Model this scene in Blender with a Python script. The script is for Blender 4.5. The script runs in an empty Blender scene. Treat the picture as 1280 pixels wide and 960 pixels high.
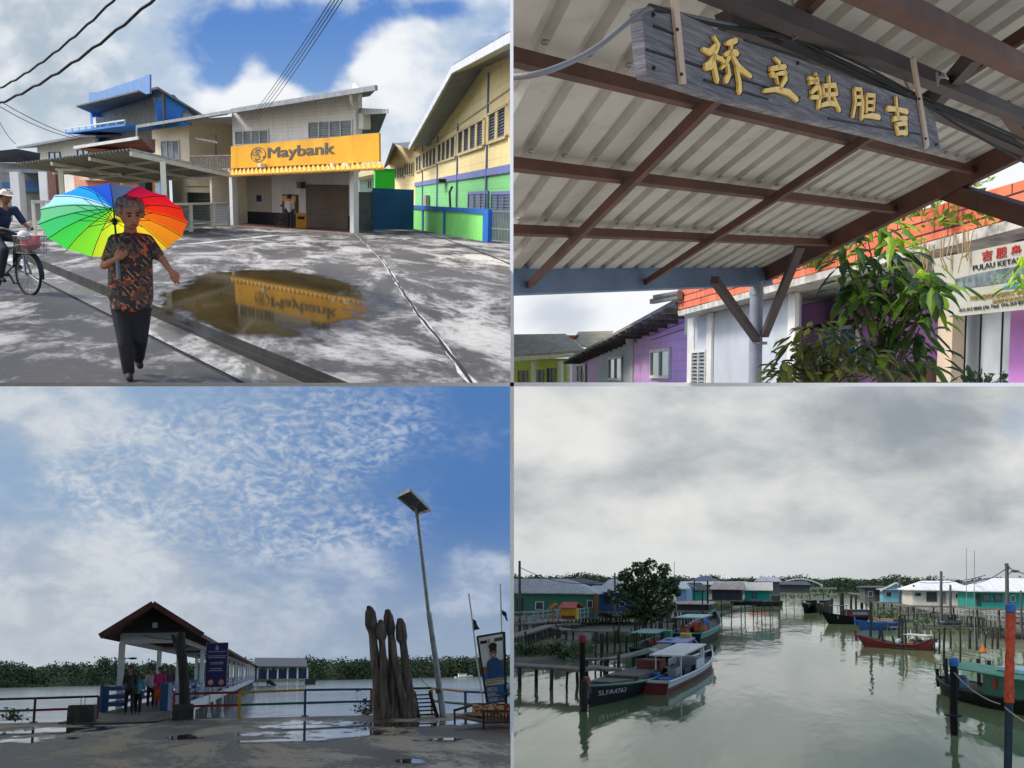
import bpy, bmesh, math, random
from mathutils import Vector as V, Matrix as Mx
R = math.radians
scene = bpy.context.scene
COL = scene.collection
random.seed(7)
F = 1300.0          # focal length of the lens in pixels of the 1280 px wide picture
V0 = 560.0          # picture row of the lens axis (vertical lens shift)
EXPOSURE = .9; SKY_K = 2 ** -EXPOSURE
ALL = []            # (object, place) of everything built

# ------------------------------------------------------------------ colours and materials
def lin(c):
    o = []
    for x in c[:3]:
        x = x / 255.0
        o.append(x / 12.92 if x <= 0.04045 else ((x + 0.055) / 1.055) ** 2.4)
    return (o[0], o[1], o[2], 1.0)

class NT:
    """small helper to write node graphs"""
    def __init__(s, tree):
        s.t = tree; s.n = tree.nodes; s.l = tree.links
    def put(s, sock, val):
        if val is None: return
        if hasattr(val, 'is_output'): s.l.new(val, sock)
        else:
            try: sock.default_value = val
            except Exception:
                if hasattr(val, '__len__'): sock.default_value = tuple(val)[:len(sock.default_value)]
                else: sock.default_value = [val] * len(sock.default_value)
    def m(s, op, a, b=None, c=None, clamp=False):
        n = s.n.new('ShaderNodeMath'); n.operation = op; n.use_clamp = clamp
        s.put(n.inputs[0], a)
        if b is not None: s.put(n.inputs[1], b)
        if c is not None: s.put(n.inputs[2], c)
        return n.outputs[0]
    def obj(s):
        return s.n.new('ShaderNodeTexCoord').outputs['Object']
    def mapv(s, vec, scale=(1, 1, 1), loc=(0, 0, 0), rot=(0, 0, 0)):
        n = s.n.new('ShaderNodeMapping'); s.put(n.inputs['Vector'], vec)
        n.inputs['Scale'].default_value = scale; n.inputs['Location'].default_value = loc; n.inputs['Rotation'].default_value = rot
        return n.outputs[0]
    def noise(s, vec, scale=5, detail=4, rough=.55, dist=0.0):
        n = s.n.new('ShaderNodeTexNoise'); s.put(n.inputs['Vector'], vec)
        n.inputs['Scale'].default_value = scale; n.inputs['Detail'].default_value = detail
        n.inputs['Roughness'].default_value = rough; n.inputs['Distortion'].default_value = dist
        return n.outputs[0]
    def voro(s, vec, scale=5, feature='F1', out='Distance', rand=1.0):
        n = s.n.new('ShaderNodeTexVoronoi'); n.feature = feature; s.put(n.inputs['Vector'], vec)
        n.inputs['Scale'].default_value = scale; n.inputs['Randomness'].default_value = rand
        return n.outputs[out]
    def sep(s, vec):
        n = s.n.new('ShaderNodeSeparateXYZ'); s.put(n.inputs[0], vec); return n.outputs
    def comb(s, x, y, z):
        n = s.n.new('ShaderNodeCombineXYZ')
        for i, v in enumerate((x, y, z)): s.put(n.inputs[i], v)
        return n.outputs[0]
    def mix(s, f, a, b):
        n = s.n.new('ShaderNodeMix'); n.data_type = 'RGBA'
        s.put(n.inputs[0], f); s.put(n.inputs[6], a); s.put(n.inputs[7], b)
        return n.outputs[2]
    def ss(s, x, lo, hi):
        n = s.n.new('ShaderNodeMapRange'); n.interpolation_type = 'SMOOTHSTEP'
        s.put(n.inputs[0], x); s.put(n.inputs[1], lo); s.put(n.inputs[2], hi)
        n.inputs[3].default_value = 0; n.inputs[4].default_value = 1
        return n.outputs[0]
    def bump(s, h, strength=.3, dist=.02):
        n = s.n.new('ShaderNodeBump'); n.inputs['Strength'].default_value = strength; n.inputs['Distance'].default_value = dist
        s.put(n.inputs['Height'], h); return n.outputs[0]
    def ramp(s, f, stops):
        n = s.n.new('ShaderNodeValToRGB'); s.put(n.inputs[0], f)
        e = n.color_ramp.elements
        while len(e) < len(stops): e.new(.5)
        for i, (p, c) in enumerate(stops): e[i].position = p; e[i].color = c
        return n.outputs[0]

def newmat(name):
    m = bpy.data.materials.new(name); m.use_nodes = True
    nt = NT(m.node_tree)
    return m, nt, m.node_tree.nodes['Principled BSDF']

def mat(name, c, rough=.7, c2=None, scale=2.0, amt=.5, bump=.15, bscale=30, metal=0, spec=.4, stretch=(1, 1, 1), detail=5):
    """painted / worn surface: two tones broken up by noise, plus a fine relief"""
    m, nt, p = newmat(name)
    o = nt.mapv(nt.obj(), stretch)
    a = lin(c)
    if c2 is None: b = tuple(x * (1 - .45 * amt) for x in a[:3]) + (1,)
    else: b = lin(c2)
    n1 = nt.noise(o, scale, detail, .62, .3)
    f = nt.ss(n1, .5 - .22, .5 + .22)
    if c2 is None: f = nt.m('MULTIPLY', f, 1.0)
    else: f = nt.m('MULTIPLY', f, amt)
    nt.put(p.inputs['Base Color'], nt.mix(f, a, b))
    p.inputs['Metallic'].default_value = metal
    p.inputs['Specular IOR Level'].default_value = spec
    r2 = nt.m('ADD', nt.m('MULTIPLY', n1, .3), rough - .15, clamp=True)
    nt.put(p.inputs['Roughness'], r2)
    if bump > 0:
        nt.put(p.inputs['Normal'], nt.bump(nt.noise(o, bscale, 4), bump, .01))
    return m

def plank(name, c, pitch, axis='z', c2=None, rough=.65, line=.09, dark=.45, scale=1.5, amt=.35):
    """boarded or ribbed cladding: joints repeat every pitch metres along one object axis"""
    m, nt, p = newmat(name)
    o = nt.obj(); x = nt.sep(o)['xyz'.index(axis)]
    fr = nt.m('FRACT', nt.m('DIVIDE', x, pitch))
    ln = nt.m('LESS_THAN', fr, line)
    cell = nt.m('FLOOR', nt.m('DIVIDE', x, pitch))
    wn = nt.n.new('ShaderNodeTexWhiteNoise'); wn.noise_dimensions = '1D'; nt.put(wn.inputs['W'], cell)
    n1 = nt.noise(o, scale, 6, .65, .4)
    a = lin(c); b = lin(c2) if c2 else tuple(q * .55 for q in a[:3]) + (1,)
    f = nt.m('MULTIPLY', nt.ss(n1, .35, .75), amt)
    f = nt.m('ADD', f, nt.m('MULTIPLY', wn.outputs[0], .12), clamp=True)
    col = nt.mix(f, a, b)
    st_ = nt.noise(nt.mapv(o, (4, 4, .35)), 1.3, 5, .7, .3); col = nt.mix(nt.m('MULTIPLY', nt.ss(st_, .5, .78), .5), col, (a[0] * .42, a[1] * .4, a[2] * .36, 1))
    col = nt.mix(nt.m('MULTIPLY', ln, dark), col, (a[0] * .25, a[1] * .25, a[2] * .25, 1))
    nt.put(p.inputs['Base Color'], col)
    p.inputs['Roughness'].default_value = rough
    p.inputs['Specular IOR Level'].default_value = .3
    nt.put(p.inputs['Normal'], nt.bump(fr, .5, pitch * .12))
    return m

def glow_sky(name):
    m = bpy.data.materials.new(name); m.use_nodes = True
    t = m.node_tree; t.nodes.remove(t.nodes['Principled BSDF'])
    nt = NT(t); e = t.nodes.new('ShaderNodeEmission')
    t.links.new(e.outputs[0], t.nodes['Material Output'].inputs[0])
    m.cycles.emission_sampling = 'NONE'
    return m, nt, e

# ------------------------------------------------------------------ mesh builder
class MB:
    def __init__(s): s.v = []; s.f = []; s.m = []
    def add(s, vs, fs, m=0, M=None):
        b = len(s.v)
        s.v += [(M @ V(p)) if M else V(p) for p in vs]
        for f in fs: s.f.append([b + i for i in f]); s.m.append(m)
        return s
    def box(s, x0, x1, y0, y1, z0, z1, m=0, M=None):
        vs = [(x, y, z) for z in (z0, z1) for y in (y0, y1) for x in (x0, x1)]
        return s.add(vs, [(0, 2, 3, 1), (4, 5, 7, 6), (0, 1, 5, 4), (2, 6, 7, 3), (0, 4, 6, 2), (1, 3, 7, 5)], m, M)
    def bar(s, p, q, w, h=None, m=0, up=(0, 0, 1)):
        p = V(p); q = V(q); h = h or w
        d = (q - p).normalized(); u = V(up)
        if abs(d.dot(u)) > .98: u = V((0, 1, 0))
        a = d.cross(u).normalized(); b = a.cross(d).normalized()
        vs = [c + a * (i * w / 2) + b * (j * h / 2) for c in (p, q) for j in (-1, 1) for i in (-1, 1)]
        return s.add(vs, [(0, 2, 3, 1), (4, 5, 7, 6), (0, 1, 5, 4), (2, 6, 7, 3), (0, 4, 6, 2), (1, 3, 7, 5)], m)
    def tube(s, pts, r, n=8, m=0, cap=True, flat=1.0):
        pts = [V(p) for p in pts]; k = len(pts)
        rs = r if hasattr(r, '__len__') else [r] * k
        d0 = (pts[1] - pts[0]).normalized()
        a = d0.cross(V((0, 0, 1)) if abs(d0.z) < .9 else V((1, 0, 0))).normalized()
        vs = []
        for i, p in enumerate(pts):
            d = ((pts[min(i + 1, k - 1)] - pts[max(i - 1, 0)])).normalized()
            a = (a - d * a.dot(d)).normalized(); b = d.cross(a)
            for j in range(n):
                t = 2 * math.pi * j / n
                vs.append(p + a * (math.cos(t) * rs[i]) + b * (math.sin(t) * rs[i] * flat))
        fs = [(i * n + j, i * n + (j + 1) % n, (i + 1) * n + (j + 1) % n, (i + 1) * n + j) for i in range(k - 1) for j in range(n)]
        if cap: fs += [tuple(range(n))[::-1], tuple(range((k - 1) * n, k * n))]
        return s.add(vs, fs, m)
    def prism(s, pts, vec, m=0):
        pts = [V(p) for p in pts]; n = len(pts); vec = V(vec)
        fs = [tuple(range(n))[::-1], tuple(range(n, 2 * n))] + [(i, (i + 1) % n, n + (i + 1) % n, n + i) for i in range(n)]
        return s.add(pts + [p + vec for p in pts], fs, m)
    def poly(s, pts, m=0): return s.add(pts, [tuple(range(len(pts)))], m)
    def loft(s, rings, m=0, cap=True, close=True):
        n = len(rings[0]); vs = [p for r in rings for p in r]
        fs = [(i * n + j, i * n + (j + 1) % n, (i + 1) * n + (j + 1) % n, (i + 1) * n + j) for i in range(len(rings) - 1) for j in range(n if close else n - 1)]
        if cap: fs += [tuple(range(n))[::-1], tuple(range((len(rings) - 1) * n, len(rings) * n))]
        return s.add(vs, fs, m)
    def lathe(s, prof, n=16, c=(0, 0, 0), m=0, M=None):
        c = V(c)
        rings = [[c + V((r * math.cos(2 * math.pi * j / n), r * math.sin(2 * math.pi * j / n), z)) for j in range(n)] for r, z in prof]
        if M: rings = [[M @ p for p in r] for r in rings]
        return s.loft(rings, m)
    def ell(s, c, rx, ry=None, rz=None, n=12, k=8, m=0, M=None):
        ry = ry or rx; rz = rz or rx
        b = len(s.v)
        vs = []
        for i in range(1, k):
            t = math.pi * i / k
            for j in range(n):
                f = 2 * math.pi * j / n
                vs.append(V((rx * math.sin(t) * math.cos(f), ry * math.sin(t) * math.sin(f), rz * math.cos(t))))
        vs += [V((0, 0, rz)), V((0, 0, -rz))]
        fs = [(i * n + j, (i + 1) * n + j, (i + 1) * n + (j + 1) % n, i * n + (j + 1) % n) for i in range(k - 2) for j in range(n)]
        t0 = (k - 1) * n
        fs += [(t0, j, (j + 1) % n) for j in range(n)] + [(t0 + 1, (k - 2) * n + (j + 1) % n, (k - 2) * n + j) for j in range(n)]
        if M: vs = [M @ p for p in vs]
        return s.add([V(c) + p for p in vs], fs, m)
    def grid(s, fn, nu, nv, m=0):
        vs = [fn(i / nu, j / nv) for j in range(nv + 1) for i in range(nu + 1)]
        w = nu + 1
        return s.add(vs, [(j * w + i, j * w + i + 1, (j + 1) * w + i + 1, (j + 1) * w + i) for j in range(nv) for i in range(nu)], m)
    def mesh(s, name, mats, smooth=None):
        me = bpy.data.meshes.new(name)
        me.from_pydata([tuple(p) for p in s.v], [], s.f)
        if not isinstance(mats, (list, tuple)): mats = [mats]
        for x in mats: me.materials.append(x)
        for p, k in zip(me.polygons, s.m): p.material_index = k
        bm = bmesh.new(); bm.from_mesh(me); bmesh.ops.recalc_face_normals(bm, faces=bm.faces); bm.to_mesh(me); bm.free()
        if smooth is not None:
            for p in me.polygons: p.use_smooth = True
            me.set_sharp_from_angle(angle=R(smooth))
        return me

# ------------------------------------------------------------------ places and things
class Place:
    """one of the four sites: a level ground of its own; local x right, y away, z up, eye at height h"""
    def __init__(s, u0, vh, a, h, quad):
        b = (vh - V0 - a * (u0 - 640)) / F
        ez = V((a, b, 1)).normalized()
        ey = V(((u0 - 640) / F, 1, -(vh - V0) / F)).normalized()
        ex = ey.cross(ez)
        s.Rm = Mx((ex, ey, ez)).transposed(); s.Ri = s.Rm.transposed(); s.h = h; s.quad = quad; s.vh = vh; s.a = a; s.u0 = u0
        s.M = s.Rm.to_4x4() @ Mx.Translation((0, 0, -h))
    def ray(s, u, v): return s.Ri @ V(((u - 640) / F, 1, -(v - V0) / F))
    def G(s, u, v, z=0.0):
        d = s.ray(u, v); t = (z - s.h) / d.z
        return V((0, 0, s.h)) + d * t
    def at(s, u, v, y):
        d = s.ray(u, v); return V((0, 0, s.h)) + d * (y / d.y)
    def on(s, u, v, p0, n):
        d = s.ray(u, v); o = V((0, 0, s.h)); t = (p0 - o).dot(n) / d.dot(n)
        return o + d * t

class Frame:
    """a wall frame: origin p0, x along the wall, z up, y away from the eye"""
    def __init__(s, D, p0, p1):
        s.D = D; s.o = V(p0); x = V((p1[0] - p0[0], p1[1] - p0[1], 0)); s.L = x.length; x.normalize()
        y = V((0, 0, 1)).cross(x)
        s.R3 = Mx((x, y, V((0, 0, 1)))).transposed(); s.M = Mx.Translation(s.o) @ s.R3.to_4x4(); s.x = x; s.y = y
    def st(s, u, v, off=0.0):
        p = s.D.on(u, v, s.o + s.y * off, s.y) - s.o
        return p.dot(s.x), p.z
    def p(s, u, v, off=0.0):
        a, b = s.st(u, v, off); return V((a, off, b))
    def rect(s, u0, v0, u1, v1, off=0.0):
        a = s.st(u0, (v0 + v1) / 2, off)[0]; b = s.st(u1, (v0 + v1) / 2, off)[0]
        t1 = s.st((u0 + u1) / 2, v0, off)[1]; t0 = s.st((u0 + u1) / 2, v1, off)[1]
        return a, b, t0, t1
    def loc(s, p): return s.M.inverted() @ V(p)

def tag(o, label, cat, group=None):
    o['label'] = label; o['category'] = cat
    if group: o['group'] = group
    return o

def thing(D, name, M, label, cat, group=None):
    o = bpy.data.objects.new(name, None); COL.objects.link(o)
    if not isinstance(M, Mx): M = Mx.Translation(V(M))
    o.matrix_world = D.M @ M; o.empty_display_size = .2
    tag(o, label, cat, group)
    o['quad'] = D.quad
    ALL.append((o, D)); return o

def part(name, mb, mats, parent, smooth=None, label=None, kind=None):
    o = bpy.data.objects.new(name, mb if isinstance(mb, bpy.types.Mesh) else mb.mesh(name, mats, smooth)); COL.objects.link(o)
    o.parent = parent
    if label: o['label'] = label
    if kind: o['kind'] = kind
    ALL.append((o, None)); return o

def solo(D, name, mb, mats, M, label=None, cat=None, group=None, kind=None, smooth=None):
    o = bpy.data.objects.new(name, mb if isinstance(mb, bpy.types.Mesh) else mb.mesh(name, mats, smooth)); COL.objects.link(o)
    if not isinstance(M, Mx): M = Mx.Translation(V(M))
    o.matrix_world = D.M @ M
    if label: tag(o, label, cat, group)
    if kind: o['kind'] = kind
    o['quad'] = D.quad
    ALL.append((o, D)); return o

def kids(o): return [c for c, _ in ALL if c.parent == o]
def dup(o, D, M, label, parent=None):
    """a copy of a thing with copies of its parts and sub-parts"""
    c = o.copy(); COL.objects.link(c); ALL.append((c, D))
    if parent is None:
        if not isinstance(M, Mx): M = Mx.Translation(V(M))
        c.matrix_world = D.M @ M; c['label'] = label
    else: c.parent = parent
    for k in [x for x, _ in ALL if x.parent == o]: dup(k, None, None, None, c)
    return c

def fuse(mb, voxel, smooth=2, ratio=None):
    """melt overlapping shapes into one continuous skin"""
    me = mb.mesh('tmp', [], None)
    o = bpy.data.objects.new('tmp', me); COL.objects.link(o)
    r = o.modifiers.new('r', 'REMESH'); r.mode = 'VOXEL'; r.voxel_size = voxel
    if smooth:
        q = o.modifiers.new('s', 'SMOOTH'); q.iterations = smooth; q.factor = .5
    dg = bpy.context.evaluated_depsgraph_get()
    out = bpy.data.meshes.new_from_object(o.evaluated_get(dg))
    COL.objects.unlink(o); bpy.data.objects.remove(o)
    res = MB(); res.v = [v.co.copy() for v in out.vertices]; res.f = [list(p.vertices) for p in out.polygons]; res.m = [0] * len(res.f)
    bpy.data.meshes.remove(out)
    return res

_glyph = {}
def text_mb(body, size=1.0, depth=.01, bold=0.0, align='LEFT', shear=0.0, sx=1.0, res=3):
    """lettering as geometry lying in the x-z plane, facing -y"""
    cu = bpy.data.curves.new('lettering', 'FONT'); cu.body = body; cu.size = size; cu.extrude = depth / 2
    cu.offset = bold; cu.align_x = align; cu.shear = shear; cu.resolution_u = res
    o = bpy.data.objects.new('tmp', cu); COL.objects.link(o)
    dg = bpy.context.evaluated_depsgraph_get()
    me = bpy.data.meshes.new_from_object(o.evaluated_get(dg))
    mb = MB(); mb.v = [V((v.co.x * sx, -v.co.z, v.co.y)) for v in me.vertices]; mb.f = [list(p.vertices) for p in me.polygons]; mb.m = [0] * len(mb.f)
    COL.objects.unlink(o); bpy.data.objects.remove(o); bpy.data.meshes.remove(me)
    return mb

def shifted(mb, d=(0, 0, 0), M=None, m=None):
    r = MB(); r.v = [((M @ p) if M else p) + V(d) for p in mb.v]; r.f = [list(f) for f in mb.f]; r.m = list(mb.m) if m is None else [m] * len(mb.f)
    return r
def merge(a, b, m=None):
    k = len(a.v); a.v += b.v; a.f += [[k + i for i in f] for f in b.f]; a.m += (b.m if m is None else [m] * len(b.f)); return a

def catenary(p, q, sag, n=14):
    p = V(p); q = V(q)
    return [p.lerp(q, i / n) - V((0, 0, sag * 4 * (i / n) * (1 - i / n))) for i in range(n + 1)]

# ------------------------------------------------------------------ people
def capsule(mb, p, q, r0, r1=None, n=10):
    r1 = r1 or r0
    p = V(p); q = V(q)
    mb.tube([p, p.lerp(q, .5), q], [r0, (r0 + r1) / 2, r1], n)
    mb.ell(p, r0, n=n, k=6); mb.ell(q, r1, n=n, k=6)

M_eye = None
def figure(D, M, label, J, top, legs, hair, skin, voxel=.016, H=1.62, group=None, sleeve=1.0, hem=None, shoes=None, hat=None, face=(0, -1, 0), trouser_r=1.0, fat=1.0, hairlen=0, fingers=False, skirt=False, toplen=-.06, hs=1.0, topw=1.0):
    """a person: one continuous body, with clothes, hair and shoes as children. J: joint name -> local point"""
    t = thing(D, 'person', M, label, 'person', group)
    k = H / 1.62
    b = MB()
    neck, chest, pel, hd = J['neck'], J['chest'], J['pelvis'], J['head']
    fd = V(face).normalized(); up = (hd - neck).normalized(); sd = fd.cross(up).normalized()
    capsule(b, neck, hd - up * .04 * k, .05 * k * fat, .045 * k)
    capsule(b, neck, chest, .06 * k, .09 * k * fat); capsule(b, chest, pel, .105 * k * fat, .11 * k * fat)
    for s in 'LR':
        sh, el, wr, ha = J['sh' + s], J['el' + s], J['wr' + s], J['ha' + s]
        capsule(b, sh, el, .045 * k * fat, .036 * k); capsule(b, el, wr, .037 * k, .024 * k); capsule(b, chest.lerp(neck, .6), sh, .06 * k, .045 * k)
        d = (ha - wr).normalized(); sdw = d.cross(V((0, 1, 0.2))).normalized(); nrm = sdw.cross(d)
        capsule(b, wr, wr.lerp(ha, .5), .026 * k, .03 * k)
        for i in range(4):
            o = (i - 1.5) * (.021 if voxel < .01 else .017) * k
            a0 = wr.lerp(ha, .5) + sdw * o; ln = (.85, 1.0, .95, .75)[i] * .085 * k
            a1 = a0 + d * ln * .55 + nrm * .006; a2 = a1 + d * ln * .4 + nrm * .022 * k * (1 if 'grip' not in J else 2)
            b.tube([a0, a1, a2], [.0085 * k, .008 * k, .006 * k], 6)
        b.tube([wr.lerp(ha, .15) + sdw * .02, wr.lerp(ha, .5) + sdw * .045 * k, wr.lerp(ha, .95) + sdw * .05 * k], [.011 * k, .01 * k, .007 * k], 6)
        hp, kn, an, to = J['hip' + s], J['kn' + s], J['an' + s], J['to' + s]
        capsule(b, hp, kn, .075 * k * fat, .052 * k); capsule(b, kn, an, .052 * k, .033 * k); capsule(b, an, to, .035 * k, .026 * k)
    Mh = Mx((sd, -fd, up)).transposed()
    k0 = k; k = k * hs
    b.ell(hd, .075 * k, .093 * k, .108 * k, 14, 10, M=Mh)
    b.ell(hd + Mh @ V((0, -.035, -.055)) * k, .055 * k, .055 * k, .055 * k, M=Mh)
    b.tube([hd + Mh @ V((0, -.088, .02)) * k, hd + Mh @ V((0, -.112, -.022)) * k, hd + Mh @ V((0, -.09, -.03)) * k], [.009 * k, .016 * k, .012 * k], 6)
    for s in (-1, 1): b.ell(hd + Mh @ V((s * .078, .01, -.005)) * k, .012 * k, .02 * k, .03 * k, 8, 6, M=Mh)
    body = fuse(b, voxel)
    bo = part('body', body, skin, t, 60)
    for s in (-1, 1):
        e = MB(); e.ell(hd + Mh @ V((s * .03, -.087, .012)) * k, .013 * k, .007 * k, .007 * k, 8, 6, M=Mh)
        e.tube([hd + Mh @ V((s * .015, -.094, .034)) * k, hd + Mh @ V((s * .05, -.083, .036)) * k], .005 * k, 5); part('eye', e, M_dark, t, 60)
    e = MB(); e.ell(hd + Mh @ V((0, -.088, -.06)) * k, .024 * k, .008 * k, .006 * k, 8, 6, M=Mh)
    part('mouth', e, M_lip, t, 60)
    # hair: a cap over the skull that leaves the face free
    if hair is not None:
        h = MB(); rnd = random.Random(5)
        if hairlen == 0:
            for i in range(90 if voxel < .02 else 26):
                th = math.acos(1 - 1.25 * rnd.random()); ph = rnd.uniform(0, 2 * math.pi); x, y, z = math.sin(th) * math.sin(ph), -math.sin(th) * math.cos(ph), math.cos(th)
                if y < -.25 and z < .62: continue
                if z < -.2 and y < .25: continue
                h.ell(hd + Mh @ V((x * .08, y * .098 + .006, z * .112 + .004)) * k, (.03 if voxel < .02 else .045) * k * rnd.uniform(.8, 1.25), n=8, k=6)
            h = fuse(h, voxel * .7, 1)
        def hp_(a, c):
            th = c * (R(100) + (R(25) if hairlen else 0)); ph = a * 2 * math.pi
            x, y, z = math.sin(th) * math.sin(ph), math.sin(th) * math.cos(ph), math.cos(th)
            front = max(0, -y)
            if front > 0 and th > R(48): z = max(z, math.cos(R(48)) - .12 * (1 - front))
            nn = 1.06 + .05 * math.sin(7 * ph + 5 * th) + .05 * math.sin(13 * ph + 9 * th) + .03 * math.sin(23 * ph - 14 * th)
            return hd + Mh @ V((x * .088 * nn, y * .108 * nn + .008, z * .124 * nn + .004 - hairlen * max(0, y) * c)) * k
        if hairlen: h.grid(hp_, 24, 9)
        part('hair', h, hair, t, 80)
    # shirt
    k = k0
    c = MB(); w = .125 * k * fat * topw
    capsule(c, chest.lerp(neck, .35), chest, .095 * k * fat, w * .97, 14); capsule(c, chest, pel + V((0, 0, .06 * k)), w, w * 1.05, 14)
    hemz = pel + V((0, 0, toplen * k))
    c.tube([pel + V((0, 0, .1 * k)), hemz], [w * 1.08, w * 1.16], 16, flat=.85)
    for s in 'LR':
        capsule(c, chest.lerp(neck, .55), J['sh' + s], .085 * k * fat, .066 * k * fat)
        e0 = J['sh' + s].lerp(J['el' + s], min(1, sleeve))
        capsule(c, J['sh' + s], e0, .064 * k * fat, .056 * k)
        if sleeve > 1: capsule(c, J['el' + s], J['el' + s].lerp(J['wr' + s], sleeve - 1), .05 * k, .04 * k)
    part('shirt', fuse(c, max(voxel, .01), 3), top, t, 60)
    if legs is not None:
        c = MB()
        capsule(c, pel + V((0, 0, .08 * k)), pel - V((0, 0, .02)), .125 * k * fat, .13 * k * fat, 14)
        for s in 'LR':
            hp, kn, an = J['hip' + s], J['kn' + s], J['an' + s]
            e1 = an.lerp(kn, .08)
            capsule(c, hp, kn, .1 * k * fat * trouser_r, .075 * k * trouser_r, 12); capsule(c, kn, e1, .075 * k * trouser_r, .06 * k * trouser_r, 12)
        if skirt:
            kn = (J['knL'] + J['knR']) / 2; an = (J['anL'] + J['anR']) / 2
            c.tube([pel, kn, an.lerp(kn, .25)], [.14 * k, .17 * k, .2 * k], 14)
        part('trousers' if not skirt else 'skirt', fuse(c, max(voxel, .01), 3), legs, t, 60)
    for s in 'LR':
        c = MB(); an, to = J['an' + s], J['to' + s]
        capsule(c, an - V((0, 0, .015)), to, .042 * k, .034 * k)
        part('shoe', fuse(c, voxel, 1), shoes or M_dark, t, 60)
    if hat is not None:
        h = MB()
        h.lathe([(.0, .135), (.05, .13), (.09, .1), (.106, .045), (.106, .035), (.0, .03)], 18)
        h.add([(-.09, -.08, .04), (.09, -.08, .04), (.075, -.19, .03), (0, -.215, .026), (-.075, -.19, .03), (-.09, -.08, .05), (.09, -.08, .05), (.075, -.19, .038), (0, -.215, .034), (-.075, -.19, .038)],
              [(0, 1, 2, 3, 4), (5, 9, 8, 7, 6), (0, 5, 6, 1), (1, 6, 7, 2), (2, 7, 8, 3), (3, 8, 9, 4), (4, 9, 5, 0)])
        h = shifted(h, M=Mh.to_4x4() @ Mx.Scale(k, 4)); h = shifted(h, hd)
        part('cap', h, hat, t, 40)
    return t

def stand(H=1.62, yaw=0, stride=0.0, armL=(0, 0), armR=(0, 0)):
    """joints of a standing or walking person facing -y, turned by yaw; arm=(forward swing, elbow bend) in degrees"""
    k = H
    J = dict(pelvis=V((0, 0, .53 * k)), chest=V((0, 0, .715 * k)), neck=V((0, 0, .83 * k)), head=V((0, -.012 * k, .925 * k)))
    for s, sg, arm in (('L', -1, armL), ('R', 1, armR)):
        sh = V((sg * .108 * k, 0, .80 * k)); a = R(arm[0]); b = a + R(arm[1])
        el = sh + V((sg * .02 * k, -math.sin(a) * .18 * k, -math.cos(a) * .18 * k)); wr = el + V((0, -math.sin(b) * .15 * k, -math.cos(b) * .15 * k)); ha = wr + V((0, -math.sin(b) * .06 * k, -math.cos(b) * .06 * k))
        J['sh' + s], J['el' + s], J['wr' + s], J['ha' + s] = sh, el, wr, ha
        st = stride * sg
        hp = V((sg * .052 * k, 0, .51 * k)); kn = hp + V((sg * .008 * k, -math.sin(st) * .24 * k - .006, -math.cos(st) * .235 * k)); st2 = st - abs(st) * .5
        an = kn + V((0, -math.sin(st2) * .23 * k + .01, -math.cos(st2) * .225 * k)); to = an + V((sg * .01, -.085 * k, -.03 * k))
        J['hip' + s], J['kn' + s], J['an' + s], J['to' + s] = hp, kn, an, to
    lo = min(J['toL'].z, J['toR'].z) - .03
    Rz = Mx.Rotation(yaw, 3, 'Z')
    for q in J: J[q] = Rz @ (J[q] - V((0, 0, lo)))
    return J, Rz @ V((0, -1, 0))

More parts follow.
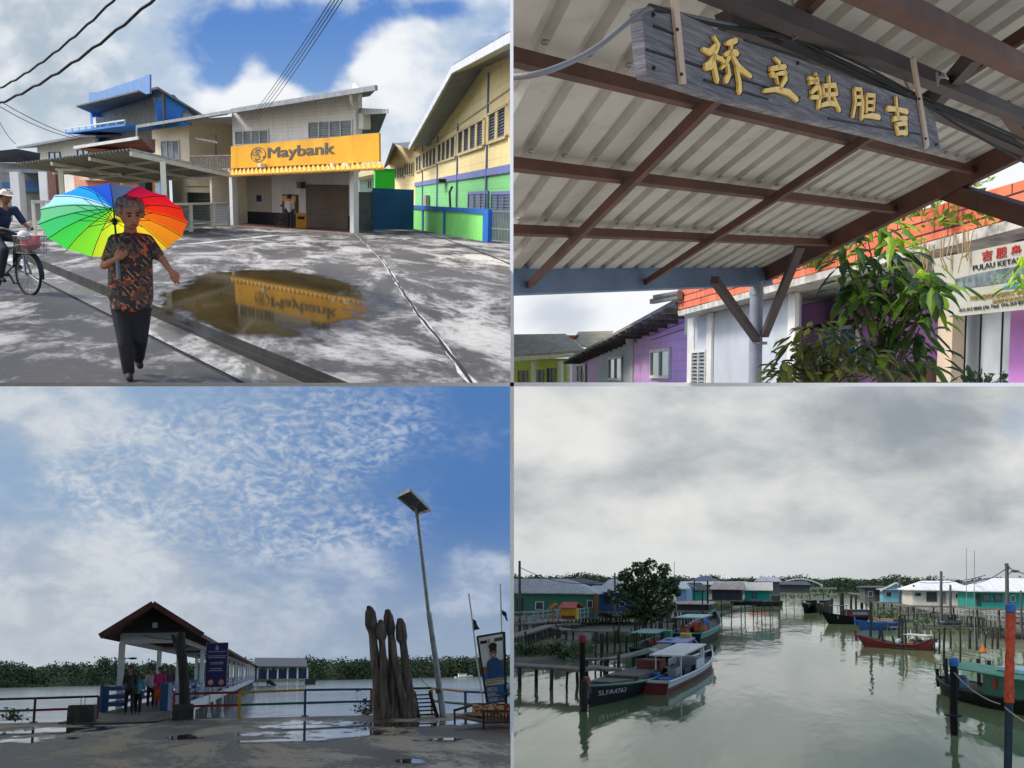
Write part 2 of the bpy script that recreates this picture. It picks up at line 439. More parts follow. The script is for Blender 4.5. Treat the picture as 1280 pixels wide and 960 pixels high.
# ------------------------------------------------------------------ bicycle (x forward)
def bicycle(D, M, label, paint, basket=True, group=None):
    t = thing(D, 'bicycle', M, label, 'bicycle', group)
    r = .325; wb = 1.08
    def wheel(x, turn=0.0):
        Mz = Mx.Translation((x, 0, r)) @ Mx.Rotation(turn, 4, 'Z')
        rim = MB(); rim.loft([[Mz @ V((math.cos(a) * (r - .025 + .008 * math.cos(b)), .012 * math.sin(b), math.sin(a) * (r - .025 + .008 * math.cos(b)))) for b in [2 * math.pi * i / 6 for i in range(6)]] for a in [2 * math.pi * j / 28 for j in range(29)]], cap=False)
        for j in range(18):
            a = 2 * math.pi * j / 18
            rim.tube([Mz @ V((math.cos(a + .6) * .02, .02 * (-1) ** j, math.sin(a + .6) * .02)), Mz @ V((math.cos(a) * (r - .025), 0, math.sin(a) * (r - .025)))], .0035, 4)
        rim.tube([Mz @ V((0, -.035, 0)), Mz @ V((0, .035, 0))], .022, 8)
        w = part('wheel', rim, M_chrome, t, 40)
        ty = MB(); ty.loft([[Mz @ V((math.cos(a) * (r + .022 * math.cos(b)), .022 * math.sin(b), math.sin(a) * (r + .022 * math.cos(b)))) for b in [2 * math.pi * i / 8 for i in range(8)]] for a in [2 * math.pi * j / 32 for j in range(33)]], cap=False)
        part('tyre', ty, M_rubber, w, 50)
        fe = MB(); fe.grid(lambda a, b: Mz @ V((math.cos(R(-10 + 175 * a)) * (r + .05), (b - .5) * .07, math.sin(R(-10 + 175 * a)) * (r + .05))), 14, 2)
        part('mudguard', fe, M_dark, t, 60)
    wheel(0); wheel(wb, .0)
    f = MB(); bb = V((.43, 0, .28)); seat = V((.28, 0, .72)); hd = V((wb - .14, 0, .78)); hl = V((wb - .09, 0, .62))
    for a, b in ((bb, seat), (seat.lerp(bb, .2), hd), (bb, hl), (hd, hl), (bb, V((0, .05, r))), (bb, V((0, -.05, r))), (seat, V((0, .05, r))), (seat, V((0, -.05, r))), (hl, V((wb, .05, r))), (hl, V((wb, -.05, r)))): f.tube([a, b], .018, 8)
    part('frame', f, paint, t, 50)
    g = MB(); top = hd + V((-.03, 0, .2)); g.tube([hd, top], .014, 8); g.tube([top + V((-.22, -.28, .03)), top + V((-.05, -.24, .05)), top + V((.03, -.1, 0)), top + V((.03, .1, 0)), top + V((-.05, .24, .05)), top + V((-.22, .28, .03))], .013, 8)
    part('handlebar', g, M_chrome, t, 50)
    g = MB(); g.ell(seat + V((0, 0, .12)), .14, .09, .035); g.ell(seat + V((.12, 0, .125)), .1, .035, .028); g.tube([seat, seat + V((0, 0, .12))], .014)
    part('saddle', g, M_dark, t, 60)
    g = MB(); g.tube([bb + V((0, -.06, 0)), bb + V((0, .06, 0))], .03); g.bar(bb + V((0, .07, 0)), bb + V((.12, .07, -.13)), .02); g.bar(bb + V((0, -.07, 0)), bb + V((-.12, -.07, .13)), .02); g.box(.5, .6, .07, .16, .13, .15); g.box(.26, .36, -.16, -.07, .4, .42)
    part('pedal', g, M_dark, t, 40)
    if basket:
        g = MB(); x0, x1, z0, z1 = wb - .04, wb + .3, .66, .92
        for z, e in ((z0, .03), ((z0 + z1) / 2, .015), (z1, 0)):
            q = [V((x0 + e, -.19 + e, z)), V((x1 - e, -.19 + e, z)), V((x1 - e, .19 - e, z)), V((x0 + e, .19 - e, z))]
            for i in range(4): g.tube([q[i], q[(i + 1) % 4]], .006, 5)
        for i in range(9):
            y = -.17 + .34 * i / 8
            for x, e in ((x0, .02), (x1, -.02)): g.tube([V((x, y, z1)), V((x + e, y * .85, z0))], .004, 4)
            x = x0 + (x1 - x0) * i / 8
            for y, e in ((-.19, .02), (.19, -.02)): g.tube([V((x, y, z1)), V((x, y + e, z0))], .004, 4)
            g.tube([V((x, -.16, z0)), V((x, .16, z0))], .004, 4)
        part('basket', g, M_chrome, t, 50)
    return t

# ------------------------------------------------------------------ common materials
M_dark = mat('black_plastic', (28, 28, 30), .6, bump=.05)
M_lip = mat('lip', (120, 62, 55), .6, bump=0)
M_chrome = mat('worn_chrome', (150, 150, 150), .35, metal=.8, bump=.05)
M_rubber = mat('tyre_rubber', (26, 26, 27), .8)
M_white = mat('white_paint', (222, 222, 218), .6, c2=(150, 148, 140), amt=.35, scale=2.5)
M_whitewall = mat('white_plaster', (226, 226, 224), .8, c2=(175, 175, 170), amt=.35, scale=1.2)
M_skin = mat('skin_brown', (150, 100, 78), .55, amt=.25, bump=.05)
M_skin2 = mat('skin_tan', (170, 120, 95), .55, amt=.2, bump=.05)
M_glass = mat('dark_glass', (38, 44, 50), .12, bump=0, spec=.6)
M_concrete = mat('concrete', (135, 132, 125), .85, c2=(70, 68, 64), amt=.7, scale=1.3, bump=.3)
M_timber = mat('weathered_timber', (105, 98, 90), .85, c2=(55, 50, 46), amt=.8, scale=6, stretch=(1, 1, .15), bump=.35, bscale=20)
M_darktimber = mat('dark_timber', (48, 44, 42), .85, c2=(24, 22, 21), amt=.8, scale=5, stretch=(1, 1, .2), bump=.35)
M_steel = mat('galvanised_steel', (150, 154, 156), .45, metal=.55, c2=(95, 98, 100), amt=.5, scale=3)
M_cable = mat('cable_black', (22, 22, 24), .6, bump=0)

# =================================================================== SITE 1: bank forecourt
D = Place(320, 245, .03, 1.5, 'ul')
def gp(D, u, y, z=0.0):
    p = D.at(u, D.vh + 20, y); p.z = z; return p
def window(T, s0, s1, t0, t1, off, n, fm, lm=None, gm=None, rows=8, bar=.05, name='window'):
    """louvred window: frame, with the glass blades of its panes as a sub-part"""
    f = MB(); d = .07
    f.box(s0, s1, off - d, off, t0, t0 + bar); f.box(s0, s1, off - d, off, t1 - bar, t1)
    for i in range(n + 1):
        x = s0 + (s1 - s0 - bar) * i / n
        f.box(x, x + bar, off - d, off, t0 + bar, t1 - bar)
    w = part(name, f, fm, T)
    g = MB(); g.box(s0 + .01, s1 - .01, off - .012, off + .02, t0 + .01, t1 - .01, 0)
    if lm is not None:
        for i in range(n):
            x0 = s0 + (s1 - s0 - bar) * i / n + bar; x1 = s0 + (s1 - s0 - bar) * (i + 1) / n
            for j in range(rows):
                z = t0 + bar + (t1 - t0 - 2 * bar) * (j + .5) / rows; h = (t1 - t0) / rows
                g.add([(x0, off - .06, z - h * .3), (x1, off - .06, z - h * .3), (x1, off - .02, z + h * .3), (x0, off - .02, z + h * .3)], [(0, 1, 2, 3)], 1)
    part('pane', g, [gm or M_glass, lm or M_glass], w)
    return w

# ---- ground materials
def yard_mat(name, dark, pale, thr, streak=(.55, .16, 1), rot=.25, wet=.0, gscale=1.0, sf=.09):
    m, nt, p = newmat(name)
    o = nt.obj()
    q = nt.mapv(o, streak, rot=(0, 0, rot))
    n1 = nt.noise(q, 1.5 * gscale, 9, .72, .6); n2 = nt.noise(nt.mapv(o, (1, .4, 1)), 9, 5, .6); n3 = nt.noise(nt.mapv(o, (.2, .08, 1)), 1.0, 3, .5); n4 = nt.noise(nt.mapv(o, (1, .4, 1)), 45, 3, .7)
    s = nt.m('ADD', nt.m('ADD', n1, nt.m('MULTIPLY', nt.m('SUBTRACT', n2, .5), .26)), nt.m('MULTIPLY', nt.m('SUBTRACT', n3, .5), .35))
    f = nt.ss(s, thr - sf * .55, thr + sf * 1.45)
    d = nt.mix(nt.ss(n3, .35, .65), lin(dark), tuple(x * .55 for x in lin(dark)[:3]) + (1,))
    d = nt.mix(nt.m('MULTIPLY', nt.ss(n4, .55, .75), .5), d, tuple(min(1, x * 2.4) for x in lin(dark)[:3]) + (1,))
    pl = nt.mix(nt.m('MULTIPLY', nt.ss(n2, .4, .7), .5), lin(pale), tuple(x * .55 for x in lin(pale)[:3]) + (1,))
    nt.put(p.inputs['Base Color'], nt.mix(f, d, pl))
    nt.put(p.inputs['Roughness'], nt.m('ADD', nt.m('MULTIPLY', f, .25), .62 - wet))
    p.inputs['Specular IOR Level'].default_value = .08
    nt.put(p.inputs['Normal'], nt.bump(nt.m('ADD', n4, nt.m('MULTIPLY', f, .6)), .35, .006))
    return m
M_yard = yard_mat('stained_yard_concrete', (92, 89, 85), (182, 178, 170), .49)
M_street = yard_mat('street_concrete', (78, 76, 73), (170, 167, 161), .505, (.5, .2, 1), -.35)
M_drain = yard_mat('drain_concrete', (112, 110, 104), (205, 203, 196), .5, (.7, .2, 1), .1)
M_kerb = mat('kerb_stained', (42, 41, 39), .85, c2=(16, 16, 16), amt=.9, scale=2, bump=.4)
M_crack = mat('crack_dirt', (38, 37, 36), .9, bump=0)
M_joint = mat('joint_pale', (205, 203, 198), .85, c2=(140, 138, 132), amt=.6, scale=6)

K0 = D.G(58, 328); K1 = D.G(431, 477)
kd = (K1 - K0); kd.z = 0; kd.normalize(); kn = V((-kd.y, kd.x, 0))
if kn.y < 0: kn = -kn                       # kn points from the street to the yard
A = K0 - kd * 160; B = K1 + kd * 14
def strip(o0, o1, z0, z1=None): return [A + kn * o0 + V((0, 0, z0)), B + kn * o0 + V((0, 0, z0)), B + kn * o1 + V((0, 0, z1 if z1 is not None else z0)), A + kn * o1 + V((0, 0, z1 if z1 is not None else z0))]
KZ = -.13
y = MB(); y.poly(strip(0, 150, 0)); solo(D, 'yard', y, M_yard, (0, 0, 0), kind='structure')
# kerb between yard and drain
k = MB(); nseg = 90
for i in range(nseg):
    a = A.lerp(B, i / nseg); b = A.lerp(B, (i + 1) / nseg); w0 = .16 + .03 * math.sin(i * 1.7)
    k.add([a + V((0, 0, .004)), b + V((0, 0, .004)), b - kn * .0 + V((0, 0, KZ - .04)), a + V((0, 0, KZ - .04))], [(0, 1, 2, 3)])
solo(D, 'kerb', k, M_kerb, (0, 0, 0), kind='structure')
DW = (D.G(179, 420, KZ) - D.G(216, 392)).dot(kn)
p_ = D.G(139, 393, KZ); DW = abs((p_ - K0).dot(kn))
y = MB(); y.poly(strip(-DW, 0.002, KZ - .012, KZ - .035)); solo(D, 'drain_channel', y, M_drain, (0, 0, 0), kind='structure')
y = MB(); y.poly(strip(-DW - .1, -DW + .02, KZ - .03)); solo(D, 'drain_gap', y, M_crack, (0, 0, 0), kind='structure')
y = MB(); y.poly(strip(-60, -DW - .09, KZ)); solo(D, 'street', y, M_street, (0, 0, 0), kind='structure')
y = MB(); y.poly(strip(-60, -DW - .09, KZ - .25)); y.poly(strip(-DW - .09, 150, KZ - .25)); solo(D, 'slab_base', y, M_whitewall, (0, 0, 0), kind='structure')

# joints and cracks in the yard
def crack(pts, w, m, name='crack', jit=.03, z=.004):
    P = [D.G(*q) for q in pts]; c = MB(); out = []
    for a, b in zip(P[:-1], P[1:]):
        n = max(2, int((b - a).length / .5))
        for i in range(n): out.append(a.lerp(b, i / n))
    out.append(P[-1])
    for i, q in enumerate(out): q.x += random.uniform(-jit, jit); q.z = z
    vs = []
    for i, q in enumerate(out):
        d = (out[min(i + 1, len(out) - 1)] - out[max(0, i - 1)]).normalized(); s = V((d.y, -d.x, 0)) * w * random.uniform(.6, 1.3) / 2
        vs += [q + s, q - s]
    c.add(vs, [(2 * i, 2 * i + 1, 2 * i + 3, 2 * i + 2) for i in range(len(out) - 1)])
    solo(D, name, c, m, (0, 0, 0), kind='structure')
crack([(446, 294), (478, 325), (500, 360), (520, 390), (548, 425), (590, 479)], .07, M_joint, 'pale_joint', .02)
crack([(446, 294), (478, 325), (500, 360), (520, 390), (548, 425), (590, 479)], .035, M_crack, 'expansion_joint', .01, .008)
crack([(515, 288), (560, 300), (600, 315), (640, 331)], .12, M_crack, 'yard_seam', .02)
crack([(236, 305), (290, 300), (345, 294)], .3, M_joint, 'yard_joint', .08)
crack([(58, 336), (138, 372), (260, 420), (420, 481)], .02, M_crack, 'kerb_crack', .03)
# pale apron and red-tiled porch floor in front of the bank come with the bank

# ---- puddle
m, nt, p = newmat('puddle_water')
o = nt.obj(); n1 = nt.noise(nt.mapv(o, (1, .16, 1)), 1.6, 6, .65)
nt.put(p.inputs['Base Color'], nt.mix(nt.ss(n1, .35, .7), lin((64, 54, 28)), lin((36, 31, 19))))
nt.put(p.inputs['Roughness'], .03); p.inputs['Specular IOR Level'].default_value = .16; p.inputs['IOR'].default_value = 1.055
nt.put(p.inputs['Normal'], nt.bump(nt.noise(nt.mapv(o, (1.6, .6, 1)), 3.2, 4, .6), .012, .01))
M_puddle = m
def pool(D, name, cx, cy, rx, ry, m, soft, z=.004, seed=0.0, cut=.3):
    """shallow pool whose water thins out to nothing at a ragged shore"""
    c0 = D.G(cx, cy, z); ax2 = (D.G(cx + rx, cy, z) - c0).length; ay2 = abs(D.G(cx, cy - ry, z).y - D.G(cx, cy + ry, z).y) / 2; yo = (D.G(cx, cy - ry, z).y + D.G(cx, cy + ry, z).y) / 2 - c0.y
    nt = NT(m.node_tree); o = nt.obj(); c = nt.sep(o); p = nt.n['Principled BSDF']
    X = nt.m('DIVIDE', c[0], ax2); Y_ = nt.m('DIVIDE', c[1], ay2); r = nt.m('SQRT', nt.m('ADD', nt.m('MULTIPLY', X, X), nt.m('MULTIPLY', Y_, Y_)))
    n = nt.noise(nt.mapv(o, (1, .35, 1), (seed, seed, 0)), 1.4, 6, .6, .4)
    a = nt.ss(nt.m('ADD', r, nt.m('MULTIPLY', nt.m('SUBTRACT', n, .5), cut * 2)), 1.0, 1.0 - soft)
    tr = nt.n.new('ShaderNodeBsdfTransparent'); mx = nt.n.new('ShaderNodeMixShader'); nt.put(mx.inputs[0], a)
    nt.l.new(tr.outputs[0], mx.inputs[1]); nt.l.new(p.outputs[0], mx.inputs[2]); nt.l.new(mx.outputs[0], nt.n['Material Output'].inputs[0])
    mb = MB(); k = 1.35; mb.poly([(ax2 * k * math.cos(2 * math.pi * i / 48), ay2 * k * math.sin(2 * math.pi * i / 48), 0) for i in range(48)])
    return solo(D, name, mb, m, Mx.Translation(c0 + V((0, yo, 0))), kind='structure')
pool(D, 'puddle', 333, 379, 140, 44, M_puddle, .2, .006, 0, .6)
m, nt, p = newmat('damp_film'); nt.put(p.inputs['Base Color'], lin((50, 49, 47))); p.inputs['Roughness'].default_value = .45
pool(D, 'damp_patch', 352, 384, 168, 47, m, .4, .003, 3, .4)

# ---- bank building
M_yellow = mat('bank_yellow', (238, 176, 26), .45, c2=(196, 138, 24), amt=.6, scale=1.1, bump=.02, stretch=(1, 1, .4))
M_signgrey = mat('sign_grey', (92, 88, 84), .5, bump=0)
M_tileyellow = mat('awning_tile', (240, 190, 90), .6, c2=(205, 150, 60), amt=.5, scale=5)
M_board = plank('grey_board_wall', (232, 232, 229), .16, 'z', dark=.25, amt=.25)
M_cream = mat('cream_plaster', (232, 222, 196), .8, c2=(190, 178, 150), amt=.4, scale=1.0)
M_roofgrey = plank('roof_sheet', (128, 128, 128), .2, 'x', c2=(84, 82, 80), line=.3, dark=.35, amt=.6)
M_shutter = plank('roller_shutter', (124, 110, 98), .11, 'z', dark=.7, line=.18)
M_louvre = mat('louvre_glass', (150, 160, 165), .2, bump=0, spec=.6)
M_navy = mat('navy_dado', (22, 26, 42), .5)
M_redfloor = mat('red_floor_tile', (120, 62, 52), .5, c2=(80, 45, 40), amt=.6, scale=3)
M_soffit = mat('soffit_grey', (150, 148, 142), .8)
W = Frame(D, D.G(293, 282), D.G(443, 292)); OFF = 2.4
BK = thing(D, 'bank_building', W.M, 'two storey bank with yellow fascia sign, roller shutter and a teller machine in its porch', 'bank')
sL, tE = W.st(290, 150); sR = W.st(447, 150)[0]
e0 = W.p(291, 139.5, -1.3); e1 = W.p(472, 110.5, -1.3); eL = W.p(172, 158.5, -1.3)
tsl = .16
b = MB(); tb = W.st(380, 213)[1]
top = max(e0.z, e1.z)
b.prism([(sL, 0, tb), (sR, 0, tb), (sR, 0, e1.z + 1.2 * tsl), (sL, 0, e0.z + 1.2 * tsl)], (0, .25, 0))
part('wall', b, M_board, BK)
cr = W.o + W.x * sR; AW = W.R3.inverted() @ V((cr.x, cr.y, 0)).normalized(); AW = (AW - V((.06, 0, 0))).normalized()
b = MB(); b.prism([V((sR - .01, .2, tb)), V((sR - .01, .2, tb)) + AW * 8, V((sR - .01, .2, e1.z + 1.3)) + AW * 8, V((sR - .01, .2, e1.z + .2))], (-.2, 0, 0)); part('side_wall', b, M_board, BK)
# porch: back wall, dado, ceiling, floor, side wall
s0 = W.st(309, 250, OFF)[0]; s1 = W.st(437, 250, OFF)[0] + .25
b = MB(); b.box(s0, s1, OFF, OFF + .2, 0, tb + .1); part('porch_wall', b, M_whitewall, BK)
ds = W.st(388, 250, OFF)[0]; dn = W.st(350, 266, OFF)[1]
b = MB(); b.box(s0 + .02, W.st(383, 270, OFF)[0], OFF - .02, OFF - .002, 0, dn); part('dado', b, M_navy, BK); b = MB(); b.box(W.st(436, 270, OFF)[0], s1 - .02, OFF - .02, OFF - .002, 0, dn); part('dado', b, M_navy, BK)
b = MB(); b.prism([V((sL - .1, -.6, tb)), V((sR + .5, -.6, tb)), V((s1, OFF + .1, tb)), V((s0 - .2, OFF + .1, tb))], (0, 0, .08)); part('porch_ceiling', b, M_soffit, BK)
b = MB(); b.prism([V((sL - .3, .15, .002)), V((sR + .1, .15, .002)), V((s1, OFF, .002)), V((s0 - .2, OFF, .002))], (0, 0, .05)); part('porch_floor', b, M_redfloor, BK)
b = MB(); b.box(sL - 1.2, sR + 1.2, -1.0, .15, .001, .03); part('apron', b, M_concrete, BK)
b = MB(); b.box(s0 - .2, s0, .3, OFF + .2, 0, tb); part('porch_side_wall', b, M_cream, BK)
a0, a1, t0_, t1_ = W.rect(384, 231, 436, 284, OFF)
b = MB(); b.box(a0, a1, OFF - .08, OFF - .004, .05, t1_); part('roller_shutter', b, M_shutter, BK, label='brown roller shutter pulled down')
b = MB(); b.box(a0 - .45, a0 - .12, OFF - .3, OFF - .01, t1_ - .2, t1_ + .12); part('alarm_box', b, M_signgrey, BK)
for u in (293, 443):
    s = W.st(u, 285)[0]; b = MB(); b.box(s - .14, s + .14, -.14, .14, 0, tb); part('pillar', b, M_whitewall, BK)
# teller machine
a0, a1, t0_, t1_ = W.rect(355, 243, 373, 268, OFF)
b = MB(); b.box(a0, a1, OFF - .12, OFF - .006, t0_, t1_); tm = part('teller_machine', b, M_signgrey, BK)
b = MB(); b.box(a0 + .04, a1 - .04, OFF - .16, OFF - .122, t1_ - .36, t1_ - .08); part('header', b, M_yellow, tm)
b = MB(); b.box(a0 + .12, a1 - .12, OFF - .15, OFF - .122, t0_ + .5, t1_ - .42); b.box(a0 + .1, a1 - .1, OFF - .3, OFF - .122, t0_ + .38, t0_ + .46); part('screen', b, M_dark, tm)
a0, a1, t0_, t1_ = W.rect(321, 244, 327, 252, OFF)
b = MB(); b.box(a0, a1, OFF - .03, OFF - .003, t0_, t1_); part('notice', b, mat('notice_blue', (30, 36, 90), .5), BK)
# upper windows
for (u0, v0, u1, v1, n) in ((294.5, 162.5, 336.5, 181, 4), (386, 150.5, 441, 173.5, 4)):
    a0, a1, t0_, t1_ = W.rect(u0, v0, u1, v1, -.01); window(BK, a0, a1, t0_, t1_ , -.005, n, M_white, M_louvre, rows=7)
# fascia sign: its corner points
SG = -.75
c0 = W.p(288.5, 183, SG); c1 = W.p(473.5, 166, SG); c2 = W.p(474, 202, SG); c3 = W.p(288.5, 210.5, SG)
sb = MB(); sb.prism([c0, c3, c2, c1], (0, .1, 0)); sg = part('fascia_sign', sb, M_yellow, BK)
def onsign(x, y): return c3.lerp(c2, x).lerp(c0.lerp(c1, x), y)
def signtext(mb, x0, x1, y0, y1):
    xs = [p.x for p in mb.v]; zs = [p.z for p in mb.v]; X0, X1, Z0, Z1 = min(xs), max(xs), min(zs), max(zs)
    r = MB(); r.f = mb.f; r.m = mb.m
    for p in mb.v:
        q = onsign(x0 + (x1 - x0) * (p.x - X0) / (X1 - X0), y0 + (y1 - y0) * (p.z - Z0) / (Z1 - Z0)); r.v.append(q + V((0, -.012 + p.y, 0)))
    return r
def heavy(txt, k):
    t_ = text_mb(txt, 1, .02); r = MB()
    for dx in (-k, -k / 2, 0, k / 2, k): merge(r, shifted(t_, (dx, dx * .05, 0)))
    return r
part('lettering', signtext(heavy('Maybank', .03), .283, .738, .235, .80), M_signgrey, sg)
lg = MB(); cx, cy = .213, .53; rx = .057; ry = .325
def lp(r, a): return onsign(cx + rx * r * math.cos(a), cy + ry * r * math.sin(a)) + V((0, -.015, 0))
for ra, rb, A0, A1 in ((.9, 1.0, 0, 360), (.5, .6, 20, 150), (.5, .62, 170, 200), (.25, .36, 40, 230), (.62, .74, 60, 120), (.55, .66, 215, 300), (.3, .42, 260, 340), (.7, .8, 150, 178), (.7, .82, 320, 350), (0, .14, 0, 360), (.7, .8, 235, 268)):
    n = 24; q = [R(A0 + (A1 - A0) * i / n) for i in range(n + 1)]
    lg.add([lp(r, a) for a in q for r in (ra, rb)], [(2 * i, 2 * i + 1, 2 * i + 3, 2 * i + 2) for i in range(n)])
part('emblem', lg, M_signgrey, sg)
for u in (331, 421, 437, 440):
    q = W.p(u, 206, SG); b = MB(); b.box(q.x - .1, q.x + .1, -1.05, -.76, q.z - .12, q.z + .06); part('floodlight', b, M_white, BK)
# tiled awning strip under the sign: scalloped front edge
b = MB(); n = 34; q0 = W.p(283, 218.5, -1.35); q1 = W.p(478.5, 209, -1.35); r0 = W.p(285, 212.5, -.7); r1 = W.p(478, 203, -.7)
for i in range(n):
    f0, f1 = i / n, (i + .93) / n
    p0, p1, p2, p3 = q0.lerp(q1, f0), q0.lerp(q1, f1), r0.lerp(r1, f1), r0.lerp(r1, f0)
    b.add([p0 + V((0, 0, -.07)), p1 + V((0, 0, -.07)), p1 + V((0, 0, .02)), p2, p3, p0 + V((0, 0, .02)), p0.lerp(p1, .5) + V((0, -.05, -.02)), p2.lerp(p3, .5) + V((0, -.05, .05))],
          [(0, 1, 6), (5, 0, 6), (1, 2, 6), (2, 7, 6), (7, 4, 5), (7, 5, 6)])
b.prism([q0 + V((0, .08, -.05)), q1 + V((0, .08, -.05)), r1 + V((0, .03, -.03)), r0 + V((0, .03, -.03))], (0, 0, -.05))
part('awning', b, M_tileyellow, BK)
# roof sheets over bank and left wing, gutter, soffit
def roofslab(T, p0, p1, rise, depth, name='roof', th=.1, mt=None):
    b = MB(); up = (AW if T is BK else (AW + V((-.25, 0, 0))).normalized()) * depth + V((0, 0, rise)); b.prism([p0, p1, p1 + up, p0 + up], (0, 0, th)); return part(name, b, mt or M_roofgrey, T)
rf = roofslab(BK, e0, e1, .32, 7)
b = MB(); b.bar(e0 + V((0, -.06, .02)), e1 + V((0, -.06, .02)), .12, .2); part('gutter', b, M_steel, rf)
b = MB(); q = W.p(439, 128, -.12); q2 = W.p(445, 150, -.1); b.tube([W.p(438, 118, -1.2), W.p(439, 127, -.9), W.p(444, 137, -.1), W.p(445, 167, -.1)], .06); part('downpipe', b, M_white, BK)
# corrugated hood on the right flank
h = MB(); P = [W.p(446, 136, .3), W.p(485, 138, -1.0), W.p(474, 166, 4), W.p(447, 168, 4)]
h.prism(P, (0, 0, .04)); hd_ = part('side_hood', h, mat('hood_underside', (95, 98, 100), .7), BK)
h = MB(); h.prism([W.p(446, 135, .28), W.p(485.5, 136.5, -1.02), W.p(485.5, 141.5, -1.02), W.p(446, 144, .28)], (0, -.03, 0)); part('hood_edge', h, plank('hood_edge_sheet', (190, 192, 192), .3, 'x', line=.4), hd_)
h = MB(); q = W.p(451, 151, .1); h.box(q.x - .3, q.x + .3, .0, .4, q.z - .35, q.z + .3); part('air_conditioner', h, M_white, BK)

# ---- left wing: cream shophouse with balcony
WG = thing(D, 'shophouse', W.M, 'cream two storey shophouse with a balcony left of the yellow bank sign', 'house')
xa = W.st(191, 190)[0]; xb = W.st(237, 190)[0]; tg = W.st(240, 213)[1]
b = MB(); b.prism([(xa, 0, tg), (xb, 0, tg), (xb, 0, e0.z - .35), (xa, 0, eL.z - .05)], (0, .2, 0)); b.box(xb - .2, xb, .2, 3.5, tg, e0.z + .1); part('wall', b, M_cream, WG)
b = MB(); b.box(xb, sL, 3.5, 3.7, tg, e0.z + .3); part('balcony_wall', b, mat('ochre_plaster', (226, 196, 150), .8, c2=(190, 160, 120), amt=.4), WG)
b = MB(); b.box(xb, sL - .01, .0, 3.5, e0.z - .15, e0.z - .05); part('balcony_ceiling', b, M_whitewall, WG)
a0, a1, t0_, t1_ = W.rect(202, 175, 224.5, 200, -.01); window(WG, a0, a1, t0_, t1_, -.005, 3, M_white, M_louvre, rows=9)
a0, a1, t0_, t1_ = W.rect(276, 182, 288, 196, 3.5); window(WG, a0, a1 + .5, t0_, t1_, 3.49, 2, M_cream, None)
a0, a1, t0_, t1_ = W.rect(241, 183, 256, 199, 3.5); b = MB(); b.box(a0, a1, 3.46, 3.49, t0_, t1_); part('door', b, mat('ochre_door', (200, 165, 115), .6), WG)
a0, a1, t0_, t1_ = W.rect(264, 168.5, 289, 175, 3.5)
b = MB()
for i in range(10): b.box(a0 + (a1 - a0) * i / 10, a0 + (a1 - a0) * (i + .5) / 10, 3.46, 3.49, t0_, t1_)
part('vent_grille', b, M_dark, WG)
rl = MB(); z1 = W.st(262, 194)[1]; z0 = W.st(262, 212)[1]
rl.box(xb, sL, -.05, .05, z1 - .06, z1); rl.box(xb, sL, -.03, .03, z0 - .1, z0)
n = 26
for i in range(n + 1):
    x = xb + (sL - xb) * i / n; rl.box(x - .015, x + .015, -.015, .015, z0, z1 - .06)
    if i < n and i % 2 == 0: rl.tube([(x, 0, z0 + .1), (x + (sL - xb) / n, 0, (z0 + z1) / 2), (x, 0, z1 - .15)], .012, 5); rl.tube([(x + (sL - xb) / n, 0, z0 + .1), (x, 0, (z0 + z1) / 2), (x + (sL - xb) / n, 0, z1 - .15)], .012, 5)
part('balcony_railing', rl, mat('railing_pinkish', (196, 180, 170), .6), WG)
b = MB(); b.box(xa - .1, sL, 0.0, 3.6, tg - .15, tg); part('floor_slab', b, M_cream, WG)
b = MB(); b.box(xa - 2.5, sL - .3, OFF, OFF + .2, 0, tg); part('ground_wall', b, M_cream, WG)
a0, a1, t0_, t1_ = W.rect(236, 241, 286, 283, OFF); b = MB(); b.box(a0, a1, OFF - .03, OFF - .004, .05, t1_); part('doorway', b, M_dark, WG)
b = MB()
for i in range(30):
    x = a0 + (a1 - a0) * i / 30; b.box(x, x + .025, OFF - .1, OFF - .07, .05, t1_)
for z in (.5, 1.2, 1.9): b.box(a0, a1, OFF - .1, OFF - .07, z, z + .04)
part('grille', b, mat('dark_green_grille', (40, 66, 58), .5), WG)
b = MB(); q = W.p(275, 246, OFF - .2); b.box(q.x - 1, q.x + 1, OFF - .2, OFF - .16, q.z - .2, q.z + .2); part('sign_panel', b, mat('dull_red', (120, 48, 44), .6), WG)
rw = roofslab(WG, eL, e0, .32, 7, mt=plank('old_roof_sheet', (112, 104, 98), .2, 'x', c2=(70, 60, 54), line=.3, amt=.7))
b = MB(); b.bar(eL + V((0, -.05, .0)), e0 + V((0, -.05, 0)), .1, .14); part('gutter', b, M_steel, rw)
b = MB(); b.tube([W.p(171, 159, -1.2), W.p(171, 190, -1.2)], .05); part('downpipe', b, M_white, WG)
# aerial on the balcony
an = thing(D, 'aerial', W.M @ Mx.Translation(W.p(270, 194, -.3)), 'white fishbone television aerial on the balcony railing', 'aerial')
def ap(u, v): return W.p(u, v, -.3) - W.p(270, 194, -.3)
b = MB(); b.tube([ap(270, 194), ap(270, 168)], .025, 6); part('mast', b, M_dark, an)
b = MB(); b.tube([ap(245, 173), ap(272, 178)], .03, 6)
for i in range(9):
    u = 246 + i * 3; vv = 173 + (u - 245) * .185; b.tube([ap(u - 1.2, vv - 3.2), ap(u + 1.2, vv + 3.2)], .014, 4)
part('elements', b, M_white, an)

